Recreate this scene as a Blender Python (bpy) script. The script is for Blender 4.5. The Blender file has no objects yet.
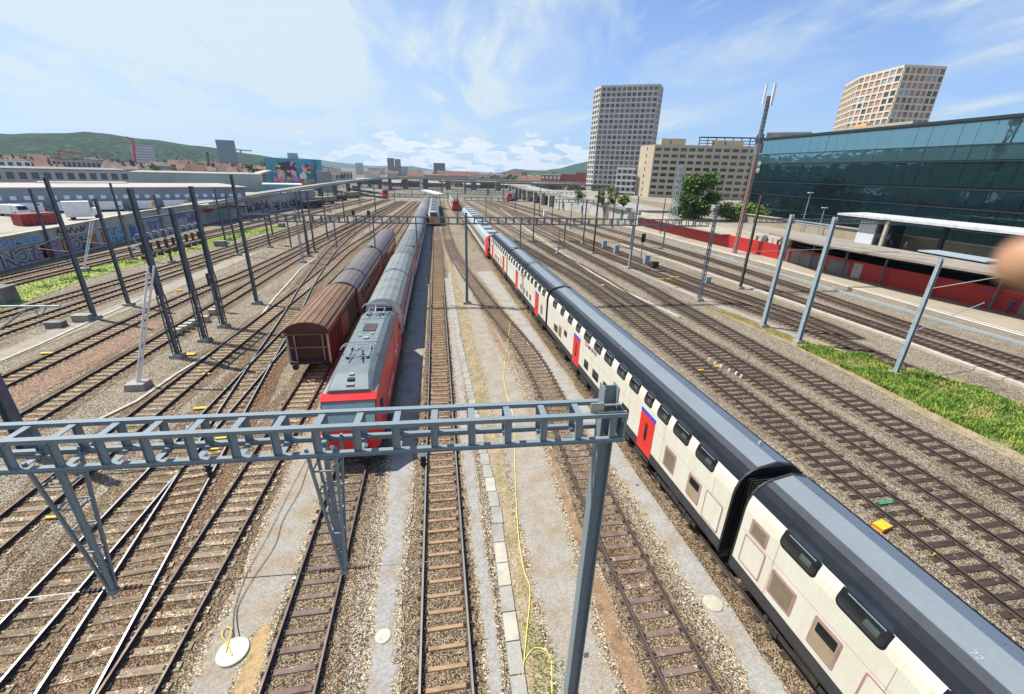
import bpy, math, random
from mathutils import Vector, Matrix
random.seed(7)
sc = bpy.context.scene
COL = sc.collection
R = math.radians

# ------------------------------------------------------------------ camera
FPX = 429.0; CX, CY = 512.0, 347.0; CAMZ = 14.0
nd = Vector((-32.0, 1053.0, 429.0)).normalized()
fd = Vector((435 - CX, 172 - CY, FPX)); fd -= nd * fd.dot(nd); fd.normalize()
rd = nd.cross(fd)
if rd.x < 0: rd = -rd
def ray(px, py):
    v = Vector((px - CX, py - CY, FPX)); return Vector((v.dot(rd), v.dot(fd), -v.dot(nd)))
def at(px, py, z=0.0):
    w = ray(px, py); return Vector((0, 0, CAMZ)) + w * ((z - CAMZ) / w.z)
def atY(px, py, Y):
    w = ray(px, py); return Vector((0, 0, CAMZ)) + w * (Y / w.y)
def atX(px, py, X):
    w = ray(px, py); return Vector((0, 0, CAMZ)) + w * (X / w.x)
def far(px, py, D):
    w = ray(px, py); return Vector((0, 0, CAMZ)) + w * (D / math.hypot(w.x, w.y))
cam_d = bpy.data.cameras.new('camera'); cam = bpy.data.objects.new('camera', cam_d); COL.objects.link(cam)
M = Matrix(((rd.x, -rd.y, -rd.z), (fd.x, -fd.y, -fd.z), (-nd.x, nd.y, nd.z)))
cam.matrix_world = Matrix.Translation((0, 0, CAMZ)) @ M.to_4x4()
cam_d.sensor_width = 36; cam_d.lens = FPX / 1024 * 36
cam_d.clip_start = 0.02; cam_d.clip_end = 30000
cam_d.dof.use_dof = True; cam_d.dof.focus_distance = 18.0; cam_d.dof.aperture_fstop = 3.6
sc.camera = cam

# ------------------------------------------------------------------ light, sky, exposure
SUN = Vector((-0.88, 0.475, 0.0)).normalized(); SUN_EL = R(58)
sun_vec = Vector((SUN.x * math.cos(SUN_EL), SUN.y * math.cos(SUN_EL), math.sin(SUN_EL)))
sd = bpy.data.lights.new('sun', 'SUN'); sd.energy = 5.0; sd.angle = R(0.55); sd.color = (1.0, 0.95, 0.87)
so = bpy.data.objects.new('sun', sd); COL.objects.link(so)
so.rotation_euler = sun_vec.to_track_quat('Z', 'Y').to_euler(); so.location = (-60, 40, 120)
sc.view_settings.view_transform = 'Standard'; sc.view_settings.look = 'None'
sc.view_settings.exposure = 0.66; sc.view_settings.gamma = 1.0
sc.view_settings.use_curve_mapping = False

world = bpy.data.worlds.new('World'); sc.world = world; world.use_nodes = True
def build_world():
    nt = world.node_tree; N = nt.nodes; L = nt.links; N.clear()
    def nn(t, **k):
        n = N.new(t)
        for a, b in k.items(): setattr(n, a, b)
        return n
    def math_(op, a, b=None, c=None):
        n = nn('ShaderNodeMath', operation=op)
        for i, v in enumerate((a, b, c)):
            if v is None: continue
            if isinstance(v, (int, float)): n.inputs[i].default_value = v
            else: L.new(v, n.inputs[i])
        return n.outputs[0]
    def ramp(x, pts):
        n = nn('ShaderNodeValToRGB'); e = n.color_ramp.elements
        while len(e) < len(pts): e.new(0.5)
        for i, (p, v) in enumerate(pts):
            e[i].position = p; e[i].color = (v, v, v, 1)
        L.new(x, n.inputs[0]); return n.outputs[0]
    sky = nn('ShaderNodeTexSky', sky_type='NISHITA'); sky.sun_disc = False
    sky.sun_elevation = SUN_EL; sky.sun_rotation = math.atan2(SUN.x, SUN.y)
    sky.altitude = 400; sky.air_density = 1.0; sky.dust_density = 0.6; sky.ozone_density = 1.6
    tc = nn('ShaderNodeTexCoord'); sep = nn('ShaderNodeSeparateXYZ'); L.new(tc.outputs['Generated'], sep.inputs[0])
    x, y, z = sep.outputs
    zc = math_('ADD', math_('MAXIMUM', z, 0.0), 0.10)
    u = math_('DIVIDE', x, zc); v = math_('DIVIDE', y, zc)
    cmb = nn('ShaderNodeCombineXYZ'); L.new(u, cmb.inputs[0]); L.new(v, cmb.inputs[1])
    mp = nn('ShaderNodeMapping'); mp.inputs['Rotation'].default_value = (0, 0, R(28)); mp.inputs['Scale'].default_value = (1.15, 0.42, 1)
    L.new(cmb.outputs[0], mp.inputs[0])
    n1 = nn('ShaderNodeTexNoise'); n1.inputs['Scale'].default_value = 1.1; n1.inputs['Detail'].default_value = 9; n1.inputs['Roughness'].default_value = 0.62; n1.inputs['Distortion'].default_value = 0.7
    L.new(mp.outputs[0], n1.inputs['Vector'])
    n2 = nn('ShaderNodeTexNoise'); n2.inputs['Scale'].default_value = 0.45; n2.inputs['Detail'].default_value = 3
    L.new(cmb.outputs[0], n2.inputs['Vector'])
    # thin veil, thicker towards the sun side and the horizon
    side = ramp(math_('ADD', math_('MULTIPLY', math_('SUBTRACT', math_('MULTIPLY', y, 0.15), x), 0.5), 0.5), [(0.15, 0.0), (0.40, 0.10), (0.56, 0.62), (0.75, 1.0)])
    streak = ramp(n1.outputs[0], [(0.44, 0.0), (0.53, 0.30), (0.66, 1.0)])
    patch = ramp(n2.outputs[0], [(0.35, 0.15), (0.65, 1.0)])
    low = ramp(z, [(0.0, 0.45), (0.10, 0.75), (0.3, 0.35), (0.7, 0.0)])
    a = math_('ADD', math_('MULTIPLY', math_('MULTIPLY', streak, patch), 1.15), math_('MULTIPLY', side, math_('ADD', math_('MULTIPLY', streak, 0.60), 0.40)))
    a = math_('ADD', a, math_('MULTIPLY', low, 0.5))
    a = math_('MINIMUM', a, 0.97)
    # small cumulus band low over the horizon
    az = nn('ShaderNodeMath', operation='ARCTAN2'); L.new(x, az.inputs[0]); L.new(y, az.inputs[1])
    c2 = nn('ShaderNodeCombineXYZ'); L.new(math_('MULTIPLY', az.outputs[0], 13.0), c2.inputs[0]); L.new(math_('MULTIPLY', z, 42.0), c2.inputs[1])
    n3 = nn('ShaderNodeTexNoise'); n3.inputs['Scale'].default_value = 1.3; n3.inputs['Detail'].default_value = 8; n3.inputs['Roughness'].default_value = 0.55
    L.new(c2.outputs[0], n3.inputs['Vector'])
    band = ramp(z, [(0.0, 1.0), (0.045, 0.97), (0.075, 0.70), (0.11, 0.0)])
    azm = ramp(math_('ADD', math_('MULTIPLY', az.outputs[0], 0.5), 0.5), [(0.20, 0.25), (0.36, 0.75), (0.47, 1.0), (0.66, 1.0), (0.8, 0.5)])
    cu = ramp(math_('ADD', n3.outputs[0], math_('MULTIPLY', math_('SUBTRACT', math_('MULTIPLY', band, azm), 1.0), 0.55)), [(0.43, 0.0), (0.465, 0.9), (0.56, 1.0)])
    shade = ramp(n3.outputs[0], [(0.48, 1.0), (0.70, 0.70)])
    veil = nn('ShaderNodeMixRGB'); L.new(a, veil.inputs[0]); sb = nn('ShaderNodeMixRGB', blend_type='MULTIPLY'); sb.inputs[0].default_value = 1; L.new(sky.outputs[0], sb.inputs[1]); sb.inputs[2].default_value = (0.56, 1.04, 1.78, 1); L.new(sb.outputs[0], veil.inputs[1]); veil.inputs[2].default_value = (7.4, 8.6, 9.2, 1)
    cc = nn('ShaderNodeMixRGB', blend_type='MULTIPLY'); cc.inputs[0].default_value = 1; cc.inputs[1].default_value = (12.5, 12.6, 12.6, 1); L.new(shade, cc.inputs[2])
    m2 = nn('ShaderNodeMixRGB'); L.new(cu, m2.inputs[0]); L.new(veil.outputs[0], m2.inputs[1]); L.new(cc.outputs[0], m2.inputs[2])
    bg = nn('ShaderNodeBackground'); bg.inputs[1].default_value = 0.062; L.new(m2.outputs[0], bg.inputs[0])
    out = nn('ShaderNodeOutputWorld'); L.new(bg.outputs[0], out.inputs[0])
build_world()

# ------------------------------------------------------------------ helpers
class MB:
    def __init__(s): s.v = []; s.f = []; s.mi = []
    def face(s, pts, mi=0):
        b = len(s.v); s.v += [tuple(p) for p in pts]; s.f.append(tuple(range(b, b + len(pts)))); s.mi.append(mi); return s
    def box(s, x0, x1, y0, y1, z0, z1, mi=0):
        b = len(s.v)
        s.v += [(x0,y0,z0),(x1,y0,z0),(x1,y1,z0),(x0,y1,z0),(x0,y0,z1),(x1,y0,z1),(x1,y1,z1),(x0,y1,z1)]
        for q in ((0,3,2,1),(4,5,6,7),(0,1,5,4),(1,2,6,5),(2,3,7,6),(3,0,4,7)): s.f.append(tuple(b + i for i in q)); s.mi.append(mi)
        return s
    def hull(s, bot, top, mi=0):
        n = len(bot); b = len(s.v); s.v += [tuple(p) for p in bot] + [tuple(p) for p in top]
        s.f.append(tuple(b + i for i in reversed(range(n)))); s.mi.append(mi)
        s.f.append(tuple(b + n + i for i in range(n))); s.mi.append(mi)
        for i in range(n):
            j = (i + 1) % n; s.f.append((b + i, b + j, b + n + j, b + n + i)); s.mi.append(mi)
        return s
    def beam(s, p, q, w, h=None, up=(0, 0, 1), mi=0):
        h = h or w; p = Vector(p); q = Vector(q); d = (q - p).normalized(); u = Vector(up)
        if abs(d.dot(u)) > 0.98: u = Vector((0, 1, 0))
        a = d.cross(u).normalized() * w / 2; c = a.cross(d).normalized() * h / 2
        return s.hull([p - a - c, p + a - c, p + a + c, p - a + c], [q - a - c, q + a - c, q + a + c, q - a + c], mi)
    def tube(s, pts, r, n=8, mi=0, caps=True):
        pts = [Vector(p) for p in pts]; rs = r if isinstance(r, (list, tuple)) else [r] * len(pts)
        b = len(s.v)
        for i, p in enumerate(pts):
            d = (pts[min(i + 1, len(pts) - 1)] - pts[max(i - 1, 0)]).normalized()
            u = Vector((0, 0, 1)) if abs(d.z) < 0.9 else Vector((1, 0, 0))
            a = d.cross(u).normalized(); c = a.cross(d)
            for k in range(n):
                t = 2 * math.pi * k / n; s.v.append(tuple(p + (a * math.cos(t) + c * math.sin(t)) * rs[i]))
        for i in range(len(pts) - 1):
            for k in range(n):
                j = (k + 1) % n; s.f.append((b + i*n + k, b + i*n + j, b + (i+1)*n + j, b + (i+1)*n + k)); s.mi.append(mi)
        if caps:
            s.f.append(tuple(b + k for k in reversed(range(n)))); s.mi.append(mi)
            s.f.append(tuple(b + (len(pts)-1)*n + k for k in range(n))); s.mi.append(mi)
        return s
    def loft(s, secs, mis=None, closed=False, caps=False, mi=0):
        n = len(secs[0]); b = len(s.v)
        for q in secs: s.v += [tuple(p) for p in q]
        m = n if closed else n - 1
        for i in range(len(secs) - 1):
            for k in range(m):
                j = (k + 1) % n; s.f.append((b + i*n + k, b + i*n + j, b + (i+1)*n + j, b + (i+1)*n + k)); s.mi.append(mis[k] if mis else mi)
        if caps:
            s.f.append(tuple(b + k for k in range(n))); s.mi.append(mi)
            s.f.append(tuple(b + (len(secs)-1)*n + k for k in reversed(range(n)))); s.mi.append(mi)
        return s
    def build(s, name, mats, parent=None, world=False, smooth=False):
        me = bpy.data.meshes.new(name); v = s.v
        if world and parent is not None:
            o_ = parent_world(parent); v = [(p[0]-o_.x, p[1]-o_.y, p[2]-o_.z) for p in v]
        me.from_pydata(v, [], s.f)
        if not isinstance(mats, (list, tuple)): mats = [mats]
        for m in mats: me.materials.append(m)
        if len(mats) > 1: me.polygons.foreach_set('material_index', s.mi)
        if smooth: me.polygons.foreach_set('use_smooth', [True] * len(me.polygons))
        me.update()
        o = bpy.data.objects.new(name, me); COL.objects.link(o)
        if parent is not None: o.parent = parent
        return o
def parent_world(p):
    l = Vector((0, 0, 0))
    while p is not None: l = l + p.location; p = p.parent
    return l
def tag(o, label=None, cat=None, group=None, kind=None):
    if label: o['label'] = label
    if cat: o['category'] = cat
    if group: o['group'] = group
    if kind: o['kind'] = kind
    return o
def thing(name, label, cat, loc=(0, 0, 0), rz=0.0, group=None):
    o = bpy.data.objects.new(name, None); COL.objects.link(o); o.location = loc; o.rotation_euler = (0, 0, rz)
    o.empty_display_size = 0.3
    return tag(o, label, cat, group)
def struct(name, mb, m):
    return tag(mb.build(name, m), kind='structure')
def copy_tree(o, parent=None):
    c = o.copy(); COL.objects.link(c); c.parent = parent
    for ch in list(o.children): copy_tree(ch, c)
    return c

MATS = {}
def mat(name, col, rough=0.6, metal=0.0, var=0.18, scale=1.5, col2=None, thr=(0.45, 0.7), bump=0.0, stretch=(1, 1, 1), spec=0.5, fine=0.0, coord='pos', bscale=None, alpha=None):
    if name in MATS: return MATS[name]
    m = bpy.data.materials.new(name); m.use_nodes = True; nt = m.node_tree; N = nt.nodes; L = nt.links
    p = N['Principled BSDF']; p.inputs['Roughness'].default_value = rough; p.inputs['Metallic'].default_value = metal
    p.inputs['Specular IOR Level'].default_value = spec
    if coord == 'pos': g = N.new('ShaderNodeNewGeometry').outputs['Position']
    else: g = N.new('ShaderNodeTexCoord').outputs['Object']
    mp = N.new('ShaderNodeMapping'); mp.inputs['Scale'].default_value = stretch; L.new(g, mp.inputs[0])
    n = N.new('ShaderNodeTexNoise'); n.inputs['Scale'].default_value = scale; n.inputs['Detail'].default_value = 6; n.inputs['Roughness'].default_value = 0.6
    L.new(mp.outputs[0], n.inputs['Vector'])
    mx = N.new('ShaderNodeMixRGB')
    c2 = col2 or tuple(c * (1 - 2 * var) for c in col)
    mx.inputs[1].default_value = (*col, 1); mx.inputs[2].default_value = (*c2, 1)
    rp = N.new('ShaderNodeMapRange'); rp.inputs[1].default_value = thr[0]; rp.inputs[2].default_value = thr[1]
    L.new(n.outputs[0], rp.inputs[0]); L.new(rp.outputs[0], mx.inputs[0]); out = mx.outputs[0]
    if fine:
        n2 = N.new('ShaderNodeTexNoise'); n2.inputs['Scale'].default_value = scale * 14; n2.inputs['Detail'].default_value = 3
        L.new(mp.outputs[0], n2.inputs['Vector'])
        r2 = N.new('ShaderNodeMapRange'); r2.inputs[1].default_value = 0.3; r2.inputs[2].default_value = 0.7; r2.inputs[3].default_value = 1 - fine; r2.inputs[4].default_value = 1 + fine
        L.new(n2.outputs[0], r2.inputs[0])
        m2 = N.new('ShaderNodeMixRGB'); m2.blend_type = 'MULTIPLY'; m2.inputs[0].default_value = 1; L.new(out, m2.inputs[1]); L.new(r2.outputs[0], m2.inputs[2]); out = m2.outputs[0]
    L.new(out, p.inputs['Base Color'])
    r3 = N.new('ShaderNodeMapRange'); r3.inputs[3].default_value = max(0.02, rough - 0.08); r3.inputs[4].default_value = min(1, rough + 0.12)
    L.new(n.outputs[0], r3.inputs[0]); L.new(r3.outputs[0], p.inputs['Roughness'])
    if bump:
        b = N.new('ShaderNodeBump'); b.inputs['Strength'].default_value = bump; b.inputs['Distance'].default_value = 0.02
        nb = N.new('ShaderNodeTexNoise'); nb.inputs['Scale'].default_value = bscale or scale * 8; nb.inputs['Detail'].default_value = 4; L.new(mp.outputs[0], nb.inputs['Vector'])
        L.new(nb.outputs[0], b.inputs['Height']); L.new(b.outputs[0], p.inputs['Normal'])
    MATS[name] = m; return m

def stone_mat(name, cols, cell=27.0, gap=0.45, big=0.18, tint=(1, 1, 1), tint2=(0.6, 0.5, 0.4), tscale=0.35, tthr=(0.5, 0.72), bump=0.6, tstretch=(1, 0.35, 1)):
    m = bpy.data.materials.new(name); m.use_nodes = True; nt = m.node_tree; N = nt.nodes; L = nt.links
    p = N['Principled BSDF']; p.inputs['Roughness'].default_value = 0.9; p.inputs['Specular IOR Level'].default_value = 0.2
    g = N.new('ShaderNodeNewGeometry').outputs['Position']
    wn = N.new('ShaderNodeTexNoise'); wn.inputs['Scale'].default_value = 9; L.new(g, wn.inputs['Vector'])
    wa = N.new('ShaderNodeMixRGB'); wa.blend_type = 'ADD'; wa.inputs[0].default_value = 0.03; L.new(g, wa.inputs[1]); L.new(wn.outputs['Color'], wa.inputs[2])
    vo = N.new('ShaderNodeTexVoronoi'); vo.inputs['Scale'].default_value = cell; L.new(wa.outputs[0], vo.inputs['Vector'])
    sp = N.new('ShaderNodeSeparateColor'); L.new(vo.outputs['Color'], sp.inputs[0])
    rp = N.new('ShaderNodeValToRGB'); e = rp.color_ramp.elements
    while len(e) < len(cols): e.new(0.5)
    for i, c in enumerate(cols): e[i].position = i / (len(cols) - 1); e[i].color = (*c, 1)
    L.new(sp.outputs[0], rp.inputs[0])
    gp = N.new('ShaderNodeMapRange'); gp.inputs[1].default_value = 0.35; gp.inputs[2].default_value = 0.75; gp.inputs[3].default_value = 1; gp.inputs[4].default_value = 1 - gap
    L.new(vo.outputs['Distance'], gp.inputs[0])
    m1 = N.new('ShaderNodeMixRGB'); m1.blend_type = 'MULTIPLY'; m1.inputs[0].default_value = 1; L.new(rp.outputs[0], m1.inputs[1]); L.new(gp.outputs[0], m1.inputs[2])
    mp = N.new('ShaderNodeMapping'); mp.inputs['Scale'].default_value = tstretch; L.new(g, mp.inputs[0])
    bn = N.new('ShaderNodeTexNoise'); bn.inputs['Scale'].default_value = tscale; bn.inputs['Detail'].default_value = 8; bn.inputs['Roughness'].default_value = 0.65; L.new(mp.outputs[0], bn.inputs['Vector'])
    br = N.new('ShaderNodeMapRange'); br.inputs[1].default_value = tthr[0]; br.inputs[2].default_value = tthr[1]; L.new(bn.outputs[0], br.inputs[0])
    tm = N.new('ShaderNodeMixRGB'); tm.inputs[1].default_value = (*tint, 1); tm.inputs[2].default_value = (*tint2, 1); L.new(br.outputs[0], tm.inputs[0])
    m2 = N.new('ShaderNodeMixRGB'); m2.blend_type = 'MULTIPLY'; m2.inputs[0].default_value = 1; L.new(m1.outputs[0], m2.inputs[1]); L.new(tm.outputs[0], m2.inputs[2])
    b2 = N.new('ShaderNodeTexNoise'); b2.inputs['Scale'].default_value = 1.7; b2.inputs['Detail'].default_value = 5; L.new(g, b2.inputs['Vector'])
    b3 = N.new('ShaderNodeMapRange'); b3.inputs[1].default_value = 0.3; b3.inputs[2].default_value = 0.7; b3.inputs[3].default_value = 1 - big; b3.inputs[4].default_value = 1 + big * 0.7; L.new(b2.outputs[0], b3.inputs[0])
    m3 = N.new('ShaderNodeMixRGB'); m3.blend_type = 'MULTIPLY'; m3.inputs[0].default_value = 1; L.new(m2.outputs[0], m3.inputs[1]); L.new(b3.outputs[0], m3.inputs[2])
    L.new(m3.outputs[0], p.inputs['Base Color'])
    if bump:
        b = N.new('ShaderNodeBump'); b.invert = True; b.inputs['Strength'].default_value = bump; b.inputs['Distance'].default_value = 0.05; L.new(vo.outputs['Distance'], b.inputs['Height']); L.new(b.outputs[0], p.inputs['Normal'])
    MATS[name] = m; return m

STONE = [(0.035, 0.028, 0.022), (0.10, 0.08, 0.06), (0.21, 0.175, 0.13), (0.32, 0.27, 0.195), (0.47, 0.42, 0.33), (0.72, 0.67, 0.56)]
BROWN = [(0.04, 0.028, 0.02), (0.12, 0.085, 0.06), (0.20, 0.15, 0.105), (0.29, 0.225, 0.16), (0.46, 0.40, 0.31)]
m_ground = stone_mat('ballast_ground', STONE, cell=27, tint=(0.93, 0.89, 0.84), tint2=(0.58, 0.50, 0.42))
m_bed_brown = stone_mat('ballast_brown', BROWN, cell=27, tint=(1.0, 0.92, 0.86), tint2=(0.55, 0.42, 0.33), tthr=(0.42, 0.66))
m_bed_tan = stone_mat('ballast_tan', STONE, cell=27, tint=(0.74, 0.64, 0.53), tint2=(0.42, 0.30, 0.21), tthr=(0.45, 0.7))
m_bed_rust = stone_mat('ballast_rust', STONE, cell=27, tint=(0.70, 0.55, 0.44), tint2=(0.50, 0.31, 0.21), tthr=(0.40, 0.68))
m_path = mat('gravel_path', (0.275, 0.255, 0.22), 0.9, var=0.14, scale=1.1, col2=(0.25, 0.20, 0.14), thr=(0.42, 0.66), fine=0.22, bump=0.3, bscale=40, spec=0.2)
m_pathgrey = mat('grey_path', (0.275, 0.268, 0.25), 0.9, var=0.1, scale=0.8, col2=(0.24, 0.20, 0.15), thr=(0.46, 0.70), fine=0.20, bump=0.2, bscale=40, spec=0.2)
m_conc = mat('concrete', (0.30, 0.285, 0.25), 0.85, var=0.18, scale=0.9, fine=0.12, bump=0.15, spec=0.3)
m_conc_l = mat('concrete_light', (0.41, 0.38, 0.31), 0.85, var=0.14, scale=1.4, fine=0.1, spec=0.3)
m_conc_d = mat('concrete_dark', (0.22, 0.21, 0.19), 0.85, var=0.2, scale=0.6, fine=0.12, spec=0.3)
m_galv = mat('galvanised_steel', (0.165, 0.21, 0.235), 0.45, 0.0, col2=(0.16, 0.12, 0.085), thr=(.60, .78), scale=3.0, fine=0.08)
m_galv_l = mat('galvanised_light', (0.30, 0.36, 0.40), 0.5, 0.0, var=0.12, scale=3.0, fine=0.06)
m_mast = mat('mast_steel', (0.115, 0.14, 0.165), 0.55, 0.0, var=0.2, scale=2.0, fine=0.1)
m_mast_b = mat('mast_brown', (0.10, 0.075, 0.055), 0.6, 0.2, var=0.25, scale=2.0)
m_rust = mat('rust', (0.05, 0.031, 0.023), 0.75, 0.1, var=0.3, scale=3, fine=0.2)
m_railtop = mat('rail_top', (0.50, 0.49, 0.47), 0.32, 0.75, var=0.15, scale=1)
m_railtop_mid = mat('rail_top_mid', (0.30, 0.27, 0.24), 0.4, 0.6, var=0.15, scale=1)
m_railtop_d = mat('rail_top_dull', (0.13, 0.10, 0.08), 0.5, 0.5, var=0.2, scale=1)
m_slw = mat('sleeper_wood', (0.115, 0.085, 0.056), 0.9, col2=(0.22, 0.17, 0.115), thr=(.38, .62), scale=2.2, fine=0.25, stretch=(0.6, 6, 1), spec=0.1)
m_slw_l = mat('sleeper_weathered', (0.26, 0.205, 0.15), 0.9, var=0.2, scale=2.0, col2=(0.13, 0.095, 0.068), fine=0.22, stretch=(0.6, 6, 1), spec=0.1)
m_sld = mat('sleeper_dark', (0.05, 0.038, 0.032), 0.9, var=0.25, scale=1.6, fine=0.25, stretch=(0.6, 6, 1), spec=0.15)
m_slp = mat('sleeper_purple', (0.17, 0.12, 0.10), 0.8, var=0.2, scale=2, fine=0.15, spec=0.2)
m_slo = mat('sleeper_steel', (0.33, 0.21, 0.125), 0.75, var=0.18, scale=2, fine=0.15, spec=0.2)
m_black = mat('black_rubber', (0.012, 0.012, 0.013), 0.6, var=0.2)
m_under = mat('underframe', (0.045, 0.038, 0.033), 0.7, 0.1, var=0.3, scale=3)
m_glass = mat('dark_glass', (0.012, 0.016, 0.02), 0.08, 0.0, var=0.3, scale=1.5, spec=0.8)
m_white = mat('white_paint', (0.74, 0.74, 0.72), 0.5, var=0.08)
m_yellow = mat('yellow_paint', (0.72, 0.42, 0.03), 0.55, var=0.15)
m_orange = mat('orange_paint', (0.80, 0.30, 0.03), 0.5, var=0.1)
m_insul = mat('insulator_brown', (0.07, 0.022, 0.014), 0.25, var=0.1)
m_grass = mat('grass_blades', (0.13, 0.235, 0.04), 0.75, var=0.3, scale=0.9, col2=(0.30, 0.37, 0.07), thr=(0.42, 0.66), fine=0.45, spec=0.15)
m_grass_dry = mat('dry_grass', (0.34, 0.33, 0.08), 0.85, var=0.2, scale=0.8, col2=(0.42, 0.31, 0.13), thr=(0.4, 0.65), fine=0.3, spec=0.15)
m_soil = mat('mossy_soil', (0.20, 0.175, 0.085), 0.95, var=0.2, scale=1.0, col2=(0.30, 0.235, 0.155), thr=(0.36, 0.58), fine=0.45, spec=0.1)

def cover_gravel(m, lo, hi, sc_=2.2, tint=(1, .9, .76)):
    nt = m.node_tree; N = nt.nodes; L = nt.links; p = N['Principled BSDF']; src = p.inputs['Base Color'].links[0].from_socket
    g = N.new('ShaderNodeNewGeometry').outputs['Position']
    vo = N.new('ShaderNodeTexVoronoi'); vo.inputs['Scale'].default_value = 27; L.new(g, vo.inputs['Vector']); sp = N.new('ShaderNodeSeparateColor'); L.new(vo.outputs['Color'], sp.inputs[0])
    rp_ = N.new('ShaderNodeValToRGB'); e = rp_.color_ramp.elements
    while len(e) < len(STONE): e.new(0.5)
    for i, c in enumerate(STONE): e[i].position = i / (len(STONE) - 1); e[i].color = (c[0]*tint[0], c[1]*tint[1], c[2]*tint[2], 1)
    L.new(sp.outputs[0], rp_.inputs[0])
    n = N.new('ShaderNodeTexNoise'); n.inputs['Scale'].default_value = sc_; n.inputs['Detail'].default_value = 7; n.inputs['Roughness'].default_value = .75; L.new(g, n.inputs['Vector'])
    r_ = N.new('ShaderNodeMapRange'); r_.inputs[1].default_value = lo; r_.inputs[2].default_value = hi; L.new(n.outputs[0], r_.inputs[0])
    mx = N.new('ShaderNodeMixRGB'); L.new(r_.outputs[0], mx.inputs[0]); L.new(src, mx.inputs[1]); L.new(rp_.outputs[0], mx.inputs[2]); L.new(mx.outputs[0], p.inputs['Base Color'])
cover_gravel(m_slw, .50, .56); cover_gravel(m_slw_l, .47, .53); cover_gravel(m_slp, .56, .62); cover_gravel(m_sld, .58, .66)
# ------------------------------------------------------------------ ground
g = MB(); S = 9000
g.face([(-S, -300, 0), (S, -300, 0), (S, 12000, 0), (-S, 12000, 0)])
struct('ground', g, m_ground)
far_town = MB(); far_town.face([(-S, 245, .07), (S, 245, .07), (S, 12000, .07), (-S, 12000, .07)])
struct('distant_ground', far_town, mat('town_ground', (0.12, 0.115, 0.09), 0.95, var=0.25, scale=0.012, col2=(0.19, 0.17, 0.14), fine=0.4, spec=0.1))

def strip(name, pts, z, m, jit=0.0, step=0.25, thick=0.0):
    """pts: list of (y, x_left, x_right); five columns, the outer ones feathering into the ballast"""
    L_ = []; y = pts[0][0]; jl = jr = 0
    while y <= pts[-1][0] + 1e-6:
        for i in range(len(pts) - 1):
            if pts[i][0] <= y <= pts[i+1][0] + 1e-6: break
        t = (y - pts[i][0]) / (pts[i+1][0] - pts[i][0])
        a = pts[i][1] * (1-t) + pts[i+1][1] * t; b = pts[i][2] * (1-t) + pts[i+1][2] * t
        jl = jl * 0.7 + random.uniform(-jit, jit) * .6; jr = jr * 0.7 + random.uniform(-jit, jit) * .6
        w = min(.28, (b - a) * .35); a += jl; b += jr
        L_.append([(a - w*.9, y, z), (a + w*.6, y, z), ((a+b)/2, y, z), (b - w*.6, y, z), (b + w*.9, y, z)]); y += step
    s = MB(); s.loft(L_); s.edge = [0.0, .8, 1.0, .8, 0.0] * len(L_); return s
def edge_struct(name, mb, m):
    o = tag(mb.build(name, m), kind='structure')
    if hasattr(mb, 'edge'):
        at_ = o.data.attributes.new('edge', 'FLOAT', 'POINT'); at_.data.foreach_set('value', mb.edge)
    return o
def soften(m, stone):
    """blend a path material into ballast stones at the strip's feathered margins and in worn patches"""
    nt = m.node_tree; N = nt.nodes; L = nt.links; p = N['Principled BSDF']; src = p.inputs['Base Color'].links[0].from_socket
    g = N.new('ShaderNodeNewGeometry').outputs['Position']
    vo = N.new('ShaderNodeTexVoronoi'); vo.inputs['Scale'].default_value = 27; L.new(g, vo.inputs['Vector']); sp = N.new('ShaderNodeSeparateColor'); L.new(vo.outputs['Color'], sp.inputs[0])
    rp_ = N.new('ShaderNodeValToRGB'); e = rp_.color_ramp.elements
    while len(e) < len(stone): e.new(0.5)
    for i, c in enumerate(stone): e[i].position = i / (len(stone) - 1); e[i].color = (c[0], c[1]*.92, c[2]*.81, 1)
    L.new(sp.outputs[0], rp_.inputs[0])
    gp = N.new('ShaderNodeMapRange'); gp.inputs[1].default_value = .35; gp.inputs[2].default_value = .75; gp.inputs[3].default_value = 1; gp.inputs[4].default_value = .55; L.new(vo.outputs['Distance'], gp.inputs[0])
    mg_ = N.new('ShaderNodeMixRGB'); mg_.blend_type = 'MULTIPLY'; mg_.inputs[0].default_value = 1; L.new(rp_.outputs[0], mg_.inputs[1]); L.new(gp.outputs[0], mg_.inputs[2])
    at_ = N.new('ShaderNodeAttribute'); at_.attribute_name = 'edge'
    n = N.new('ShaderNodeTexNoise'); n.inputs['Scale'].default_value = 2.6; n.inputs['Detail'].default_value = 9; n.inputs['Roughness'].default_value = .78; L.new(g, n.inputs['Vector'])
    a = N.new('ShaderNodeMath'); a.operation = 'MULTIPLY_ADD'; a.inputs[1].default_value = 3.2; a.inputs[2].default_value = -1.95; L.new(n.outputs[0], a.inputs[0])
    b = N.new('ShaderNodeMath'); b.operation = 'MULTIPLY_ADD'; b.inputs[1].default_value = 1.3; L.new(at_.outputs['Fac'], b.inputs[0]); L.new(a.outputs[0], b.inputs[2])
    r_ = N.new('ShaderNodeMapRange'); r_.inputs[1].default_value = .05; r_.inputs[2].default_value = .55; L.new(b.outputs[0], r_.inputs[0])
    mx = N.new('ShaderNodeMixRGB'); L.new(r_.outputs[0], mx.inputs[0]); L.new(mg_.outputs[0], mx.inputs[1]); L.new(src, mx.inputs[2]); L.new(mx.outputs[0], p.inputs['Base Color'])
m_dead = mat('dead_grass', (0.36, 0.25, 0.12), .95, var=.2, scale=3, fine=.3)
m_rustsoil = mat('rust_soil', (0.24, 0.15, 0.085), .95, var=.25, scale=2, fine=.4)
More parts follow.
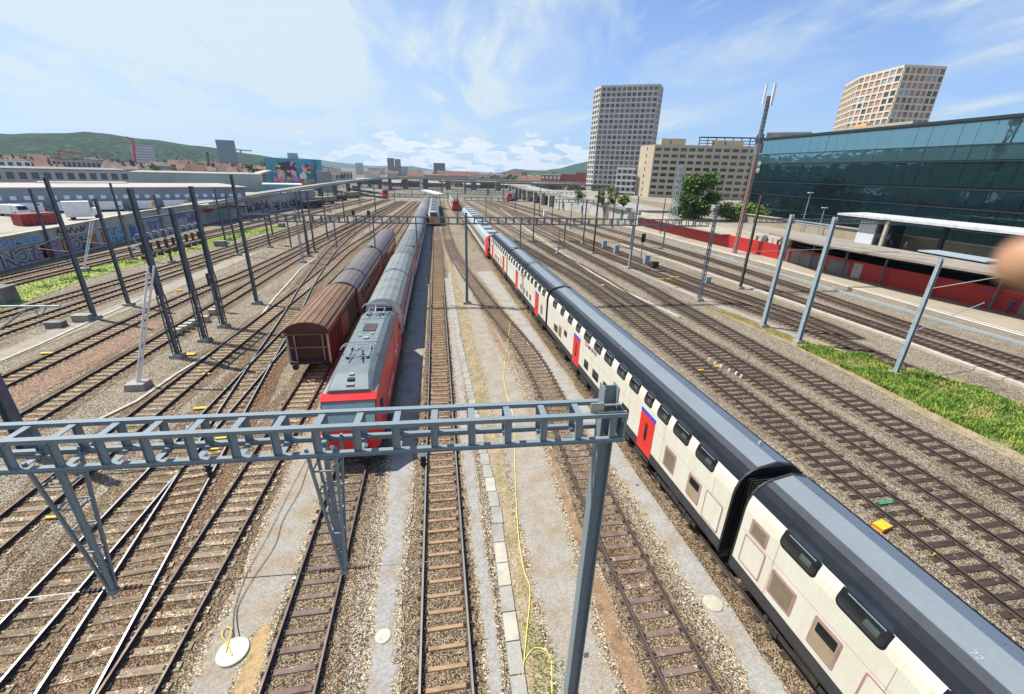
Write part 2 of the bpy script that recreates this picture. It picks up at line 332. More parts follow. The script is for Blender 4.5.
m_strip_soil = mat('strip_soil', (0.20, 0.175, 0.085), 0.95, var=0.2, scale=1.0, col2=(0.30, 0.235, 0.155), thr=(0.36, 0.58), fine=0.45, spec=0.1)
for m__ in (m_path, m_pathgrey, m_dead, m_rustsoil, m_strip_soil): soften(m__, STONE)
edge_struct('gravel_path', strip('p', [(3, -2.32, -1.62), (12, -2.55, -1.85), (19, -2.75, -1.75), (36, -2.9, -1.5), (90, -2.9, -1.5), (200, -3, -1.6)], 0.034, m_pathgrey, 0.07, 0.12), m_pathgrey)
edge_struct('gravel_path', strip('p', [(3, -7.5, -6.0), (9, -7.35, -6.1), (13, -7.4, -5.6), (18, -7.6, -6.0), (28, -7.5, -6.7)], 0.03, m_path, 0.10, 0.2), m_path)
edge_struct('gravel_path', strip('p', [(3, 0.95, 1.35), (10, 1.05, 1.42), (18, .95, 1.4), (60, .9, 1.3)], 0.032, m_pathgrey, 0.06, 0.12), m_pathgrey)
edge_struct('gravel_path', strip('p', [(3, 2.9, 4.9), (8, 3.0, 4.6), (18, 3.2, 5.2), (26, 3.1, 5.3), (34, 3.0, 4.6), (50, 2.8, 3.9), (72, 2.4, 2.9)], 0.03, m_path, 0.10, 0.2), m_path)
edge_struct('gravel_path', strip('p', [(3, 8.8, 9.7), (9, 8.75, 9.75), (14, 8.7, 9.6), (24, 8.3, 9.3), (40, 7.5, 8.6), (64, 5.6, 8.0)], 0.03, m_pathgrey, 0.10, 0.2), m_pathgrey)
edge_struct('gravel_path', strip('p', [(26, 33.6, 34.1), (32, 34.0, 34.6), (46, 31.9, 33.0), (70, 30, 31.2)], 0.03, m_pathgrey, 0.10, 0.2), m_pathgrey)
edge_struct('gravel_path', strip('p', [(30, -34.2, -32.2), (52, -33.0, -31.0), (80, -32.2, -30.4)], 0.03, m_path, 0.15, 0.4), m_path)
m_pinkbal = stone_mat('pink_ballast', STONE, cell=27, tint=(1.0, 0.74, 0.66), tint2=(0.75, 0.5, 0.42))
edge_struct('pink_gravel', strip('p', [(18, -27.2, -25.5), (30, -27.6, -25.6), (44, -27.2, -25.4)], 0.022, m_pinkbal, 0.12, 0.3), m_pinkbal)
edge_struct('dry_verge', strip('p', [(3, 2.12, 2.85), (18, 2.2, 3.05), (40, 1.9, 2.8), (75, 1.5, 2.3), (140, 1.4, 2.0)], 0.026, m_soil, 0.1, 0.15), m_strip_soil)
edge_struct('dry_verge', strip('p', [(3, 4.9, 5.5), (18, 5.2, 5.7), (40, 4.2, 5)], 0.026, m_soil, 0.12, 0.15), m_rustsoil)
edge_struct('dry_verge', strip('p', [(3, 9.7, 10.2), (14, 9.55, 10.1), (30, 9.2, 9.6)], 0.026, m_soil, 0.1, 0.15), m_rustsoil)
edge_struct('dry_verge', strip('p', [(7.8, -6.1, -5.75), (9.3, -6.2, -5.65), (10.3, -6.25, -5.85), (10.8, -6.1, -5.95)], 0.036, m_soil, 0.08, 0.1), m_dead)

# ------------------------------------------------------------------ railway tracks
K = 0.986
def poly_at(pts, y):
    if y <= pts[0][0]: i = 0
    else:
        i = len(pts) - 2
        for j in range(len(pts) - 1):
            if pts[j][0] <= y <= pts[j+1][0]: i = j; break
    def hermite(i):
        def m(k):
            if k == 0: return (pts[1][1]-pts[0][1])/(pts[1][0]-pts[0][0])
            if k == len(pts)-1: return (pts[-1][1]-pts[-2][1])/(pts[-1][0]-pts[-2][0])
            return (pts[k+1][1]-pts[k-1][1])/(pts[k+1][0]-pts[k-1][0])
        h = pts[i+1][0]-pts[i][0]; t = (y-pts[i][0])/h; t = max(0, min(1, t))
        return (2*t**3-3*t**2+1)*pts[i][1]+(t**3-2*t**2+t)*h*m(i)+(-2*t**3+3*t**2)*pts[i+1][1]+(t**3-t**2)*h*m(i+1)
    return hermite(i)
SLEEPER = {}; NBED = [0]
def track(pts, label, sl, bed, top=None, y0=None, y1=None, n_ind=0, spacing=0.6, sw=0.25, slen=2.5, bedw=1.55, slz=0.062):
    pts = [(p[0] * K, p[1] * K) for p in pts]
    y0 = pts[0][0] if y0 is None else y0; y1 = pts[-1][0] if y1 is None else y1
    top = top or m_railtop
    root = thing('railway_track', label, 'railway track', (poly_at(pts, y0), y0, 0), group='railway tracks of the yard')
    straight = max(p[1] for p in pts) - min(p[1] for p in pts) < 0.3
    ys = []; y = y0
    while y < y1: ys.append(y); y += 1.5 if y < 70 else 4.0
    ys.append(y1)
    P = [(poly_at(pts, y), y) for y in ys]
    N_ = []
    for i, (x, y) in enumerate(P):
        a = P[max(i-1, 0)]; b = P[min(i+1, len(P)-1)]; d = Vector((b[0]-a[0], b[1]-a[1])).normalized(); N_.append((d.y, -d.x))
    for s in (-1, 1):
        prof = [(-0.065, 0.075), (-0.03, 0.10), (-0.012, 0.11), (-0.012, 0.185), (-0.034, 0.195), (-0.034, 0.228), (0.034, 0.228), (0.034, 0.195), (0.012, 0.185), (0.012, 0.11), (0.03, 0.10), (0.065, 0.075)]
        mis = [0, 0, 0, 0, 0, 1, 0, 0, 0, 0, 0]
        secs = []
        for (x, y), nn in zip(P, N_):
            secs.append([(x + nn[0] * (s * 0.755 + q[0]), y + nn[1] * (s * 0.755 + q[0]), q[1]) for q in prof])
        MB().loft(secs, mis).build('rail', [m_rust, top], root, world=True)
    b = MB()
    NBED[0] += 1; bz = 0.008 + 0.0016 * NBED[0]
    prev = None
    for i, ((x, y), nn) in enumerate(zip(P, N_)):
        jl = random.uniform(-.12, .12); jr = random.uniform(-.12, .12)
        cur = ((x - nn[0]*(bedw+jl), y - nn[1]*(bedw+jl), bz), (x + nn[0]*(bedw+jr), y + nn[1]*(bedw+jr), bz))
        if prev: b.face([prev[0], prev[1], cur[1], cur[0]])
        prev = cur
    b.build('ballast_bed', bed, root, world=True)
    # sleepers
    key = (sl.name, sw, slen, slz)
    if key not in SLEEPER:
        h = slen / 2
        s_ = MB().hull([(-h, -sw/2-.02, -0.05), (h, -sw/2-.02, -0.05), (h, sw/2+.02, -0.05), (-h, sw/2+.02, -0.05)], [(-h, -sw/2, 0), (h, -sw/2, 0), (h, sw/2, 0), (-h, sw/2, 0)])
        me = bpy.data.meshes.new('sleeper'); me.from_pydata(s_.v, [], s_.f); me.materials.append(sl)
        if n_ind:
            cl_ = MB(); cl_.v = list(s_.v); cl_.f = list(s_.f); cl_.mi = [0] * len(s_.f)
            for q in (-.755, .755):
                cl_.box(q - .17, q + .17, -.07, .07, 0.0, .012, 1)
                for d_ in (-.115, .115): cl_.box(q + d_ - .03, q + d_ + .03, -.035, .035, .012, .055, 1)
            me = bpy.data.meshes.new('sleeper'); me.from_pydata(cl_.v, [], cl_.f); me.materials.append(sl); me.materials.append(m_rust); me.polygons.foreach_set('material_index', cl_.mi)
        SLEEPER[key] = (me, s_)
    me, s_ = SLEEPER[key]
    y = y0 + 0.2; k = 0; rest = MB()
    rnd = random.Random(int(abs(pts[0][1]) * 100))
    while y < y1:
        x = poly_at(pts, y); dx = poly_at(pts, y + 0.3) - poly_at(pts, y - 0.3) if not straight else 0.0
        a = -math.atan2(dx, 0.6) + rnd.uniform(-.012, .012)
        yy = y + rnd.uniform(-.02, .02); xx = x + rnd.uniform(-.05, .05); zz = slz + rnd.uniform(-.012, .012)
        if k < n_ind:
            o = bpy.data.objects.new('sleeper', me); COL.objects.link(o); o.parent = root
            o.location = (xx - root.location.x, yy - root.location.y, zz); o.rotation_euler = (0, 0, a)
        elif y < 95:
            ca, sa = math.cos(a), math.sin(a); b_ = len(rest.v)
            rest.v += [(xx + q[0]*ca - q[1]*sa, yy + q[0]*sa + q[1]*ca, zz + q[2]) for q in s_.v]
            rest.f += [tuple(b_ + i for i in f) for f in s_.f[1:]]; rest.mi += [0]*(len(s_.f)-1)
        k += 1; y += spacing
    if rest.v: tag(rest.build('sleepers', sl, root, world=True), kind='stuff')
    return root
t_mid = [(3, -0.22), (30, -0.22), (95, -0.2), (123, -0.7), (230, -1.0)]
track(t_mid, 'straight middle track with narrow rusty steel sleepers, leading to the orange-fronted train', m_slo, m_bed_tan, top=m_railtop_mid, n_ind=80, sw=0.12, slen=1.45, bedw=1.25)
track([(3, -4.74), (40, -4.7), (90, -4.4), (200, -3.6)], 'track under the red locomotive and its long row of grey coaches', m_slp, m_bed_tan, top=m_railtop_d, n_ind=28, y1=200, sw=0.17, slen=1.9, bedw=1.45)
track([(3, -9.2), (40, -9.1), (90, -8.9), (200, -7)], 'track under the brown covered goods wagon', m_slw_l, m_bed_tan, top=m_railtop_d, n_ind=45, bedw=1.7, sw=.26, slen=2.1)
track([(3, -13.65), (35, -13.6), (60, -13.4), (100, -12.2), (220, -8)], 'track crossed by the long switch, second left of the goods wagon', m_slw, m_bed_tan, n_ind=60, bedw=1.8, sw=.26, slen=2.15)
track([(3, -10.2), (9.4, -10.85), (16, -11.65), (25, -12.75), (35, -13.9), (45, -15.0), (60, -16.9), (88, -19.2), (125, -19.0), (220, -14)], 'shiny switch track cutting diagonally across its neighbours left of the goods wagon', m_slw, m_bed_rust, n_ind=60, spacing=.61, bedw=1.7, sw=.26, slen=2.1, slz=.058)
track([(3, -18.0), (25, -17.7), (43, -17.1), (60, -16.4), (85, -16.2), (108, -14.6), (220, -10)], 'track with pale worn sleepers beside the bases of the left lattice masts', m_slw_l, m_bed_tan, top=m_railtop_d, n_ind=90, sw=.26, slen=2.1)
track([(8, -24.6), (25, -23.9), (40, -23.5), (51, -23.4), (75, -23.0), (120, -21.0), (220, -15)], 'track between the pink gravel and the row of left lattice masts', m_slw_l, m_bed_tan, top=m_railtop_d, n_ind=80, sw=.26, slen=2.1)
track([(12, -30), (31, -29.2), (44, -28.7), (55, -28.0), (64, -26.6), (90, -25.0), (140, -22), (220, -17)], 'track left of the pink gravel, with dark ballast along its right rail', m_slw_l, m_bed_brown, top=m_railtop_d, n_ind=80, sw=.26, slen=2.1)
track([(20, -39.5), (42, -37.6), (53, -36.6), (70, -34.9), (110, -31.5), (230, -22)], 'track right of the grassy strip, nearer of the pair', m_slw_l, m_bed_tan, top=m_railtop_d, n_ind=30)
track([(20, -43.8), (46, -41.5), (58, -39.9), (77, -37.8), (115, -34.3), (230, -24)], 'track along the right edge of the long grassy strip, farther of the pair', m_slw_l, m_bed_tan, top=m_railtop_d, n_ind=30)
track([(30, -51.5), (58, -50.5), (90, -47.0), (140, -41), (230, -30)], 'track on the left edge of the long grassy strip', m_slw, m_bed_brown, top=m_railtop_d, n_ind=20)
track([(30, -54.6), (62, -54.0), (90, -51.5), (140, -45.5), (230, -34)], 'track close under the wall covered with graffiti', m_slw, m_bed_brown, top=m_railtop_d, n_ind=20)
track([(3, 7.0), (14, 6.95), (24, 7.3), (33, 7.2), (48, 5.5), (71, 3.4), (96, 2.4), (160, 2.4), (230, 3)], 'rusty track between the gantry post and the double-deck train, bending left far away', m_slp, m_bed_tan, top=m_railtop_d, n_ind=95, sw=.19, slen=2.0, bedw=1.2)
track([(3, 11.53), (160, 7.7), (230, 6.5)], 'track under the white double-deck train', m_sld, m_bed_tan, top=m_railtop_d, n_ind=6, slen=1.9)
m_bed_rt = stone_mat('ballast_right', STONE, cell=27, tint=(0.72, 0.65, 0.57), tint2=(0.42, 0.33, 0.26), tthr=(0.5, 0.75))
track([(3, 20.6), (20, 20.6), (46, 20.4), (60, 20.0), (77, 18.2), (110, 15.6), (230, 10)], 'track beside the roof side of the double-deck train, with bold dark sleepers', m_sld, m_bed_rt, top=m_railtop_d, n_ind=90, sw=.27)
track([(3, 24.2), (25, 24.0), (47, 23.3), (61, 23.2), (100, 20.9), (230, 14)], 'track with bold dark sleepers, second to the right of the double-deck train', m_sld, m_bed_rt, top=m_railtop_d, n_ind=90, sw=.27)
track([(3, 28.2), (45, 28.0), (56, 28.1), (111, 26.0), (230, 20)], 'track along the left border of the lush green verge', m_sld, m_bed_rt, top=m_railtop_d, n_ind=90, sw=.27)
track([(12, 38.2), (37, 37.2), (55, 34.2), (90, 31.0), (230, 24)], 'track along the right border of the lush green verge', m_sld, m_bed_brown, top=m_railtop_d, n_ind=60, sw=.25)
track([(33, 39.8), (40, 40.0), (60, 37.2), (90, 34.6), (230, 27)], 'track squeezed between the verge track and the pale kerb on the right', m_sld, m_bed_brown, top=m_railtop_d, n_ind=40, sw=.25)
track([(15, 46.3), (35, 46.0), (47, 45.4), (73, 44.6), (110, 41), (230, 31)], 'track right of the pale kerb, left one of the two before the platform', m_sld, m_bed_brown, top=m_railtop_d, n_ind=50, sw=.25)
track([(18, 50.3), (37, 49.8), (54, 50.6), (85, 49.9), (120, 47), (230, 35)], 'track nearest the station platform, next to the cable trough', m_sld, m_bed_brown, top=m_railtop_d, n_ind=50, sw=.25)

# kerb slabs in the middle
kb = thing('cable_trough', 'narrow row of concrete cover slabs with a few pale ones, right of the middle track', 'cable trough', (1.66, 3, 0))
for i in range(60):
    y = 3 + i * 1.0
    x = 1.63 + 0.03 * (y - 7) if y < 14 else 1.90 - 0.028 * (y - 14)
    x = max(x, 1.3); x2 = x + 0.028
    m_ = m_conc_l if i in (6, 8, 9, 13, 19) else m_conc
    s_ = MB().hull([(x, y, 0), (x + .46, y, 0), (x2 + .46, y + .98, 0), (x2, y + .98, 0)], [(x + .01, y + .01, .09), (x + .45, y + .01, .09), (x2 + .45, y + .97, .09), (x2 + .01, y + .97, .09)])
    s_.build('cover_slab', m_, kb, world=True)
def trough(label, pts, w, h, m):
    r_ = thing('cable_trough', label, 'cable trough', (pts[0][0], pts[0][1], 0))
    b = MB()
    for a, c in zip(pts[:-1], pts[1:]):
        d = Vector((c[0]-a[0], c[1]-a[1], 0)).normalized() * 0.0
        b.beam((a[0], a[1], h/2), (c[0], c[1], h/2), w, h)
    b.build('cover', m, r_, world=True); return r_
trough('pale concrete kerb between the two right track groups', [(43.3, 14), (43.5, 32), (42.0, 60), (39.6, 90)], 0.55, 0.22, m_conc_l)
trough('long blue-grey cable trough in front of the station platform', [(55.6, 20), (54.6, 41), (54.0, 60), (52.2, 100)], 0.26, 0.25, m_galv_l)
tr_pts = [at(*p) for p in [(100, 420), (137, 402), (176, 375), (225, 345), (262, 315), (275, 298), (287, 285), (300, 270), (318, 257)]]
trough('thin winding concrete cable trough between the left masts and the worn track', [(p.x, p.y) for p in tr_pts], 0.22, 0.10, m_conc_l)
tr_pts = [at(*p) for p in [(0, 362), (40, 345), (90, 322), (140, 300)]]
trough('straight concrete trough left of the dark-ballasted track', [(p.x, p.y) for p in tr_pts], 0.30, 0.10, m_conc_l)
tr_pts = [at(*p) for p in [(500, 208), (530, 232), (560, 252), (592, 273), (625, 292), (680, 318), (760, 372)]]
trough('pale concrete trough running beside the verge tracks on the right', [(p.x, p.y) for p in tr_pts[:6]], 0.35, 0.12, m_conc_l)

# ------------------------------------------------------------------ grass
def inside(poly, x, y):
    c = False; n = len(poly)
    for i in range(n):
        a, b = poly[i], poly[i-1]
        if (a[1] > y) != (b[1] > y) and x < (b[0]-a[0]) * (y-a[1]) / (b[1]-a[1]) + a[0]: c = not c
    return c
def grass(label, poly, n, hmin, hmax, m, w=0.05, clump=0.0):
    b = MB(); xs = [p[0] for p in poly]; ys = [p[1] for p in poly]; k = 0
    cen = [(random.uniform(min(xs), max(xs)), random.uniform(min(ys), max(ys)), random.uniform(.6, 1.5)) for _ in range(60)]
    while k < n:
        x = random.uniform(min(xs), max(xs)); y = random.uniform(min(ys), max(ys))
        if not inside(poly, x, y): continue
        f = 1.0
        if clump:
            f = 0.35
            for cx, cy, cr in cen:
                d = math.hypot(x-cx, y-cy) / cr
                if d < 1: f = max(f, 1 - 0.5 * d)
            if random.random() > f + (1 - clump): continue
        h = random.uniform(hmin, hmax) * f; a = random.uniform(0, 6.28); l = random.uniform(.2, .8) * h
        dx, dy = math.cos(a), math.sin(a); ww = w * random.uniform(.6, 1.5)
        b.face([(x - dy*ww, y + dx*ww, 0), (x + dy*ww, y - dx*ww, 0), (x + dy*ww*.6 + dx*l*.5, y - dx*ww*.6 + dy*l*.5, h*.7), (x + dx*l, y + dy*l, h)])
        k += 1
    return tag(b.build('grass', m), label, 'grass', kind='stuff')
vp = [at(*p) for p in [(700, 305), (740, 323), (790, 345), (850, 376), (930, 420), (1024, 466), (1060, 485), (1060, 420), (1010, 398), (960, 380), (900, 364), (862, 352), (820, 341), (780, 330), (740, 315)]]
VP = [(p.x, p.y) for p in vp]
mb_ = MB(); mb_.face([(p.x, p.y, 0.028) for p in vp]); struct('verge', mb_, m_soil)
lush = [(p.x, p.y) for p in [at(*q) for q in [(795, 346), (850, 372), (930, 412), (1024, 456), (1060, 474), (1060, 424), (1010, 401), (960, 382), (900, 367), (862, 356), (820, 347)]]]
grass('lush green grass and weeds on the verge at the right', lush, 26000, .15, .55, m_grass, .035, .6)
grass('dry straw-coloured tufts mixed into the lush verge at the right', lush, 4500, .12, .5, m_grass_dry, .03, .8)
grass('sparse yellow-green grass at the far end of the verge', [(p.x, p.y) for p in [at(*q) for q in [(700, 305), (740, 321), (795, 344), (815, 344), (780, 332), (740, 316)]]], 5000, .05, .2, m_grass_dry, .03, .5)
lg = [(p.x, p.y) for p in [at(*q) for q in [(-20, 318), (0, 312), (90, 278), (200, 249), (285, 228), (285, 224), (200, 240), (110, 262), (0, 291), (-20, 298)]]]
mb_ = MB(); mb_.face([(p[0], p[1], 0.028) for p in lg]); struct('verge', mb_, mat('green_soil', (0.20, 0.27, 0.05), 0.95, var=.2, scale=.25, col2=(0.33, 0.33, 0.09), thr=(.4, .65), fine=.3))
grass('long green grassy strip in front of the graffiti wall', lg, 16000, .1, .35, m_grass, .07, .4)
grass('dry tufts along the concrete slabs in the middle', [(2.1, 4), (2.8, 4), (3.0, 20), (2.7, 40), (2.0, 75), (1.5, 75), (1.9, 40), (2.3, 20)], 5200, .02, .10, m_grass_dry, .02, .7)
grass('green weeds around the foot of the gantry post', [(2.2, 6.2), (3.0, 6.0), (3.6, 6.2), (3.5, 8.0), (3.0, 9.4), (2.4, 9.6)], 1500, .03, .14, m_grass, .018, .7)

def loose_stones(label, n, xr, yr, smin, smax, m, avoid=(), seed=3, keep=None):
    import numpy as np
    rs = np.random.RandomState(seed); x = rs.uniform(xr[0], xr[1], n); y = yr[0] + (yr[1] - yr[0]) * rs.uniform(0, 1, n) ** 1.5
    ok = np.ones(n, bool)
    for a, b_ in avoid: ok &= ~((x > a) & (x < b_))
    x, y = x[ok], y[ok]; n = len(x); s_ = rs.uniform(smin, smax, n)
    base = np.array([(1,0,0),(0,1,0),(-1,0,0),(0,-1,0),(0,0,1.)]); V = np.repeat(base[None], n, 0) * rs.uniform(.6, 1.2, (n, 5, 1)) * s_[:, None, None]
    V[:, :4, 2] += rs.uniform(-.1, .6, (n, 4)) * s_[:, None]; V[:, 4, 2] *= rs.uniform(.6, 1.3, n)
    a = rs.uniform(0, 6.28, n); c, d = np.cos(a)[:, None], np.sin(a)[:, None]; X = V[..., 0]*c - V[..., 1]*d; Y = V[..., 0]*d + V[..., 1]*c
    V[..., 0] = X + x[:, None]; V[..., 1] = Y + y[:, None]; V[..., 2] += .022
    F = np.array([(0,1,4),(1,2,4),(2,3,4),(3,0,4)]); Fi = (F[None] + 5 * np.arange(n)[:, None, None]).reshape(-1)
    me = bpy.data.meshes.new('loose_stones'); me.vertices.add(5*n); me.vertices.foreach_set('co', V.reshape(-1)); me.loops.add(len(Fi)); me.loops.foreach_set('vertex_index', Fi)
    k = len(Fi) // 3; me.polygons.add(k); me.polygons.foreach_set('loop_start', np.arange(0, 3*k, 3)); me.update(calc_edges=True); me.validate(); me.materials.append(m)
    o = bpy.data.objects.new('loose_stones', me); COL.objects.link(o); return tag(o, label, 'ballast stones', kind='stuff')
def island_stone():
    m = bpy.data.materials.new('loose_stone'); m.use_nodes = True; N = m.node_tree.nodes; L = m.node_tree.links; p = N['Principled BSDF']; p.inputs['Roughness'].default_value = .9; p.inputs['Specular IOR Level'].default_value = .2
    g = N.new('ShaderNodeNewGeometry'); r_ = N.new('ShaderNodeValToRGB'); e = r_.color_ramp.elements
    while len(e) < len(STONE): e.new(.5)
    for i, c in enumerate(STONE): e[i].position = i / (len(STONE) - 1); e[i].color = (c[0]*.86 + .015, c[1]*.81 + .015, c[2]*.76 + .012, 1)
    L.new(g.outputs['Random Per Island'], r_.inputs[0]); L.new(r_.outputs[0], p.inputs['Base Color']); return m
m_loose = island_stone()
PATHS = [(-7.45, -5.95), (-2.45, -1.7), (1.0, 2.15), (2.9, 4.7), (8.75, 9.7)]
loose_stones('loose ballast stones in the foreground beds', 60000, (-19, 11.5), (5.0, 17), .009, .020, m_loose, PATHS)
loose_stones('scattered stones on the foreground paths', 3800, (-19, 11.5), (5.0, 24), .010, .028, m_loose, (), seed=8)
loose_stones('loose ballast stones between the right-hand tracks', 26000, (18.5, 31), (9, 24), .014, .030, m_loose, (), seed=9)
# ------------------------------------------------------------------ near gantry
GY = 6.76
gt = thing('overhead_gantry', 'near steel gantry beam spanning the foreground on a tall post at its right end', 'gantry', (3.17, GY, 0), -.035)
BF, BB = GY - 0.0, GY + 0.52
beam = MB(); X0, X1 = -13.0, 3.50
ZT, ZB = 9.70, 9.16
for yy in (BF, BB):
    beam.beam((X0, yy, ZT), (X1, yy, ZT), 0.09, 0.075); beam.beam((X0, yy, ZT + .045), (X1, yy, ZT + .045), 0.115, 0.012)
    beam.beam((X0, yy, ZB), (X1, yy, ZB), 0.09, 0.075); beam.beam((X0, yy, ZB - .045), (X1, yy, ZB - .045), 0.115, 0.012)
x = -0.187 - 0.69 * 18
while x < 3.3:
    for yy in (BF, BB): beam.box(x - .065, x + .065, yy - .012, yy + .012, ZB + .03, ZT - .03); beam.box(x - .068, x - .058, yy - .04, yy + .04, ZB + .038, ZT - .038)
    for zz in (ZB + .02, ZT - .02):
        for q in (-.035, .035): beam.tube([(x + q, BF - .045, zz), (x + q, BF - .062, zz)], .013, 6)
    beam.box(x - .06, x + .06, BF + .04, BB - .04, ZT + .008, ZT + .026); beam.box(x - .06, x + .06, BF + .04, BB - .04, ZB - .02, ZB - .005)
    x += 0.69
beam.box(3.46, 3.51, BF - .05, BB + .05, ZB - .04, ZT + .04)
beam.build('beam', m_galv, gt, world=True)
col = MB()
cx, cy = 3.20, GY + 0.26
col.box(cx - .15, cx - .128, cy - .15, cy + .15, 0.12, 10.22); col.box(cx + .128, cx + .15, cy - .15, cy + .15, 0.12, 10.22); col.box(cx - .128, cx + .128, cy - .008, cy + .008, .12, 10.22)
cl = col.build('post', m_galv, gt, world=True)
MB().box(cx - .3, cx + .3, cy - .3, cy + .3, 0, .12).build('foundation', m_conc, gt, world=True)
bk = MB(); bk.box(cx - .42, cx - .16, BF + .03, BF + .05, ZT + .06, ZT + .26); bk.box(cx - .16, cx + .17, BF + .02, BF + .04, ZT + .20, ZT + .23); bk.tube([(cx - .3, BF, ZT + .07), (cx + .3, BF, ZT + .07)], .018, 6)
bk.build('clamp', m_conc_l, gt, world=True)
pl = MB().box(cx + .17, cx + .3, cy - .16, cy - .15, 2.3, 2.5); pl.box(cx+.15, cx + .3, cy - .15, cy - .14, 2.38, 2.41); pl.build('number_plate', m_galv_l, gt, world=True)
def drop_arm(xc):
    a = MB(); yc = GY + .26; top = [(-.26, -.22), (.26, -.22), (.26, .22), (-.26, .22)]; zt, zb = ZB + .1, 6.02
    L = []
    for dx, dy in top:
        a.beam((xc + dx, yc + dy, zt), (xc + dx * .14, yc + dy * .14, zb), .05, .05); L.append((dx, dy))
    a.beam((xc, yc, zt), (xc, yc, zb - .05), .085, .085)
    for k in range(1, 6):
        t = k / 6.0; f = 1 - .86 * t; z = zt + (zb - zt) * t
        for i in range(4):
            p, q = L[i], L[(i+1) % 4]; a.beam((xc + p[0]*f, yc + p[1]*f, z), (xc + q[0]*f, yc + q[1]*f, z), .028, .028)
    a.box(xc - .07, xc + .07, yc - .07, yc + .07, zb - .12, zb)
    o = a.build('drop_arm', m_galv, gt, world=True)
    for s in (-1, 1):
        ins = MB()
        for k in range(7):
            ins.tube([(xc + s*(.22 + k*.045), yc, 6.0 + .0), (xc + s*(.245 + k*.045), yc, 6.0)], .05 if k % 2 == 0 else .03, 8)
        ins.tube([(xc + s*.05, yc, 6.0), (xc + s*.24, yc, 6.0)], .015, 6)
        c = ins.build('insulator', m_insul if s > 0 else m_black, None)
        c.parent = o; oo = parent_world(o)
        for v in c.data.vertices: v.co -= oo
    return o
for xc in (-2.24, -6.72): drop_arm(xc)
w_ = MB()
w_.tube([(-6.15, 0.586 + GY, 6.0), (-2.8, 0.469 + GY, 5.97)], .010, 5); tag(w_.build('tension_wire', m_rust), 'thin brown tension wire between the two lattice drop arms of the near gantry', 'wire', 'wires hung from the near gantry')
w_ = MB(); w_.tube([(-14, 0.861 + GY, 5.72), (-7.3, 0.626 + GY, 6.0)], .010, 5); tag(w_.build('tension_wire', m_white), 'pale tension wire leaving the left drop arm of the near gantry towards the left edge', 'wire', 'wires hung from the near gantry')
w_ = MB(); w_.tube([(-1.65, 0.429 + GY, 6.0), (-.2, 0.37 + GY, 6.0)], .008, 5); tag(w_.build('tension_wire', m_galv), 'thin blue-grey tension wire from the middle drop arm towards the middle track', 'wire', 'wires hung from the near gantry')
# insulated hangers under the beam
def hanger(px, py, label):
    p = atY(px, py, GY + .26 + .1); h = thing('line_insulator', label, 'insulator', (p.x, p.y, p.z), group='insulators under the near beam')
    b = MB()
    for k in range(6): b.tube([(p.x, p.y, p.z - .05*k), (p.x, p.y, p.z - .05*k - .03)], .065 if k % 2 == 0 else .04, 8)
    b.build('ribbed_body', m_black, h, world=True)
    c = MB(); c.tube([(p.x, p.y, p.z), (p.x, p.y, ZB - .05)], .014, 6); c.box(p.x - .09, p.x + .05, p.y - .05, p.y + .05, p.z, p.z + .12); c.build('clamp', m_white, h, world=True)
hanger(423, 455, 'black insulator hanging under the near beam over the middle track')
hanger(207, 464, 'black insulator hanging under the near beam over the switch track')

# ------------------------------------------------------------------ masts
def h_mast(b, x, y, z0, z1, w=.26, d=.3, tx=0, ty=0):
    t = .02
    def bx(xa, xb, ya, yb):
        b.hull([(x+xa, y+ya, z0), (x+xb, y+ya, z0), (x+xb, y+yb, z0), (x+xa, y+yb, z0)], [(x+xa*.75, y+ya*.75, z1), (x+xb*.75, y+ya*.75, z1), (x+xb*.75, y+yb*.75, z1), (x+xa*.75, y+yb*.75, z1)])
    bx(-w/2, -w/2+t*1.5, -d/2, d/2); bx(w/2-t*1.5, w/2, -d/2, d/2); bx(-w/2+t*1.5, w/2-t*1.5, -t/2, t/2)
def lattice(b, x, y, z0, z1, w0, w1, r=.035, step=.7):
    cs = [(-1, -1), (1, -1), (1, 1), (-1, 1)]
    for c in cs: b.beam((x + c[0]*w0/2, y + c[1]*w0/2, z0), (x + c[0]*w1/2, y + c[1]*w1/2, z1), r*2, r*2)
    n = max(2, int((z1-z0)/step))
    for k in range(n):
        za = z0 + (z1-z0)*k/n; zb = z0 + (z1-z0)*(k+1)/n; wa = w0 + (w1-w0)*k/n; wb = w0 + (w1-w0)*(k+1)/n
        for i in range(4):
            p, q = cs[i], cs[(i+1) % 4]
            if k % 2: p, q = q, p
            b.beam((x + p[0]*wa/2, y + p[1]*wa/2, za), (x + q[0]*wb/2, y + q[1]*wb/2, zb), r*1.1, r*1.1)
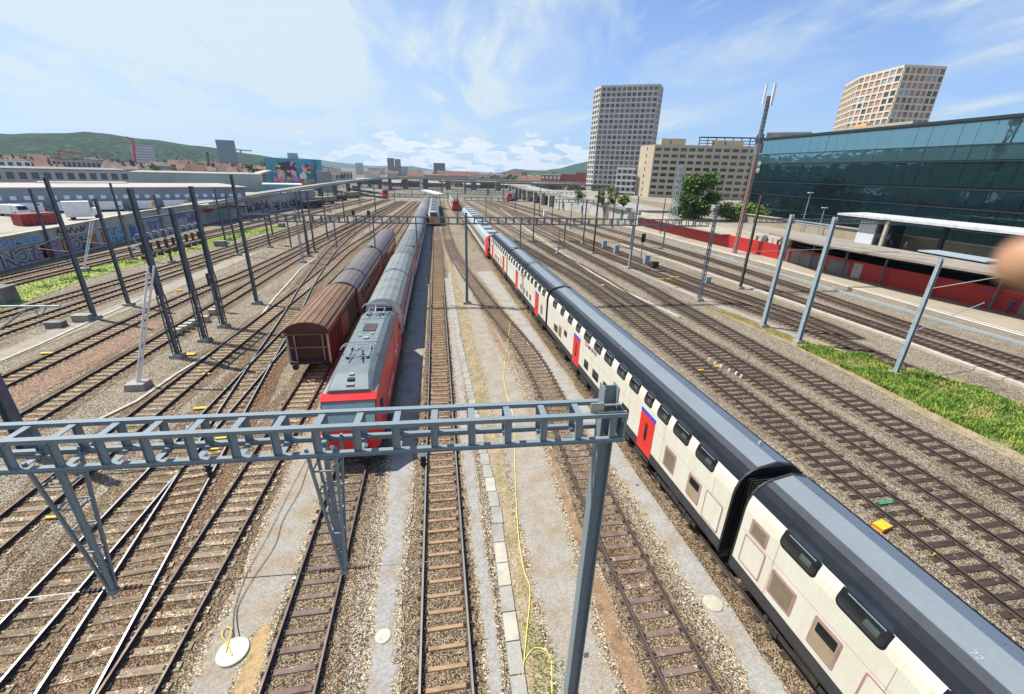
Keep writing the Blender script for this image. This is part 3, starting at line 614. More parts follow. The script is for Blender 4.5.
def mast(px, py, h, label, kind='h', m=None, w=.26, arm=0, group='overhead line masts', found=True, brk=None):
    p = at(px, py, 0.1) if not isinstance(px, Vector) else px
    m = m or m_mast
    r_ = thing('catenary_mast', label, 'mast', (p.x, p.y, 0), group=group)
    b = MB()
    if kind == 'h': h_mast(b, p.x, p.y, .25, h, w, w * 1.15)
    elif kind == 'combo':
        lattice(b, p.x, p.y, .25, h * .40, w * 1.35, w * 1.2, .035, .38); h_mast(b, p.x, p.y, h * .40, h, w * 1.15, w * 1.3)
        h_mast(b, p.x, p.y, .25, h * .40, w * .8, w * .8)
    elif kind == 'lattice': lattice(b, p.x, p.y, .25, h, w * 1.6, w, .03, .5)
    elif kind == 'tube': b.tube([(p.x, p.y, .25), (p.x, p.y, h)], [w * .55, w * .35], 10)
    b.build('mast_column', m, r_, world=True)
    if found: MB().hull([(p.x-.45, p.y-.4, 0), (p.x+.45, p.y-.4, 0), (p.x+.45, p.y+.4, 0), (p.x-.45, p.y+.4, 0)], [(p.x-.4, p.y-.35, .3), (p.x+.4, p.y-.35, .3), (p.x+.4, p.y+.35, .3), (p.x-.4, p.y+.35, .3)]).build('foundation', m_conc, r_, world=True)
    if arm:
        a = MB(); z = 6.6; L_ = abs(arm); s = 1 if arm > 0 else -1
        a.tube([(p.x + s*.15, p.y, z + 1.2), (p.x + s*L_*.95, p.y, z + .25)], .03, 6); a.tube([(p.x + s*.15, p.y, z - .3), (p.x + s*L_, p.y, z)], .035, 6); a.tube([(p.x + s*L_*.6, p.y, z + .05), (p.x + s*L_*.75, p.y, z + .6)], .02, 5)
        c = a.build('cantilever', m_galv, r_, world=True)
        i_ = MB()
        for zz in (z + 1.2, z - .3):
            for k in range(4): i_.tube([(p.x + s*(.2 + .09*k), p.y, zz), (p.x + s*(.25 + .09*k), p.y, zz)], .08, 8)
        i_.build('insulator', m_insul, r_, world=True)
    return r_, p
mast(95, 318, 12.5, 'tall plain steel mast on a concrete block with a grey box beside it, far left', 'h', w=.30, arm=-2.4)
mast(55, 258, 9.9, 'thin mast in front of the word painted wall at the far left edge', 'h', w=.28, arm=2.2)
mast(178, 356, 12.3, 'nearest of the three lattice-footed masts, beside the white braced pole', 'combo', w=.30)
mast(129, 305, 10.6, 'plain mast between the grassy strip pair of tracks and the white pole', 'h', w=.27, arm=-2.2)
mast(205, 340, 10.8, 'middle one of the three lattice-footed masts, carrying brown insulators', 'combo', w=.30)
mast(224, 326, 12.2, 'farthest of the three lattice-footed masts, beside a dark signal', 'combo', w=.30)
mast(257, 303, 13.0, 'tallest mast behind the three lattice-footed ones, carrying the left end of the far gantry', 'h', w=.30)
mast(133, 259, 10.9, 'mast standing on the grassy strip in front of the bluish graffiti', 'h', w=.28, arm=2.0)
mast(172, 262, 9.6, 'mast on the grassy strip partly behind the insulator frame', 'h', w=.26, arm=2)
mast(238, 255, 9.5, 'slim mast in front of the red and blue graffiti', 'h', w=.25, arm=2.2)
mast(226, 243, 9.8, 'slim mast on the grass before the red graffiti, with a dark box at its foot', 'h', w=.26, arm=-2)
mast(270, 247, 8.2, 'mast just right of the left end of the far gantry', 'h', w=.26)
mast(273, 236, 7.6, 'smaller mast right behind the left end of the far gantry', 'h', w=.26, arm=2)
mast(309, 256, 10.4, 'left mast of the close pair above the yard lead tracks', 'combo', w=.24)
mast(315, 252, 10.2, 'right mast of the close pair above the yard lead tracks', 'h', w=.26)
mast(328, 240, 8.7, 'distant mast behind the close pair, nearer the goods wagon', 'h', w=.24, arm=2)
mast(376, 214, 10.5, 'far mast above the rust-stained tracks', 'h', w=.3, arm=2)
mast(303, 262, 8, 'pale slender mast left of the close pair', 'lattice', m=m_galv_l, w=.18)
mast(28, 452, 10.6, 'thick dark mast cut by the left edge, behind the near gantry', 'h', m=m_mast, w=.42)
mast(467, 303, 9.95, 'dark post between middle track and the double-deck train carrying the far gantry', 'h', m=m_galv, w=.30)
mast(699, 300, 11.2, 'slim mast at the right end of the far gantry, on the grassy verge', 'lattice', w=.22)
mast(763, 326, 11.1, 'first sunlit steel mast on the verge, left of the taller pair mate', 'h', m=m_galv_l, w=.34)
mast(798, 342, 11.3, 'second sunlit steel mast on the verge, where the lush grass begins', 'h', m=m_galv_l, w=.34)
mast(895, 374, 9.3, 'pale green-grey mast rising from the lush grass in front of the platform', 'h', m=m_galv_l, w=.28)
mast(629, 268, 11.2, 'blue-grey slim mast beside the yellow-topped box', 'h', m=m_galv_l, w=.3)
mast(740, 288, 12.2, 'dark brown mast with yellow mark between the right tracks', 'h', m=m_mast_b, w=.28)
mast(503, 200, 9.1, 'distant mast beside the small red train under the viaduct', 'h', m=m_galv, w=.5)
mast(533, 241, 10.2, 'slim dark mast passing in front of the far gantry', 'h', w=.24)
mast(539, 216, 10.8, 'far blue-grey mast near the viaduct piers', 'h', m=m_galv, w=.3)
mast(552, 218, 6.1, 'short far mast right of the white cylinder', 'h', w=.24)
mast(558, 253, 4.7, 'short post below the far gantry beside the long trough', 'tube', m=m_galv, w=.24)
mast(583, 243, 9.2, 'mast in front of the white graffiti wall, left of the dark one', 'h', w=.26)
mast(593, 253, 11.4, 'dark mast in front of the white graffiti wall, taller of the two', 'h', m=m_mast_b, w=.28)
mast(582, 217, 6, 'far thin mast at the foot of the white graffiti wall', 'h', w=.26)
mast(486, 222, 8, 'thin mast beside the red and white railcar', 'h', w=.2, arm=2)
mast(533, 199, 8, 'thin distant mast by the viaduct', 'h', w=.3, arm=-2)
mast(559, 210, 7, 'distant mast before the viaduct openings', 'h', w=.3, arm=-2)
mast(612, 228, 9, 'dark post standing on the right tracks before the painted wall', 'h', m=m_mast_b, w=.26)
mast(660, 235, 9, 'thin dark post at the edge of the dim red wall', 'h', m=m_mast_b, w=.2)
for px, py, h, l in [(345, 222, 8, 'hazy yard mast left of the pair of dark signals'), (395, 205, 8, 'hazy yard mast above the red-rust tracks'), (412, 197, 8.5, 'hazy yard mast left of the coach train end'), (448, 202, 8.5, 'hazy mast right of the orange train'), (458, 223, 8, 'thin mast between orange train and red railcar'), (300, 222, 8, 'hazy mast before the grey graffiti'), (360, 205, 8, 'hazy mast under the curved viaduct'), (520, 190, 9, 'hazy mast under the far overpass right of the small red train')]:
    mast(px, py, h, l, 'h', w=.28, arm=2.4)
for px, py, h, x2 in [(570, 228, 7, 1), (548, 205, 8, -1), (606, 215, 8, -1), (625, 219, 8, 1), (515, 212, 8, 1), (495, 192, 8, 1), (380, 196, 8, 1), (330, 212, 8, -1)]:
    mast(px, py, h, 'distant thin overhead line mast, one of several alike in the crowded middle distance', 'h', w=.22, arm=2 * x2, group='small distant masts')

def gantry(label, y, x0, x1, zt, h=.65, d=.45, m=m_mast, sp=.85, y2=None):
    y2 = y if y2 is None else y2
    r_ = thing('overhead_gantry', label, 'gantry', (x0, y, 0)); b = MB()
    for dy in (0, d):
        for z in (zt, zt - h): b.beam((x0, y + dy, z), (x1, y2 + dy, z), .09, .09)
        n = int(abs(x1 - x0) / sp)
        for k in range(n + 1):
            x = x0 + (x1 - x0) * k / n; yy = y + (y2 - y) * k / n
            b.box(x - .05, x + .05, yy + dy - .03, yy + dy + .03, zt - h, zt)
            if dy: b.box(x - .04, x + .04, yy, yy + d, zt - .02, zt + .02); b.box(x - .04, x + .04, yy, yy + d, zt - h - .02, zt - h + .02)
    b.build('beam', m, r_, world=True)
    return r_
g2 = gantry('far gantry beam between the tallest left mast and the dark middle post', 48.6, -19.5, 3.0, 9.35, y2=47.6)
g3 = gantry('far gantry beam running right from the dark middle post over the double-deck train', 47.2, 3.1, 31.2, 9.45)
gantry('thin gantry beam right of the brown mast, reaching over the platform tracks', 52.2, 41.2, 62, 9.3, .5, .4)
gantry('short pale beam joining the two sunlit masts on the verge', 36.8, 32.9, 33.05, 10.6, .2, .2, m_galv_l, .1, y2=32.6)
def hang(g_, x, y, z0, z1):
    b = MB(); b.beam((x, y, z0), (x, y, z1), .12, .12); b.tube([(x, y, z1 + .1), (x - 1.3, y, z1 + .25)], .03, 6); b.build('drop_arm', m_mast, g_, world=True)
    i_ = MB(); i_.tube([(x - .2, y, z1 + .13), (x - .55, y, z1 + .17)], .07, 8); i_.build('insulator', m_insul, g_, world=True)
for x in (-15, -10.5, -6.6, -2.2): hang(g2, x, 48.3, 8.7, 6.1)
for x in (9, 14, 22, 26): hang(g3, x, 47.4, 8.8, 6.1)
for i, (y, x0, x1, z) in enumerate([(74, -24, -2, 8.6), (108, -34, 3, 8.6), (96, 6, 36, 8.8), (150, -30, 2, 8.6), (140, 5, 44, 8.6), (200, -36, 40, 8.5)]):
    if i == 0: continue
    gantry(['', 'hazy gantry beam over the left yard beyond the close pair of masts', 'hazy gantry beam over the right tracks near the red railcar', 'very distant gantry over the left yard', 'very distant gantry over the right tracks', 'most distant gantry before the overpass'][i], y, x0, x1, z, .6, .4, m_mast, 1.4)

# left insulator frames between lattice-footed masts
fr = thing('switch_frame', 'frame of brown insulators and round fittings between the three lattice-footed masts', 'insulator frame', (-20, 36, 0))
pA, pB, pC = at(178, 356, 0.1), at(205, 340, .1), at(224, 326, .1)
b = MB()
for z, dx in ((7.9, 0), (10.3, 0)): b.beam((pA.x, pA.y, z), (pC.x, pC.y, z), .12, .12)
b.beam((pA.x - 3.0, pA.y + 3, 8.0), (pA.x + .1, pA.y, 8.0), .08, .08)
b.build('crossbar', m_mast, fr, world=True)
b = MB(); c = MB()
for k in range(9):
    t = k / 8; x = pA.x + (pC.x - pA.x) * t - .3; y = pA.y + (pC.y - pA.y) * t
    b.tube([(x, y, 8.0), (x, y, 8.6)], [.11, .11], 8)
    b.box(x - .15, x + .15, y - .15, y + .15, 7.55, 7.8)
    c.tube([(x + .35*math.cos(q*.7), y + .02, 8.95 + .35*math.sin(q*.7)) for q in range(9)], .035, 5)
b.build('insulator', m_insul, fr, world=True); c.build('corona_ring', m_galv_l, fr, world=True)

def brace(px, py, tx, ty, z, label):
    p = at(px, py, .3); q = Vector(p); t_ = ray(tx, ty); k = math.hypot(p.x, p.y) / math.hypot(t_.x, t_.y); top = Vector((0, 0, CAMZ)) + t_ * k
    top = Vector((p.x + (top.x - p.x), top.y, top.z))
    r_ = thing('braced_pole', label, 'pole', (p.x, p.y, 0))
    b = MB(); w = .17
    for s in (-1, 1): b.beam((p.x + s * .07, p.y, .3), (top.x + s * w, top.y, top.z), .11, .11)
    for k in range(1, 16):
        f = k / 16; x = p.x + (top.x - p.x) * f; y = p.y + (top.y - p.y) * f; zz = .3 + (top.z - .3) * f; ww = .05 + (w - .05) * f
        b.beam((x - ww, y, zz), (x + ww, y, zz), .04, .04)
    b.build('ladder_strut', m_white if True else m_conc_l, r_, world=True)
    MB().hull([(p.x-.6, p.y-.5, 0), (p.x+.6, p.y-.5, 0), (p.x+.6, p.y+.5, 0), (p.x-.6, p.y+.5, 0)], [(p.x-.55, p.y-.45, .45), (p.x+.55, p.y-.45, .45), (p.x+.55, p.y+.45, .45), (p.x-.55, p.y+.45, .45)]).build('foundation', m_conc, r_, world=True)
brace(138, 384, 151, 266, 0, 'white braced pole leaning on a concrete block near the left lattice-footed masts')
brace(84, 269, 92, 222, 0, 'pale straight strut on the grassy strip before the graffiti wall')

# small trackside items
def blockbox(px, py, sx, sy, sz, m, name, label, cat, z0=0, lid=None, rz=0):
    p = at(px, py, 0); r_ = thing(name, label, cat, (p.x, p.y, z0), rz)
    MB().hull([(-sx/2, -sy/2, 0), (sx/2, -sy/2, 0), (sx/2, sy/2, 0), (-sx/2, sy/2, 0)], [(-sx/2*.94, -sy/2*.94, sz), (sx/2*.94, -sy/2*.94, sz), (sx/2*.94, sy/2*.94, sz), (-sx/2*.94, sy/2*.94, sz)]).build('housing', m, r_)
    MB().box(-sx/2*1.05, sx/2*1.05, -sy/2*1.05, sy/2*1.05, sz + .002, sz + .05).build('lid', lid or m, r_)
    return r_
blockbox(84, 321, 1.4, .8, .6, m_conc, 'equipment_box', 'grey equipment box beside the tall plain mast at the left', 'equipment box')
blockbox(57, 327, 1.3, .8, .5, m_conc_d, 'equipment_box', 'small dark box lying left of the grey equipment box', 'equipment box')
blockbox(2, 303, 2.2, 1.8, 1.7, m_conc_d, 'equipment_box', 'dark block at the left picture edge on the grassy strip', 'equipment box')
blockbox(221, 246, 1.8, 1.2, .9, m_conc_d, 'equipment_box', 'dark box at the foot of the slim mast before the red graffiti', 'equipment box')
blockbox(282, 227, 1.4, 1.2, .9, m_conc_d, 'equipment_box', 'dark box at the far end of the grassy strip', 'equipment box')
for px, py, l in [(604, 248, 'first pale blue relay cabinet right of the far gantry posts'), (616, 253, 'second pale blue relay cabinet, left of the orange-marked post'), (646, 264, 'pale blue relay cabinet beside the yellow-topped brown box')]:
    blockbox(px, py, .9, .7, 1.5, m_galv_l, 'relay_cabinet', l, 'cabinet')
blockbox(654, 268, 1.1, .9, 1.0, m_rust, 'equipment_box', 'rusty brown box with a yellow post, beside the relay cabinet', 'equipment box')
blockbox(545, 217, 1.2, 1.2, 2.2, m_white, 'relay_cabinet', 'white cylindrical cabinet near the short far mast', 'cabinet')
blockbox(707, 283, .8, .6, .9, m_galv_l, 'equipment_box', 'pale box left of the slim verge mast', 'equipment box')
blockbox(881, 528, .62, .42, .16, m_orange, 'track_box', 'bright orange box lying beside the track next to the double-deck train roof', 'track box', rz=.2, lid=m_yellow)
def plate(px, py, sx, sy, m, label, h=.05, rz=0.0, cat='marker', name='track_marker'):
    p = at(px, py, .1); b = MB().box(-sx/2, sx/2, -sy/2, sy/2, 0, h); o = b.build(name, m); o.location = (p.x, p.y, .075); o.rotation_euler = (0, 0, rz); return tag(o, label, cat)
YM = [(47, 353, .9, .25, 'yellow marker lying left of the track with dark ballast'), (206, 374, .55, .2, 'yellow marker left of the bundle of crossing rails, upper one'), (200, 408, .7, .25, 'yellow marker near the gantry beam by the worn sleepers'), (221, 438, .55, .15, 'yellow bar seen through the near beam over the switch rails'), (214, 449, .5, .12, 'lower yellow bar seen through the near beam'), (174, 462, .9, .12, 'yellow bar below the near beam between switch rails'), (54, 517, .6, .12, 'yellow piece on the thin trough behind the left drop arm'), (238, 290, .1, .1, ''), (664, 279, 2.2, .3, 'long yellow bar by the verge track left of the slim mast'), (675, 277, 1.3, .3, 'shorter yellow bar right of the long one'), (676, 287, .4, .3, 'small orange knob by the slim mast'), (700, 370, .6, .2, 'left yellow plate between the dark-sleepered rails'), (719, 366, .7, .2, 'right yellow plate between the dark-sleepered rails'), (603, 285, .5, .5, 'yellow lamp cover beside the merging rails'), (194, 375, .1, .1, ''), (190, 354, .8, .4, 'yellow rope bundle at the foot of the nearest lattice-footed mast'), (179, 290, .6, .4, 'yellow box beside a black one, between the left masts')]
for px, py, sx, sy, l in YM:
    if l: plate(px, py, sx, sy, m_yellow, l, .06)
m_green = mat('green_plate', (0.05, 0.22, 0.12), .6)
plate(885, 502, .75, .22, m_green, 'green plate between the rails next to the double-deck train', .04)
for i, (px, py) in enumerate([(893, 520), (907, 528), (923, 519), (938, 529), (934, 555)]):
    tag(plate(px, py, .07, .05, m_yellow, 'small yellow cap on the rail near the orange box', .12, cat='rail clip', name='rail_clip'), group='yellow caps on the rails')
plate(637, 484, .14, .06, mat('blue_plastic', (0.08, 0.25, 0.8), .5), 'scrap of blue plastic on the path beside the double-deck train', .02, cat='litter', name='plastic_scrap')
plate(294, 578, .12, .10, m_white, 'small white scrap beside the left rail under the middle drop arm', .03, cat='litter', name='paper_scrap')
for i, (px, py) in enumerate([(709, 360), (715, 364), (721, 367), (729, 371), (736, 374), (741, 377)]):
    p = at(px, py, .1); b = MB(); b.tube([(0, 0, 0), (0, 0, .28)], [.09, .06], 8); o = b.build('track_lamp', m_white); o.location = (p.x, p.y, .03)
    tag(o, 'small white post in the short row along the rail right of the double-deck train', 'marker post', 'white posts along the rail')
for i, px in enumerate([(178, 334), (184, 331), (189, 328), (194, 325), (206, 321), (213, 314), (218, 311)]):
    p = at(*px, .1); b = MB().box(-.3, .3, -.2, .2, 0, .55); b.box(-.32, .32, -.22, .22, .55, .6); o = b.build('concrete_post', m_conc_l); o.location = (p.x, p.y, 0)
    tag(o, 'small pale concrete block in the row between the left masts', 'block', 'pale blocks between the left masts')
def signal(px, py, h, label, top=True):
    p = at(px, py, 0); r_ = thing('railway_signal', label, 'signal', (p.x, p.y, 0)); b = MB(); b.tube([(0, 0, 0), (0, 0, h)], .09, 8); b.build('signal_post', m_galv, r_)
    q = MB(); q.hull([(-.3, -.1, h-.2), (.3, -.1, h-.2), (.3, .12, h-.2), (-.3, .12, h-.2)], [(-.3, -.1, h+1.1), (.3, -.1, h+1.1), (.3, .12, h+1.1), (-.3, .12, h+1.1)]); hd = q.build('signal_head', m_black, r_)
    for k in range(2):
        l = MB(); l.tube([(0, -.1, h+.2+.5*k), (0, -.2, h+.2+.5*k)], .11, 10); c = l.build('lens_hood', m_black, hd)
signal(218, 311, 2.8, 'dark track signal behind the farthest lattice-footed mast')
signal(355.5, 235, 4.2, 'dark two-lamp signal left of the purple coach')
signal(371, 240, 4.8, 'dark two-lamp signal nearest the purple coach')
signal(639, 270, 4.6, 'tall dark signal right of the blue-grey slim mast')
signal(206, 470, .1, 'x') if False else None
# manholes / disc
def disc(px, py, r, h, m, label, name='manhole_cover', cat='manhole cover'):
    p = at(px, py, .05); b = MB(); b.tube([(0, 0, 0), (0, 0, h), (0, 0, h + .015)], [r, r, r * .96], 40); o = b.build(name, m); o.location = (p.x, p.y, .02); return tag(o, label, cat)
dc = disc(233, 652, .45, .07, mat('cast_concrete', (0.50, 0.48, 0.39), .8, var=.1, scale=4), 'round pale concrete lid with yellow cables, bottom left of the picture', 'manhole_cover')
disc(713, 603, .33, .03, mat('manhole_conc', (0.40, 0.37, 0.29), .85, var=.15, scale=4), 'round manhole lid between the rusty track and the double-deck train')
disc(383, 636, .25, .03, mat('manhole_conc2', (0.44, 0.41, 0.34), .85, var=.12, scale=4), 'small round lid on the pale strip left of the middle track')
def cable(pts, r, m, label, cat='cable', z=.07, name='cable'):
    P = [at(px, py, z) for px, py in pts]; b = MB()
    S_ = []
    for i in range(len(P) - 1):
        p0, p1, p2, p3 = P[max(i-1, 0)], P[i], P[i+1], P[min(i+2, len(P)-1)]
        for k in range(6):
            t = k / 6; S_.append(.5 * ((2*p1) + (p2-p0)*t + (2*p0-5*p1+4*p2-p3)*t*t + (3*p1-p0-3*p2+p3)*t*t*t))
    S_.append(P[-1]); b.tube(S_, r, 6); return tag(b.build(name, m), label, cat)
m_ycable = mat('yellow_hose', (0.78, 0.70, 0.16), .5, var=.1)
cable([(513, 300), (508, 340), (504, 380), (514, 420), (515, 470), (518, 530), (524, 570), (530, 590), (526, 640), (521, 694), (520, 720)], .016, m_ycable, 'long thin yellow hose running down the verge beside the slabs', 'hose', name='hose')
cable([(514, 694), (520, 670), (528, 655), (535, 648), (545, 650), (551, 660), (552, 680), (552, 710)], .016, m_ycable, 'looped end of yellow hose near the foot of the gantry post', 'hose', .05, name='hose')
cable([(240, 640), (237, 610), (252, 580), (275, 545), (283, 520), (300, 490), (307, 470), (318, 445)], .012, m_black, 'thin black cable from the round lid towards the near beam', 'cable')
cable([(234, 640), (234, 612), (246, 575), (268, 535), (290, 490), (306, 460)], .010, m_under, 'second thin dark cable beside the black one from the round lid', 'cable')
cable([(232, 655), (228, 645), (222, 635), (224, 627), (231, 629), (229, 640), (226, 652)], .018, m_yellow, 'yellow cable looping over the round lid', 'cable', .12)

# ------------------------------------------------------------------ double-deck train
m_cream = mat('cream_paint', (0.60, 0.59, 0.50), .42, var=.05, scale=.8, col2=(0.56, 0.48, 0.36), thr=(.45, .85), coord='obj', stretch=(2.5, 2.5, .3), fine=.05)
m_dband = mat('dark_band', (0.012, 0.016, 0.024), .6, var=.12, spec=.10)
m_dband2 = mat('dark_grey_band', (0.020, 0.026, 0.035), .6, var=.1)
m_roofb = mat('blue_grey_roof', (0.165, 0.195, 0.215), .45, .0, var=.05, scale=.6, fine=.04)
m_roofb_shaded = mat('blue_grey_roof_shaded', (0.10, 0.13, 0.17), .45, .0, var=.06, scale=.6, fine=.04)  # right roof slope: darker copy of the roof colour, its shade painted in
m_skirt = mat('grey_skirt', (0.035, 0.035, 0.038), .55, var=.15)
m_red = mat('signal_red', (0.62, 0.022, 0.015), .4, var=.06)
m_redpink = mat('seam_pink', (0.36, 0.20, 0.22), .5)
m_blue = mat('sign_blue', (0.02, 0.06, 0.50), .5, var=.05)
m_pane_refl = mat('pane_reflection', (0.06, 0.085, 0.08), .3)  # greenish patch painted on the upper panes as a reflection
m_tan = mat('tan_panel', (0.33, 0.26, 0.17), .3, var=.1)
def text(s, size, m, parent, loc, rot, name='lettering', ext=.004, bold=0.0):
    c = bpy.data.curves.new(name, 'FONT'); c.body = s; c.size = size; c.extrude = ext; c.offset = bold; c.resolution_u = 2
    o = bpy.data.objects.new(name, c); COL.objects.link(o); dg = bpy.context.evaluated_depsgraph_get(); dg.update()
    me = bpy.data.meshes.new_from_object(o.evaluated_get(dg)); bpy.data.objects.remove(o); bpy.data.curves.remove(c)
    me.materials.clear(); me.materials.append(m)
    o = bpy.data.objects.new(name, me); COL.objects.link(o); o.location = loc; o.rotation_euler = rot
    if parent: o.parent = parent
    return o
DP = [(-1.35, .96), (-1.39, 1.1), (-1.39, 3.62), (-1.36, 3.9), (-1.27, 4.18), (-1.10, 4.42), (-.88, 4.58), (-.66, 4.68), (0.06, 4.84), (.66, 4.68), (.95, 4.52), (1.20, 4.28), (1.36, 3.9), (1.39, 3.62), (1.39, 1.1), (1.35, .96)]
def prof_x(z):
    for a, b in zip(DP[:8], DP[1:8]):
        if a[1] <= z <= b[1]: return a[0] + (b[0]-a[0]) * (z-a[1]) / (b[1]-a[1])
    return -.66
def side_patch(y0, y1, z0, z1, off=.012, r=.12, nz=5, side=-1):
    """rounded patch that follows the side profile, with real thickness"""
    b = MB(); zs = []
    pts = []
    rr = min(r, (y1-y0)/2.2, (z1-z0)/2.2)
    for cx_, cz_, a0 in ((y1-rr, z1-rr, 0), (y0+rr, z1-rr, 90), (y0+rr, z0+rr, 180), (y1-rr, z0+rr, 270)):
        for k in range(4): a = R(a0 + k*30); pts.append((cx_ + rr*math.cos(a), cz_ + rr*math.sin(a)))
    # split in horizontal bands so that it bends with the profile
    zl = sorted(set([z0, z1, z0+rr, z1-rr] + [z0 + (z1-z0)*k/nz for k in range(nz+1)] + [z0 + rr*(1-math.cos(R(q))) for q in (30, 60)] + [z1 - rr*(1-math.cos(R(q))) for q in (30, 60)]))
    rows = []
    for z in zl:
        dz = max(0, z0 + rr - z, z - (z1 - rr)); ins = rr - math.sqrt(max(0, rr*rr - dz*dz))
        rows.append((z, y0 + ins, y1 - ins))
    sec = [[(prof_x(z) * -side - 0 if side > 0 else prof_x(z) - off, ya, z), (prof_x(z) * -side + off if side > 0 else prof_x(z) - off, yb, z)] for z, ya, yb in rows]
    if side > 0: sec = [[(-prof_x(z) + off, ya, z), (-prof_x(z) + off, yb, z)] for z, ya, yb in rows]
    b.loft(sec)
    back = [[(q[0] + (.03 if side < 0 else -.03), q[1], q[2]) for q in s_] for s_ in sec]
    n = len(sec)
    for i in range(n - 1):
        for j in (0, 1): b.face([sec[i][j], sec[i+1][j], back[i+1][j], back[i][j]])
    b.face([sec[0][0], sec[0][1], back[0][1], back[0][0]]); b.face([sec[-1][0], sec[-1][1], back[-1][1], back[-1][0]])
    return b
def bogie(root, y, half=1.25, wr=.43, name='bogie', x=1.12):
    b = MB()
    for s in (-1, 1):
        b.box(s*x-.06, s*x+.06, y-half-.45, y+half+.45, .42, .62); b.box(s*x-.1, s*x+.1, y-.45, y+.45, .5, .95)
        for q in (-half, half): b.box(s*x-.1, s*x+.1, y+q-.2, y+q+.2, .34, .6); b.tube([(s*(x+.04), y+q+.3, .45), (s*(x+.04), y+q+.3, .75)], .09, 8)
    b.box(-x, x, y-.25, y+.25, .45, .75)
    bg_ = b.build(name, m_under, root)
    for q in (-half, half):
        w = MB(); 
        for s in (-1, 1): w.tube([(s*.69, y+q, .43), (s*.82, y+q, .43)], wr, 18)
        w.tube([(-.7, y+q, .43), (.7, y+q, .43)], .07, 8)
        w.build('wheelset', m_rust, bg_)
    return bg_
def dd_coach(label, yc0, L, uppers, lowers, doors, panels, logo=None, front=False):
    xw = 11.6 - .0243 * yc0
    root = thing('double_deck_coach', label, 'train coach', (xw, yc0, 0.06), math.atan(.0243), group='coaches of the white double-deck train')
    n = len(DP)
    def seg(i0, i1, name, m, ys=(0, L)):
        b = MB(); b.loft([[(q[0], y, q[1]) for q in DP[i0:i1+1]] for y in ys]); return b.build(name, m, root)
    b = MB(); b.loft([[(q[0], y, q[1]) for q in DP[1:5]] for y in (0.0, L)]); b.loft([[(q[0], y, q[1]) for q in DP[11:15]] for y in (0.0, L)])
    b.build('body', m_cream, root)
    for y in (0.03, L - .03): MB().face([(q[0]*.985, y, q[1]*.997) for q in DP[1:15]]).build('end_wall', m_black, root)
    seg(0, 1, 'skirt', m_skirt); seg(14, 15, 'skirt', m_skirt)
    bb = MB()
    for s, yy in ((-1, 0), (1, 0)):
        bb.box(s*1.395-.006, s*1.395+.006, 0, L, 1.08, 1.5)
    bb.build('sole_band', m_skirt, root)
    b = MB(); b.loft([[(q[0], y, q[1]) for q in DP[4:7]] for y in (0, L)]); b.loft([[(q[0], y, q[1]) for q in DP[9:12]] for y in (0, L)]); b.build('roof_shoulder', m_dband, root)
    b = MB(); b.loft([[(q[0], y, q[1]) for q in DP[6:8]] for y in (0, L)]); b.build('roof_trim', m_dband2, root)
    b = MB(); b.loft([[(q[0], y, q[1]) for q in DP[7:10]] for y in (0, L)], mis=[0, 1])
    for y in (.02, L-.02): b.face([(-.66, y, 4.68), (.06, y, 4.84), (.66, y, 4.68)], 1)
    # narrow ridge seams
    b.box(-.67, -.645, 0, L, 4.675, 4.70, 1); b.box(.05, .075, 0, L, 4.83, 4.852, 1)
    k = 3.0
    while k < L - 1: b.box(.30, .34, k, k + .03, 4.77, 4.80, 1); k += 3.1
    b.build('roof', [m_roofb, m_roofb_shaded], root)
    for y0, y1 in uppers:
        for s in (-1, 1):
            w = side_patch(y0 - .05, y1 + .05, 3.60, 4.36, .006, .16, side=s).build('window_surround', m_dband, root)
            pn = side_patch(y0, y1, 3.67, 4.30, .014, .13, side=s).build('pane', m_glass, w); side_patch(y0 + .12, y1 - .12, 4.10, 4.13, .020, .01, nz=1, side=s).build('vent_bar', m_galv, pn); side_patch(y0 + .18, y0 + .18 + (y1 - y0) * .3, 3.80, 3.98, .017, .02, nz=2, side=s).build('painted_reflection', m_pane_refl, pn)
    for y0, y1, z0, z1 in lowers:
        for s in (-1, 1):
            side_patch(y0, y1, z0, z1, .012, .08, side=s).build('lower_window', m_glass, root)
    for y0 in doors:
        for s in (-1, 1):
            d = side_patch(y0, y0 + 1.38, 1.12, 3.12, .014, .03, side=s).build('door', m_red, root)
            side_patch(y0 + .58, y0 + .82, 1.75, 2.75, .022, .1, side=s).build('door_window', m_glass, d)
            side_patch(y0 - .02, y0 + 1.40, 3.13, 3.32, .014, .02, side=s).build('door_sign', m_blue, d)
            tx_ = -1.39 - .022 if s < 0 else 1.39 + .022
        step = MB().box(-1.44, -1.38, y0 + .1, y0 + 1.3, .9, .94); step.box(-1.44, -1.38, y0 + .1, y0 + 1.3, .6, .64); step.build('step', m_under, root)
    for y0, y1, z0, z1, kind in panels:
        side_patch(y0 - .06, y1 + .06, z0 - .06, z1 + .06, .006, .06).build('panel_frame', m_redpink, root)
        p = side_patch(y0, y1, z0, z1, .011, .05).build('panel', m_cream if kind == 'c' else m_tan, root)
        if kind == 'cw': side_patch(y0 + .06, y1 - .06, (z0+z1)/2 + .06, z1 - .06, .016, .03).build('panel_window', m_glass, p)
        if kind == 't':
            lv = MB(); q_ = z0 + .05
            while q_ < z1 - .05: lv.box(-1.39 - .020, -1.39 - .012, y0 + .04, y1 - .04, q_, q_ + .012); q_ += .055
            lv.build('louvre', m_under, p)
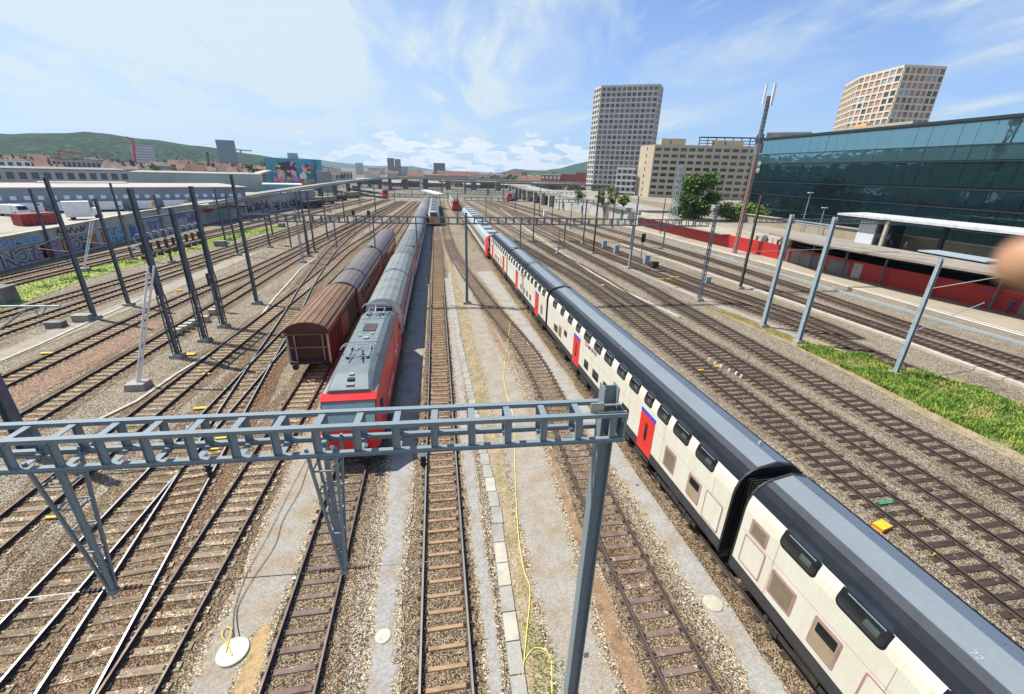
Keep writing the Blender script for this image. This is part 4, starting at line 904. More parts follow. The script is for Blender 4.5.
    if logo is not None:
        lg_ = side_patch(logo, logo + .42, 3.28, 3.56, .012, .01).build('logo_square', m_red, root)
        text('SBB CFF FFS', .30, m_black, root, (-1.405, logo - .12, 3.30), (R(90), 0, R(-90)), 'lettering', .004)
        ar = MB(); x_ = -1.406; c_ = logo + .21; zc = 3.42
        ar.box(x_, x_ + .004, c_ - .15, c_ + .15, zc - .018, zc + .018); ar.box(x_, x_ + .004, c_ - .018, c_ + .018, zc - .09, zc + .09)
        for s in (-1, 1): ar.face([(x_, c_ + s*.07, zc + .07), (x_, c_ + s*.16, zc), (x_, c_ + s*.07, zc - .07)])
        ar.build('logo_mark', m_white, lg_)
    # thin panel joints
    j = MB(); y = 1.0
    while y < L: j.box(-1.3935, -1.389, y, y + .012, 1.5, 3.6); y += 3.6
    j.box(-1.3935, -1.389, .2, L - .2, 2.86, 2.872)
    j.build('panel_joint', m_redpink, root)
    for yb in (3.4, L - 3.4): bogie(root, yb)
    eq = MB()
    y = 5.8
    while y < L - 6: eq.box(-1.2, 1.2, y, y + 1.5, .42, .80); y += 2.2
    eq.build('underfloor_box', m_under, root)
    gw = MB(); gw.hull([(-.95, -.45, 1.2), (.95, -.45, 1.2), (.95, .03, 1.2), (-.95, .03, 1.2)], [(-.95, -.45, 4.3), (.95, -.45, 4.3), (.95, .03, 4.3), (-.95, .03, 4.3)])
    for k in range(4): gw.box(-1.0, 1.0, -.42 + k*.11, -.37 + k*.11, 1.15, 4.36)
    if not front: gw.build('gangway', m_black, root)
    rm = MB(); rm.tube([(.3, 1.2, 4.76), (.3, 1.2, 4.9)], [.07, .05], 8); rm.tube([(-.75, L*.45, 4.65), (-.75, L*.45, 4.72)], [.05, .04], 8); rm.build('roof_fitting', m_conc_l, root)
    for yy in (0.0, L):
        e = MB(); e.loft([[(q[0]*s_, yy + (.012 if yy == 0 else -.012) * o_, q[1] if q[1] < 2 else q[1]*s_) for q in DP[1:15]] for s_, o_ in ((1.008, 0), (1.008, 6))]); e.build('end_seal', m_black, root)
    return root
up2 = [(11.8, 12.9), (13.5, 14.6), (15.1, 16.0), (16.6, 17.3), (18.0, 19.0), (19.6, 20.6), (21.4, 22.5), (23.1, 24.2), (25.0, 26.1), (27.0, 27.8), (28.8, 29.7), (30.8, 31.6), (32.8, 33.8)]
def rel(lst, y0): return [(a - y0, b - y0) + tuple(r) for a, b, *r in lst]
r1 = dd_coach('nearest double-deck coach, cut off by the bottom right corner', -14.2, 24.2, rel([(7.2, 8.4), (5.2, 6.45), (2.8, 4.0), (.8, 2.0), (-1.2, 0)], -14.2), [], [2.0], rel([(7.45, 8.3, 1.8, 2.62, 't'), (5.95, 6.7, 1.75, 2.7, 'cw'), (8.75, 9.6, 1.7, 2.75, 'c'), (8.85, 9.5, 3.0, 3.5, 't'), (4.2, 5.2, 1.7, 2.7, 'c')], -14.2))
text('72', .22, m_galv_l, r1, (-.60, 18.55, 4.705), (R(12), 0, R(-90)), 'roof_number', .003)
dd_coach('long middle double-deck coach with a red door near the gantry post and another far down', 10.55, 24.7, rel(up2, 10.55), rel([(18.6, 19.5, 1.75, 2.38), (21.2, 22.2, 1.75, 2.35), (23.0, 24.0, 1.75, 2.35), (24.8, 25.6, 1.75, 2.35), (29.6, 30.3, 2.3, 2.75), (32.0, 33.0, 1.75, 2.35)], 10.55), [16.0 - 10.55, 26.65 - 10.55], rel([(14.05, 14.85, 1.78, 2.7, 't'), (12.2, 12.95, 1.75, 2.7, 'cw'), (10.9, 11.8, 1.6, 2.75, 'c'), (31.0, 31.7, 1.8, 2.6, 't')], 10.55), logo=25.3 - 10.55)
up3 = [(36.5 + 1.55*k, 37.4 + 1.55*k) for k in range(12)]
dd_coach('third double-deck coach from the bottom corner, with two narrow red doors', 35.65, 19.6, rel(up3, 35.65), rel([(41.5 + 1.5*k, 42.3 + 1.5*k, 1.75, 2.35) for k in range(4)], 35.65), [38.45 - 35.65, 48.3 - 35.65], rel([(37, 37.6, 1.8, 2.6, 't')], 35.65), logo=46.5 - 35.65)
up4 = [(56.3 + 1.55*k, 57.2 + 1.55*k) for k in range(9)]
dd_coach('last double-deck coach, coupled nose to nose with the red railcar', 55.65, 15.2, rel(up4, 55.65), rel([(62 + 1.5*k, 62.8 + 1.5*k, 1.75, 2.35) for k in range(3)], 55.65), [57.5 - 55.65, 67.5 - 55.65], rel([(60, 60.6, 1.8, 2.6, 't')], 55.65))

# ------------------------------------------------------------------ generic single-deck coach
def ring(w, zt, zs, z0=.95, n=8):
    pts = [(-w, z0), (-w, zs)]
    for k in range(1, n): a = math.pi * (1 - k / n); pts.append((w * math.cos(a), zs + (zt - zs) * math.sin(a)))
    return pts + [(w, zs), (w, z0)]
def coach(label, name, x, y, L, rz, roof, side, stripe=None, w=1.42, zt=4.05, zs=3.05, win=True, ribs=True, group=None, cat='train coach', gutter=None, cap=None):
    root = thing(name, label, cat, (x, y, .05), rz, group=group)
    P = ring(w, zt, zs); b = MB()
    b.loft([[(q[0], yy, q[1]) for q in P[:2]] for yy in (0, L)]); b.loft([[(q[0], yy, q[1]) for q in P[-2:]] for yy in (0, L)])
    for yy in (.01, L - .01): b.face([(q[0], yy, q[1]) for q in P])
    b.build('body', side, root)
    r_ = MB(); r_.loft([[(q[0]*1.01, yy, q[1]+.004) for q in P[1:-1]] for yy in (0, L)])
    if ribs:
        k = .5
        for a_ in range(1, 8):
            q = P[1 + a_]
            r_.beam((q[0], .05, q[1] + .012), (q[0], L - .05, q[1] + .012), .03, .02)
    for yy in (0.15, L/3, 2*L/3, L-.15):
        r_.loft([[(q[0]*1.018, yy + d, q[1]+.016) for q in P[1:-1]] for d in (-.03, .03)])
    r_.build('roof', roof, root)
    if gutter:
        g_ = MB()
        for s in (-1, 1): g_.box(s*w - .05, s*w + .05, .1, L - .1, zs - .05, zs + .10)
        g_.build('gutter', gutter, root)
    if stripe:
        s2 = MB()
        for s in (-1, 1): s2.box(s*(w+.004) - .004, s*(w+.004) + .004, .1, L - .1, zs - .35, zs - .06)
        s2.build('colour_stripe', stripe, root)
    if win:
        n = int((L - 4) / 1.9)
        for k in range(n):
            for s in (-1, 1):
                MB().box(s*(w+.008) - .01, s*(w+.008) + .01, 2.2 + k*1.9, 3.5 + k*1.9, 1.85, zs - .42).build('window', m_glass, root)
        for yy in (.5, L - 1.4):
            for s in (-1, 1): MB().box(s*(w+.006) - .01, s*(w+.006) + .01, yy, yy + .9, 1.0, zs - .4).build('door', stripe or side, root)
    if L > 14:
        for yb in (3.2, L - 3.2): bogie(root, yb)
    MB().box(-1.1, 1.1, 6 if L > 14 else 2, L - (6 if L > 14 else 2), .5, .94).build('underfloor_box', m_under, root)
    g_ = MB().hull([(-.7, -.4, 1.1), (.7, -.4, 1.1), (.7, 0, 1.1), (-.7, 0, 1.1)], [(-.7, -.4, 3.4), (.7, -.4, 3.4), (.7, 0, 3.4), (-.7, 0, 3.4)]); g_.build('gangway', m_black, root)
    return root
m_silver = mat('grey_ribbed_roof', (0.19, 0.205, 0.20), .5, .1, var=.15, scale=.7, fine=.08)
m_silver_d = mat('grey_roof_darker', (0.13, 0.145, 0.14), .5, .1, var=.15, scale=.7, fine=.08)
m_purple = mat('purple_brown_roof', (0.115, 0.098, 0.10), .6, var=.12, scale=.7, fine=.1)
m_sidered = mat('side_dark_red', (0.17, 0.035, 0.027), .5, var=.12)
m_sidegrey = mat('side_light_grey', (0.50, 0.50, 0.48), .45, var=.08)
joints = [35.1, 57.4, 80, 103, 126, 149, 172]
labs = ['first grey ribbed coach behind the red locomotive', 'second grey ribbed coach of the train led by the red locomotive', 'third grey coach behind the red locomotive', 'fourth grey coach behind the red locomotive', 'fifth grey coach behind the red locomotive', 'sixth grey coach behind the red locomotive', 'last and farthest grey coach of the train led by the red locomotive']
def ex(y): return (-4.62 if y < 40 else -4.62 + (y - 40) * .0075)
for i, y in enumerate(joints):
    L = (joints[i+1] if i < 6 else 195) - y - .45
    coach(labs[i], 'passenger_coach', ex(y), y + .2, L, -math.atan(.0075) if y > 40 else 0, m_silver if i % 2 == 0 else m_silver_d, m_sidegrey, stripe=m_red, group='grey coaches behind the red locomotive')
pj = [41.3, 61.2, 81.5]
for i, y in enumerate(pj[:2]):
    coach(['purple-roofed red coach coupled behind the brown goods wagon', 'farther purple-roofed red coach behind the goods wagon'][i], 'passenger_coach', -9.05 + .0 * y + (0 if i == 0 else .12), y, (pj[i+1] - y - .45), -.003, m_purple, m_sidered, ribs=False, gutter=m_sidegrey, group='red coaches behind the goods wagon')
# roof equipment (pantograph base) on the farther purple coach
# ------------------------------------------------------------------ goods wagon
def wagon():
    x, y, L = -9.15, 29.6, 11.0
    root = thing('goods_wagon', 'brown covered goods wagon with an arched ribbed roof and an open dark end', 'goods wagon', (x, y, .05))
    m_wood = mat('dark_red_planks', (0.05, 0.022, 0.017), .7, var=.25, scale=1.2, stretch=(8, 8, .4), fine=.15)
    m_wroof = mat('brown_wagon_roof', (0.185, 0.10, 0.05), .6, .15, var=.22, scale=.9, stretch=(3, .5, 1), fine=.12)
    m_wframe = mat('pale_frame', (0.42, 0.40, 0.34), .6, var=.15)
    w = 1.40; b = MB(); b.box(-w, -w+.05, .35, L, 1.15, 3.3); b.box(w-.05, w, .35, L, 1.15, 3.3); b.box(-w+.05, w-.05, .36, .42, 1.15, 3.35); b.box(-w+.05, w-.05, L-.1, L-.04, 1.15, 3.35)
    k = 1.0
    while k < L: b.box(-w-.04, -w, k, k+.08, 1.15, 3.28); b.box(w, w+.04, k, k+.08, 1.15, 3.28); k += 1.05
    b.build('body', m_wood, root)
    P = ring(1.50, 4.10, 3.28, 3.2, 10)[1:-1]
    r_ = MB(); r_.loft([[(q[0], yy, q[1]) for q in P] for yy in (0, L)]); r_.loft([[(q[0]*.97, yy, q[1]-.05) for q in P] for yy in (0, L)])
    for yy in (0.0, L): 
        r_.loft([[(q[0], yy, q[1]) for q in P], [(q[0]*.97, yy, q[1]-.05) for q in P]])
    k = .3
    while k < L - .2:
        r_.loft([[(q[0]*1.012, k + d, q[1]+.022) for q in P] for d in (0, .05)]) if False else None; k += .5
    for i in range(0, len(P)):
        q = P[i]; r_.beam((q[0]*1.005, .05, q[1]+.02), (q[0]*1.005, L-.05, q[1]+.02), .05, .035)
    r_.build('roof', m_wroof, root)
    e = MB(); e.face([(q[0]*.96, .30, q[1]-.06) for q in P] + [(1.40, .30, 3.2), (-1.40, .30, 3.2)]); e.build('gable', mat('gable_brown', (0.10, 0.05, 0.035), .7), root)
    f = MB(); f.box(-1.46, 1.46, .02, .12, 3.14, 3.24)
    f.build('end_beam', m_wroof, root)
    p = MB()
    for s in (-1, 1): p.box(s*1.34-.06, s*1.34+.06, .02, .14, 1.0, 3.14)
    p.box(-.95, -.90, .22, .34, 1.1, 3.1); p.box(.90, .95, .22, .34, 1.1, 3.1)
    p.build('end_post', m_wframe, root)
    h = MB().box(-1.28, 1.28, .2, .28, 2.1, 2.2); h.build('end_rail', mat('rail_brown', (0.22, 0.12, 0.07), .6), root)
    d = MB().box(w + .005, w + .03, 4.2, 7.0, 1.3, 3.0); d.build('sliding_door', m_sidered, root)
    u = MB().box(-1.35, 1.35, .0, L, .95, 1.13); u.box(-.9, .9, 2.6, 8, .6, .95); u.build('underframe', m_under, root)
    for s in (-1, 1):
        bf = MB(); bf.tube([(s*.87, 0, 1.0), (s*.87, -.5, 1.0)], .09, 10); bf.tube([(s*.87, -.5, 1.0), (s*.87, -.56, 1.0)], .22, 14); bf.build('buffer', m_black, root)
    for yy in (2.2, 8.8):
        wq = MB()
        for s in (-1, 1): wq.tube([(s*.69, yy, .46), (s*.82, yy, .46)], .46, 20)
        wq.tube([(-.7, yy, .46), (.7, yy, .46)], .08, 8); wq.build('wheelset', m_rust, root)
wagon()
# ------------------------------------------------------------------ red locomotive
def loco():
    x, y, L = -4.66, 18.75, 15.9
    root = thing('locomotive', 'red electric locomotive with grey roof and folded pantographs, seen from above behind the near beam', 'locomotive', (x, y, .05))
    m_lr = mat('locomotive_red', (0.68, 0.020, 0.022), .32, var=.05, scale=.8, coord='obj')
    m_lg = mat('locomotive_roof', (0.145, 0.18, 0.19), .5, .1, var=.16, scale=1.2, fine=.08, coord='obj')
    m_lg2 = mat('locomotive_roof_side', (0.13, 0.15, 0.165), .5, .1, var=.15, scale=1.2, fine=.06, coord='obj')
    m_ws = mat('windscreen', (0.10, 0.17, 0.18), .08, .0, var=.1, spec=1.0)
    # side walls as lofted sections: (y, halfwidth low, halfwidth mid, hw top, z top)
    S_ = [(0.02, 1.18, 1.20, 1.10, 2.15), (.35, 1.42, 1.42, 1.30, 2.25), (1.25, 1.50, 1.50, 1.32, 3.30), (3.0, 1.50, 1.50, 1.32, 3.40), (L-3.0, 1.50, 1.50, 1.32, 3.40), (L-1.25, 1.50, 1.50, 1.32, 3.30), (L-.35, 1.42, 1.42, 1.30, 2.25), (L-.02, 1.18, 1.20, 1.10, 2.15)]
    b = MB()
    for s in (-1, 1):
        b.loft([[(s*a, yy, .95), (s*m_, yy, 1.9 if zt > 3 else 1.6), (s*m_*.998, yy, min(2.35, zt - .02) if zt > 3 else 1.95), (s*t, yy, zt)] for yy, a, m_, t, zt in S_])
    for e in (0, 1):
        yy = (lambda v: v) if e == 0 else (lambda v: L - v)
        b.face([(-1.18, yy(.02), .95), (1.18, yy(.02), .95), (1.20, yy(.02), 1.6), (-1.20, yy(.02), 1.6)])
        b.face([(-1.20, yy(.02), 1.6), (1.20, yy(.02), 1.6), (1.195, yy(.02), 1.95), (-1.195, yy(.02), 1.95)])
        b.face([(-1.195, yy(.02), 1.95), (1.195, yy(.02), 1.95), (1.10, yy(.02), 2.15), (-1.10, yy(.02), 2.15)])
        b.face([(-1.10, yy(.02), 2.15), (1.10, yy(.02), 2.15), (1.30, yy(.35), 2.25), (-1.30, yy(.35), 2.25)])
    b.build('body', m_lr, root)
    for e in (0, 1):
        yy = (lambda v: v) if e == 0 else (lambda v: L - v)
        w_ = MB(); w_.face([(-1.27, yy(.37), 2.27), (1.27, yy(.37), 2.27), (1.28, yy(1.12), 3.16), (-1.28, yy(1.12), 3.16)]); w_.build('windscreen', m_ws, root)
        w_ = MB(); w_.hull([(-1.34, yy(1.10), 3.12), (1.34, yy(1.10), 3.12), (1.36, yy(1.42), 3.40), (-1.36, yy(1.42), 3.40)], [(-1.34, yy(1.06), 3.20), (1.34, yy(1.06), 3.20), (1.36, yy(1.40), 3.47), (-1.36, yy(1.40), 3.47)]); w_.build('brow', m_lr, root)
    ln = MB(); zz = 2.28
    # roof
    def sec(yy, hw, zt, tw): return [(-1.325, yy, 3.36), (-hw, yy, zt - .22), (-tw, yy, zt), (tw, yy, zt), (hw, yy, zt - .22), (1.325, yy, 3.36)]
    r_ = MB(); r_.loft([sec(1.40, 1.15, 3.62, .95), sec(2.6, 1.05, 3.95, .80), sec(3.9, 1.02, 4.02, .72), sec(L-3.9, 1.02, 4.02, .72), sec(L-2.6, 1.05, 3.95, .80), sec(L-1.40, 1.15, 3.62, .95)], mis=[1, 0, 0, 0, 1], caps=True)
    r_.build('roof', [m_lg, m_lg2], root)
    d = MB()
    for s in (-1, 1):
        k = 4.2
        while k < L - 4: d.box(s*1.03 - .01, s*1.03 + .01, k, k + .04, 3.4, 3.85); k += 1.45
    d.box(-.9, .9, 6.9, 6.93, 4.02, 4.05); d.box(-.9, .9, 11.4, 11.43, 4.02, 4.05); d.build('roof_seam', m_lg2, root)
    g_ = MB().box(-.42, .40, 8.9, 10.3, 4.022, 4.07); g_.build('roof_grille', mat('grille_brown', (0.055, 0.042, 0.036), .8), root)
    for (x0, y0, w0, h0, mm) in ((-.16, 2.0, .34, .26, m_black), (-.12, 2.42, .22, .18, m_galv_l), (-.16, 1.62, .36, .22, m_conc), (-.12, 7.4, .28, .3, m_conc_l), (.25, 8.2, .12, .12, m_conc_l), (-.5, 7.9, .12, .12, m_conc_l)):
        zt = 3.62 + (y0 - 1.4) / 1.2 * .33 if y0 < 2.6 else 4.02
        MB().box(x0, x0 + w0, y0, y0 + h0, zt - .02, zt + .10).build('roof_hatch', mm, root)
    def panto(yc, s):
        p = MB()
        for q in (-.55, .55): p.tube([(q, yc - .5, 4.15), (q, yc + .9, 4.15)], .03, 6)
        for q in (-.5, .9): p.tube([(-.55, yc + q, 4.15), (.55, yc + q, 4.15)], .03, 6)
        p.tube([(0, yc + .8*s, 4.2), (0, yc - .6*s, 4.55)], .05, 8); p.tube([(0, yc - .6*s, 4.55), (-.05, yc + .2*s, 4.66)], .035, 8)
        hd = [(-.98, yc - .1*s, 4.42), (-.80, yc - .1*s, 4.62), (-.5, yc - .1*s, 4.7), (.5, yc - .1*s, 4.7), (.80, yc - .1*s, 4.62), (.98, yc - .1*s, 4.42)]
        p.tube(hd, .028, 6); p.tube([(a, b_ + .3, c) for a, b_, c in hd], .024, 6)
        pn = p.build('pantograph', m_galv_l, root)
        i_ = MB()
        for a, c in ((-.55, -.5), (.55, -.5), (-.55, .9), (.55, .9)): i_.tube([(a, yc + c, 4.0), (a, yc + c, 4.15)], .08, 8)
        i_.build('insulator', m_insul, pn)
        w = MB(); 
        for q in (-1, 1): w.face([(q*.22, yc + .2, 4.05), (q*.95, yc - 1.1, 3.84), (q*.35, yc - 1.1, 4.05)]); w.face([(q*.4, yc + .9, 4.06), (q*.98, yc + .5, 3.86), (q*.98, yc + .3, 3.86)])
        w.build('roof_recess', m_black, root)
    panto(4.9, 1); panto(L - 3.1, -1)
    for s in (-1, 1):
        MB().box(s*1.325 - .012, s*1.325 + .012, 2.0, L - 2.0, 3.30, 3.345).build('side_line', m_lg2, root)
        for yy in (1.5, L - 2.2): MB().box(s*1.49 - .02, s*1.49 + .02, yy, yy + .7, 2.2, 2.7).build('side_window', m_glass, root)
    t = text('SBB CFF FFS', .62, m_white, root, (1.512, 4.2, 1.35), (R(90), 0, R(90)), 'lettering', .003)
    cr = MB(); xx = 1.515; cr.box(xx, xx+.004, 9.3, 11.1, 2.1, 2.3); cr.box(xx, xx+.004, 10.1, 10.3, 1.5, 2.9); cr.build('emblem', m_white, root)
    f = MB()
    for s in (-1, 1): f.tube([(s*.78, .0, 1.25), (s*.78, -.05, 1.25)], .13, 12)
    f.build('headlight', m_white, root)
    gp = MB(); gp.box(-.35, .35, -.0, .015, 1.55, 1.85); gp.build('front_grille', m_black, root)
    u = MB().box(-1.15, 1.15, .15, L - .15, .62, .96); u.box(-1.2, 1.2, .05, .35, .45, .85); u.build('underframe', m_black, root)
    for s in (-1, 1):
        bf = MB(); bf.tube([(s*.87, .05, 1.02), (s*.87, -.42, 1.02)], .10, 10); bf.tube([(s*.87, -.42, 1.02), (s*.87, -.5, 1.02)], .24, 14); bf.build('buffer', m_under, root)
    for yb in (3.6, L - 3.6): bogie(root, yb, 1.4, .55)
loco()
# ------------------------------------------------------------------ distant trains
def railcar(label, name, x, y, L, rz, white, nose, roof, w=1.45, cat='railcar', zt=3.95, lower=None, group=None, band=None):
    root = thing(name, label, cat, (x, y, .05), rz, group=group)
    P = ring(w, zt, 3.2, .5, 8)
    if band: MB().box(-w*.87, w*.87, -.12, -.01, .7, 1.75).build('front_band', band, root)
    b = MB(); b.loft([[(q[0], yy, q[1]) for q in P[:2]] for yy in (1.2, L)]); b.loft([[(q[0], yy, q[1]) for q in P[-2:]] for yy in (1.2, L)]); b.face([(q[0], L, q[1]) for q in P]); b.build('body', white, root)
    r_ = MB(); r_.loft([[(q[0], yy, q[1]) for q in P[1:-1]] for yy in (1.2, L)])
    for k in range(int(L / 6)): r_.box(-.7, .7, 2.5 + 6*k, 5.5 + 6*k, zt - .05, zt + .3)
    r_.build('roof', roof, root)
    n = MB(); P2 = ring(w*.85, 2.2, 1.6, .5, 8); n.loft([[(q[0], 0, q[1]) for q in P2], [(q[0], 1.2, q[1]) for q in P]], caps=False); n.face([(q[0], 0, q[1]) for q in P2]); n.build('nose', nose, root)
    MB().hull([(-.95, -.04, 2.2), (.95, -.04, 2.2), (.95, .2, 2.2), (-.95, .2, 2.2)], [(-1.0, .72, 3.40), (1.0, .72, 3.40), (1.0, .9, 3.40), (-1.0, .9, 3.40)]).build('windscreen', m_glass, root)
    for s in (-1, 1):
        MB().box(s*(w+.006) - .012, s*(w+.006) + .012, 2.2, L - 1, 1.8, 2.8).build('window_band', m_glass, root)
        MB().box(s*(w+.006) - .012, s*(w+.006) + .012, 1.4, L - .5, .5, .95).build('lower_band', lower or m_skirt, root)
        MB().tube([(s*.85, -.01, 1.2), (s*.85, -.05, 1.2)], .14, 10).build('headlight', m_white, root)
    MB().box(-1.1, 1.1, .5, L, .15, .5).build('underframe', m_black, root)
    return root
m_emuroof = mat('pale_blue_roof', (0.30, 0.34, 0.38), .45, .1, var=.1)
railcar('red and white railcar facing the last double-deck coach', 'railcar', 9.55, 73.6, 60, math.atan(.010), m_sidegrey, m_red, m_emuroof)
railcar('orange-fronted white train on the middle track in the distance', 'railcar', -.75, 121, 70, 0, m_white, m_sidegrey, m_silver, w=1.5, band=m_orange)
p = at(455, 207, 1); railcar('tiny red-nosed train right of the orange-fronted one', 'railcar', p.x, 168, 40, 0, m_white, m_red, m_silver)
p = at(509, 199, 1); railcar('small red-nosed train emerging below the overpass on the right', 'railcar', p.x, p.y, 50, -.25, m_white, m_red, m_emuroof, w=1.6)
p = at(386, 196.5, 1); railcar('small red-nosed train at the left end of the yard under the curved viaduct', 'railcar', p.x, p.y, 50, .5, m_sidegrey, m_red, m_silver, w=1.7)
cp_ = thing('crossover_canopy', 'short white sloping canopy behind the orange-fronted train', 'canopy', (-3, 175, 0))
b = MB(); a1, a2 = atY(424, 190, 190), atY(441, 194.5, 176); b.beam(a1, a2, 2.5, .5); b.build('canopy_roof', m_white, cp_, world=True)
b = MB(); b.beam((a1.x+.5, a1.y, 0), (a1.x+.5, a1.y, a1.z), .3); b.beam((a2.x-.5, a2.y, 0), (a2.x-.5, a2.y, a2.z), .3); b.build('support', m_galv, cp_, world=True)

# ------------------------------------------------------------------ left: graffiti wall, ramp viaduct, yard
m_wall = mat('wall_grey', (0.42, 0.425, 0.41), .85, var=.16, scale=.35, fine=.12, spec=.2)
m_wall2 = mat('wall_pale', (0.45, 0.44, 0.41), .85, var=.16, scale=.25, fine=.15, spec=.2)
gcol = lambda n, c: mat('spray_' + n, c, .6, var=.06, scale=.5)
GC = dict(grey=gcol('grey', (.36, .37, .37)), cyan=gcol('cyan', (.10, .48, .60)), pink=gcol('pink', (.50, .24, .42)), purple=gcol('purple', (.26, .12, .36)), red=gcol('red', (.48, .07, .07)), green=gcol('green', (.03, .15, .11)), orange=gcol('orange', (.60, .22, .05)), blue=gcol('blue', (.08, .18, .55)), lblue=gcol('lightblue', (.22, .45, .66)), white=gcol('white', (.66, .66, .64)), black=gcol('black', (.02, .02, .025)), violet=gcol('violet', (.16, .14, .45)))
wp = [at(*q) for q in [(-60, 289), (0, 272), (70, 254), (135, 240), (200, 227), (256, 217), (300, 211), (330, 207.5)]]
WP = [(p.x, p.y) for p in wp]
WP = [(-57.2, 40), (-57.2, 66), (-57.2, 80), (-57.1, 100), (-56.8, 118), (-54.5, 140), (-50.5, 162), (-46.0, 185)]
WH = [3.9, 3.9, 4.2, 4.7, 4.7, 5.0, 5.3, 5.6]
wl = thing('graffiti_wall', 'long grey concrete retaining wall covered with lettering and colourful graffiti along the left tracks', 'wall', (WP[0][0], WP[0][1], 0))
b = MB()
for i in range(len(WP) - 1):
    a, c = WP[i], WP[i+1]; ha, hc = WH[i], WH[i+1]
    b.hull([(a[0]-.5, a[1], 0), (a[0], a[1], 0), (c[0], c[1], 0), (c[0]-.5, c[1], 0)], [(a[0]-.5, a[1], ha), (a[0], a[1], ha), (c[0], c[1], hc), (c[0]-.5, c[1], hc)])
b.build('wall_face', m_wall, wl, world=True)
b = MB()
for i in range(len(WP) - 1):
    a, c = WP[i], WP[i+1]; b.beam((a[0]-.2, a[1], WH[i] + .12), (c[0]-.2, c[1], WH[i+1] + .12), .9, .22)
b.build('coping', m_conc_l, wl, world=True)
b = MB()
for i in range(len(WP) - 1):
    a, c = WP[i], WP[i+1]; n = 3
    b.beam((a[0]+.02, a[1], WH[i]*.62), (c[0]+.02, c[1], WH[i+1]*.62), .05, .10)
b.build('ledge', m_conc_d, wl, world=True)
def wall_at(y):
    for a, c in zip(WP[:-1], WP[1:]):
        if a[1] <= y <= c[1]: t = (y-a[1])/(c[1]-a[1]); return a[0] + (c[0]-a[0])*t, math.atan2(c[1]-a[1], c[0]-a[0])
    return WP[-1][0], 1.4
def graf(s, y, size, z, col, outline='black', sx=1.0):
    x, a = wall_at(y)
    def t_(m, bold, off, nm, par, ext=.008):
        o = text(s, size, m, None, (0, 0, 0), (0, 0, 0), nm, ext, bold)
        o.parent = par; o.rotation_euler = (R(90), 0, a); o.scale = (sx, 1, 1)
        l = Vector((x + off * math.sin(a), y - off * math.cos(a), z)); o.location = l - parent_world(par)
        return o
    t_(GC[outline], size * .075, .02, 'graffiti_outline', wl); return t_(GC[col], size * .03, .045, 'graffiti_letter', wl)
# letters run along the wall; nearest letters first
def scribble(y, z, w, h, col, seed):
    rr = random.Random(seed); x, a = wall_at(y); b = MB(); P = []
    n = 14
    for k in range(n):
        t = k / (n - 1); u = w * t + rr.uniform(-.2, .2); zz = z + (h if k % 2 else 0) * rr.uniform(.6, 1.0) + rr.uniform(0, .2)
        P.append((x + math.cos(a) * u + .04 * math.sin(a), y + math.sin(a) * u - .04 * math.cos(a), zz))
    for p0_, p1_ in zip(P[:-1], P[1:]): b.beam(p0_, p1_, .05, .16, up=(math.sin(a), -math.cos(a), 0))
    b.build('graffiti_tag', GC[col], wl, world=True)
def gpos(px, z=.7):
    py = 264 - .25 * px; return atX(px, py, -57.1).y
for s, px, col, sz, z in [('N', 3, 'grey', 2.5, .35), ('O', 17, 'grey', 2.2, .45), ('T', 26, 'grey', 2.4, .4), ('H', 35, 'pink', 2.4, .5), ('E', 43, 'red', 2.4, .5), ('E', 53, 'pink', 2.5, .5), ('I', 64, 'orange', 2.5, .5), ('O', 71, 'pink', 2.6, .5), ('K', 82, 'green', 2.5, .5), ('E', 91, 'orange', 2.4, .6), ('I', 103, 'orange', 2.6, .5), ('H', 109, 'lblue', 2.8, .5), ('M', 117, 'lblue', 2.4, .5), ('B', 130, 'blue', 2.6, .6)]:
    graf(s, gpos(px), sz, z, col, sx=1.25)
graf('GEMDES', gpos(7), 1.1, 2.75, 'lblue', 'violet', 1.5); scribble(gpos(62), 3.0, 6, 1.0, 'black', 5)
for y, z, w_, h_, c_, sd_ in [(107.5, 2.2, 6, 1.4, 'violet', 1), (114, 1.0, 5, 2.0, 'violet', 7), (121, 2.4, 4, 1.4, 'red', 2), (126, .6, 7, 2.2, 'cyan', 3), (131, 2.6, 4, 1.3, 'violet', 4), (128, 3.0, 3, 1.2, 'red', 8)]: scribble(y, z, w_, h_, c_, sd_)
for s, y, col, sz, z in [('TSTOR', 99.5, 'violet', 2.0, 1.2)]:
    graf(s, y, sz, z, col, 'black' if col != 'violet' else 'violet', 1.3)
x0g, _ = wall_at(60)
b = MB(); b.hull([(x0g + .01, 60.6, .4), (x0g + .03, 60.6, .4), (x0g + .03, 65.6, .4), (x0g + .01, 65.6, .4)], [(x0g + .01, 62.6, 2.2), (x0g + .03, 62.6, 2.2), (x0g + .03, 64.4, 2.2), (x0g + .01, 64.4, 2.2)]); b.build('graffiti_patch', GC['cyan'], wl, world=True)
rg = random.Random(4)
for k in range(26):
    y = 138 + k * 1.75; x, a = wall_at(y)
    graf(rg.choice('ZKWNXRHUE'), y, rg.uniform(2.0, 3.2), rg.uniform(.5, 1.4), 'black' if k % 3 else 'grey', 'black', 1.1)
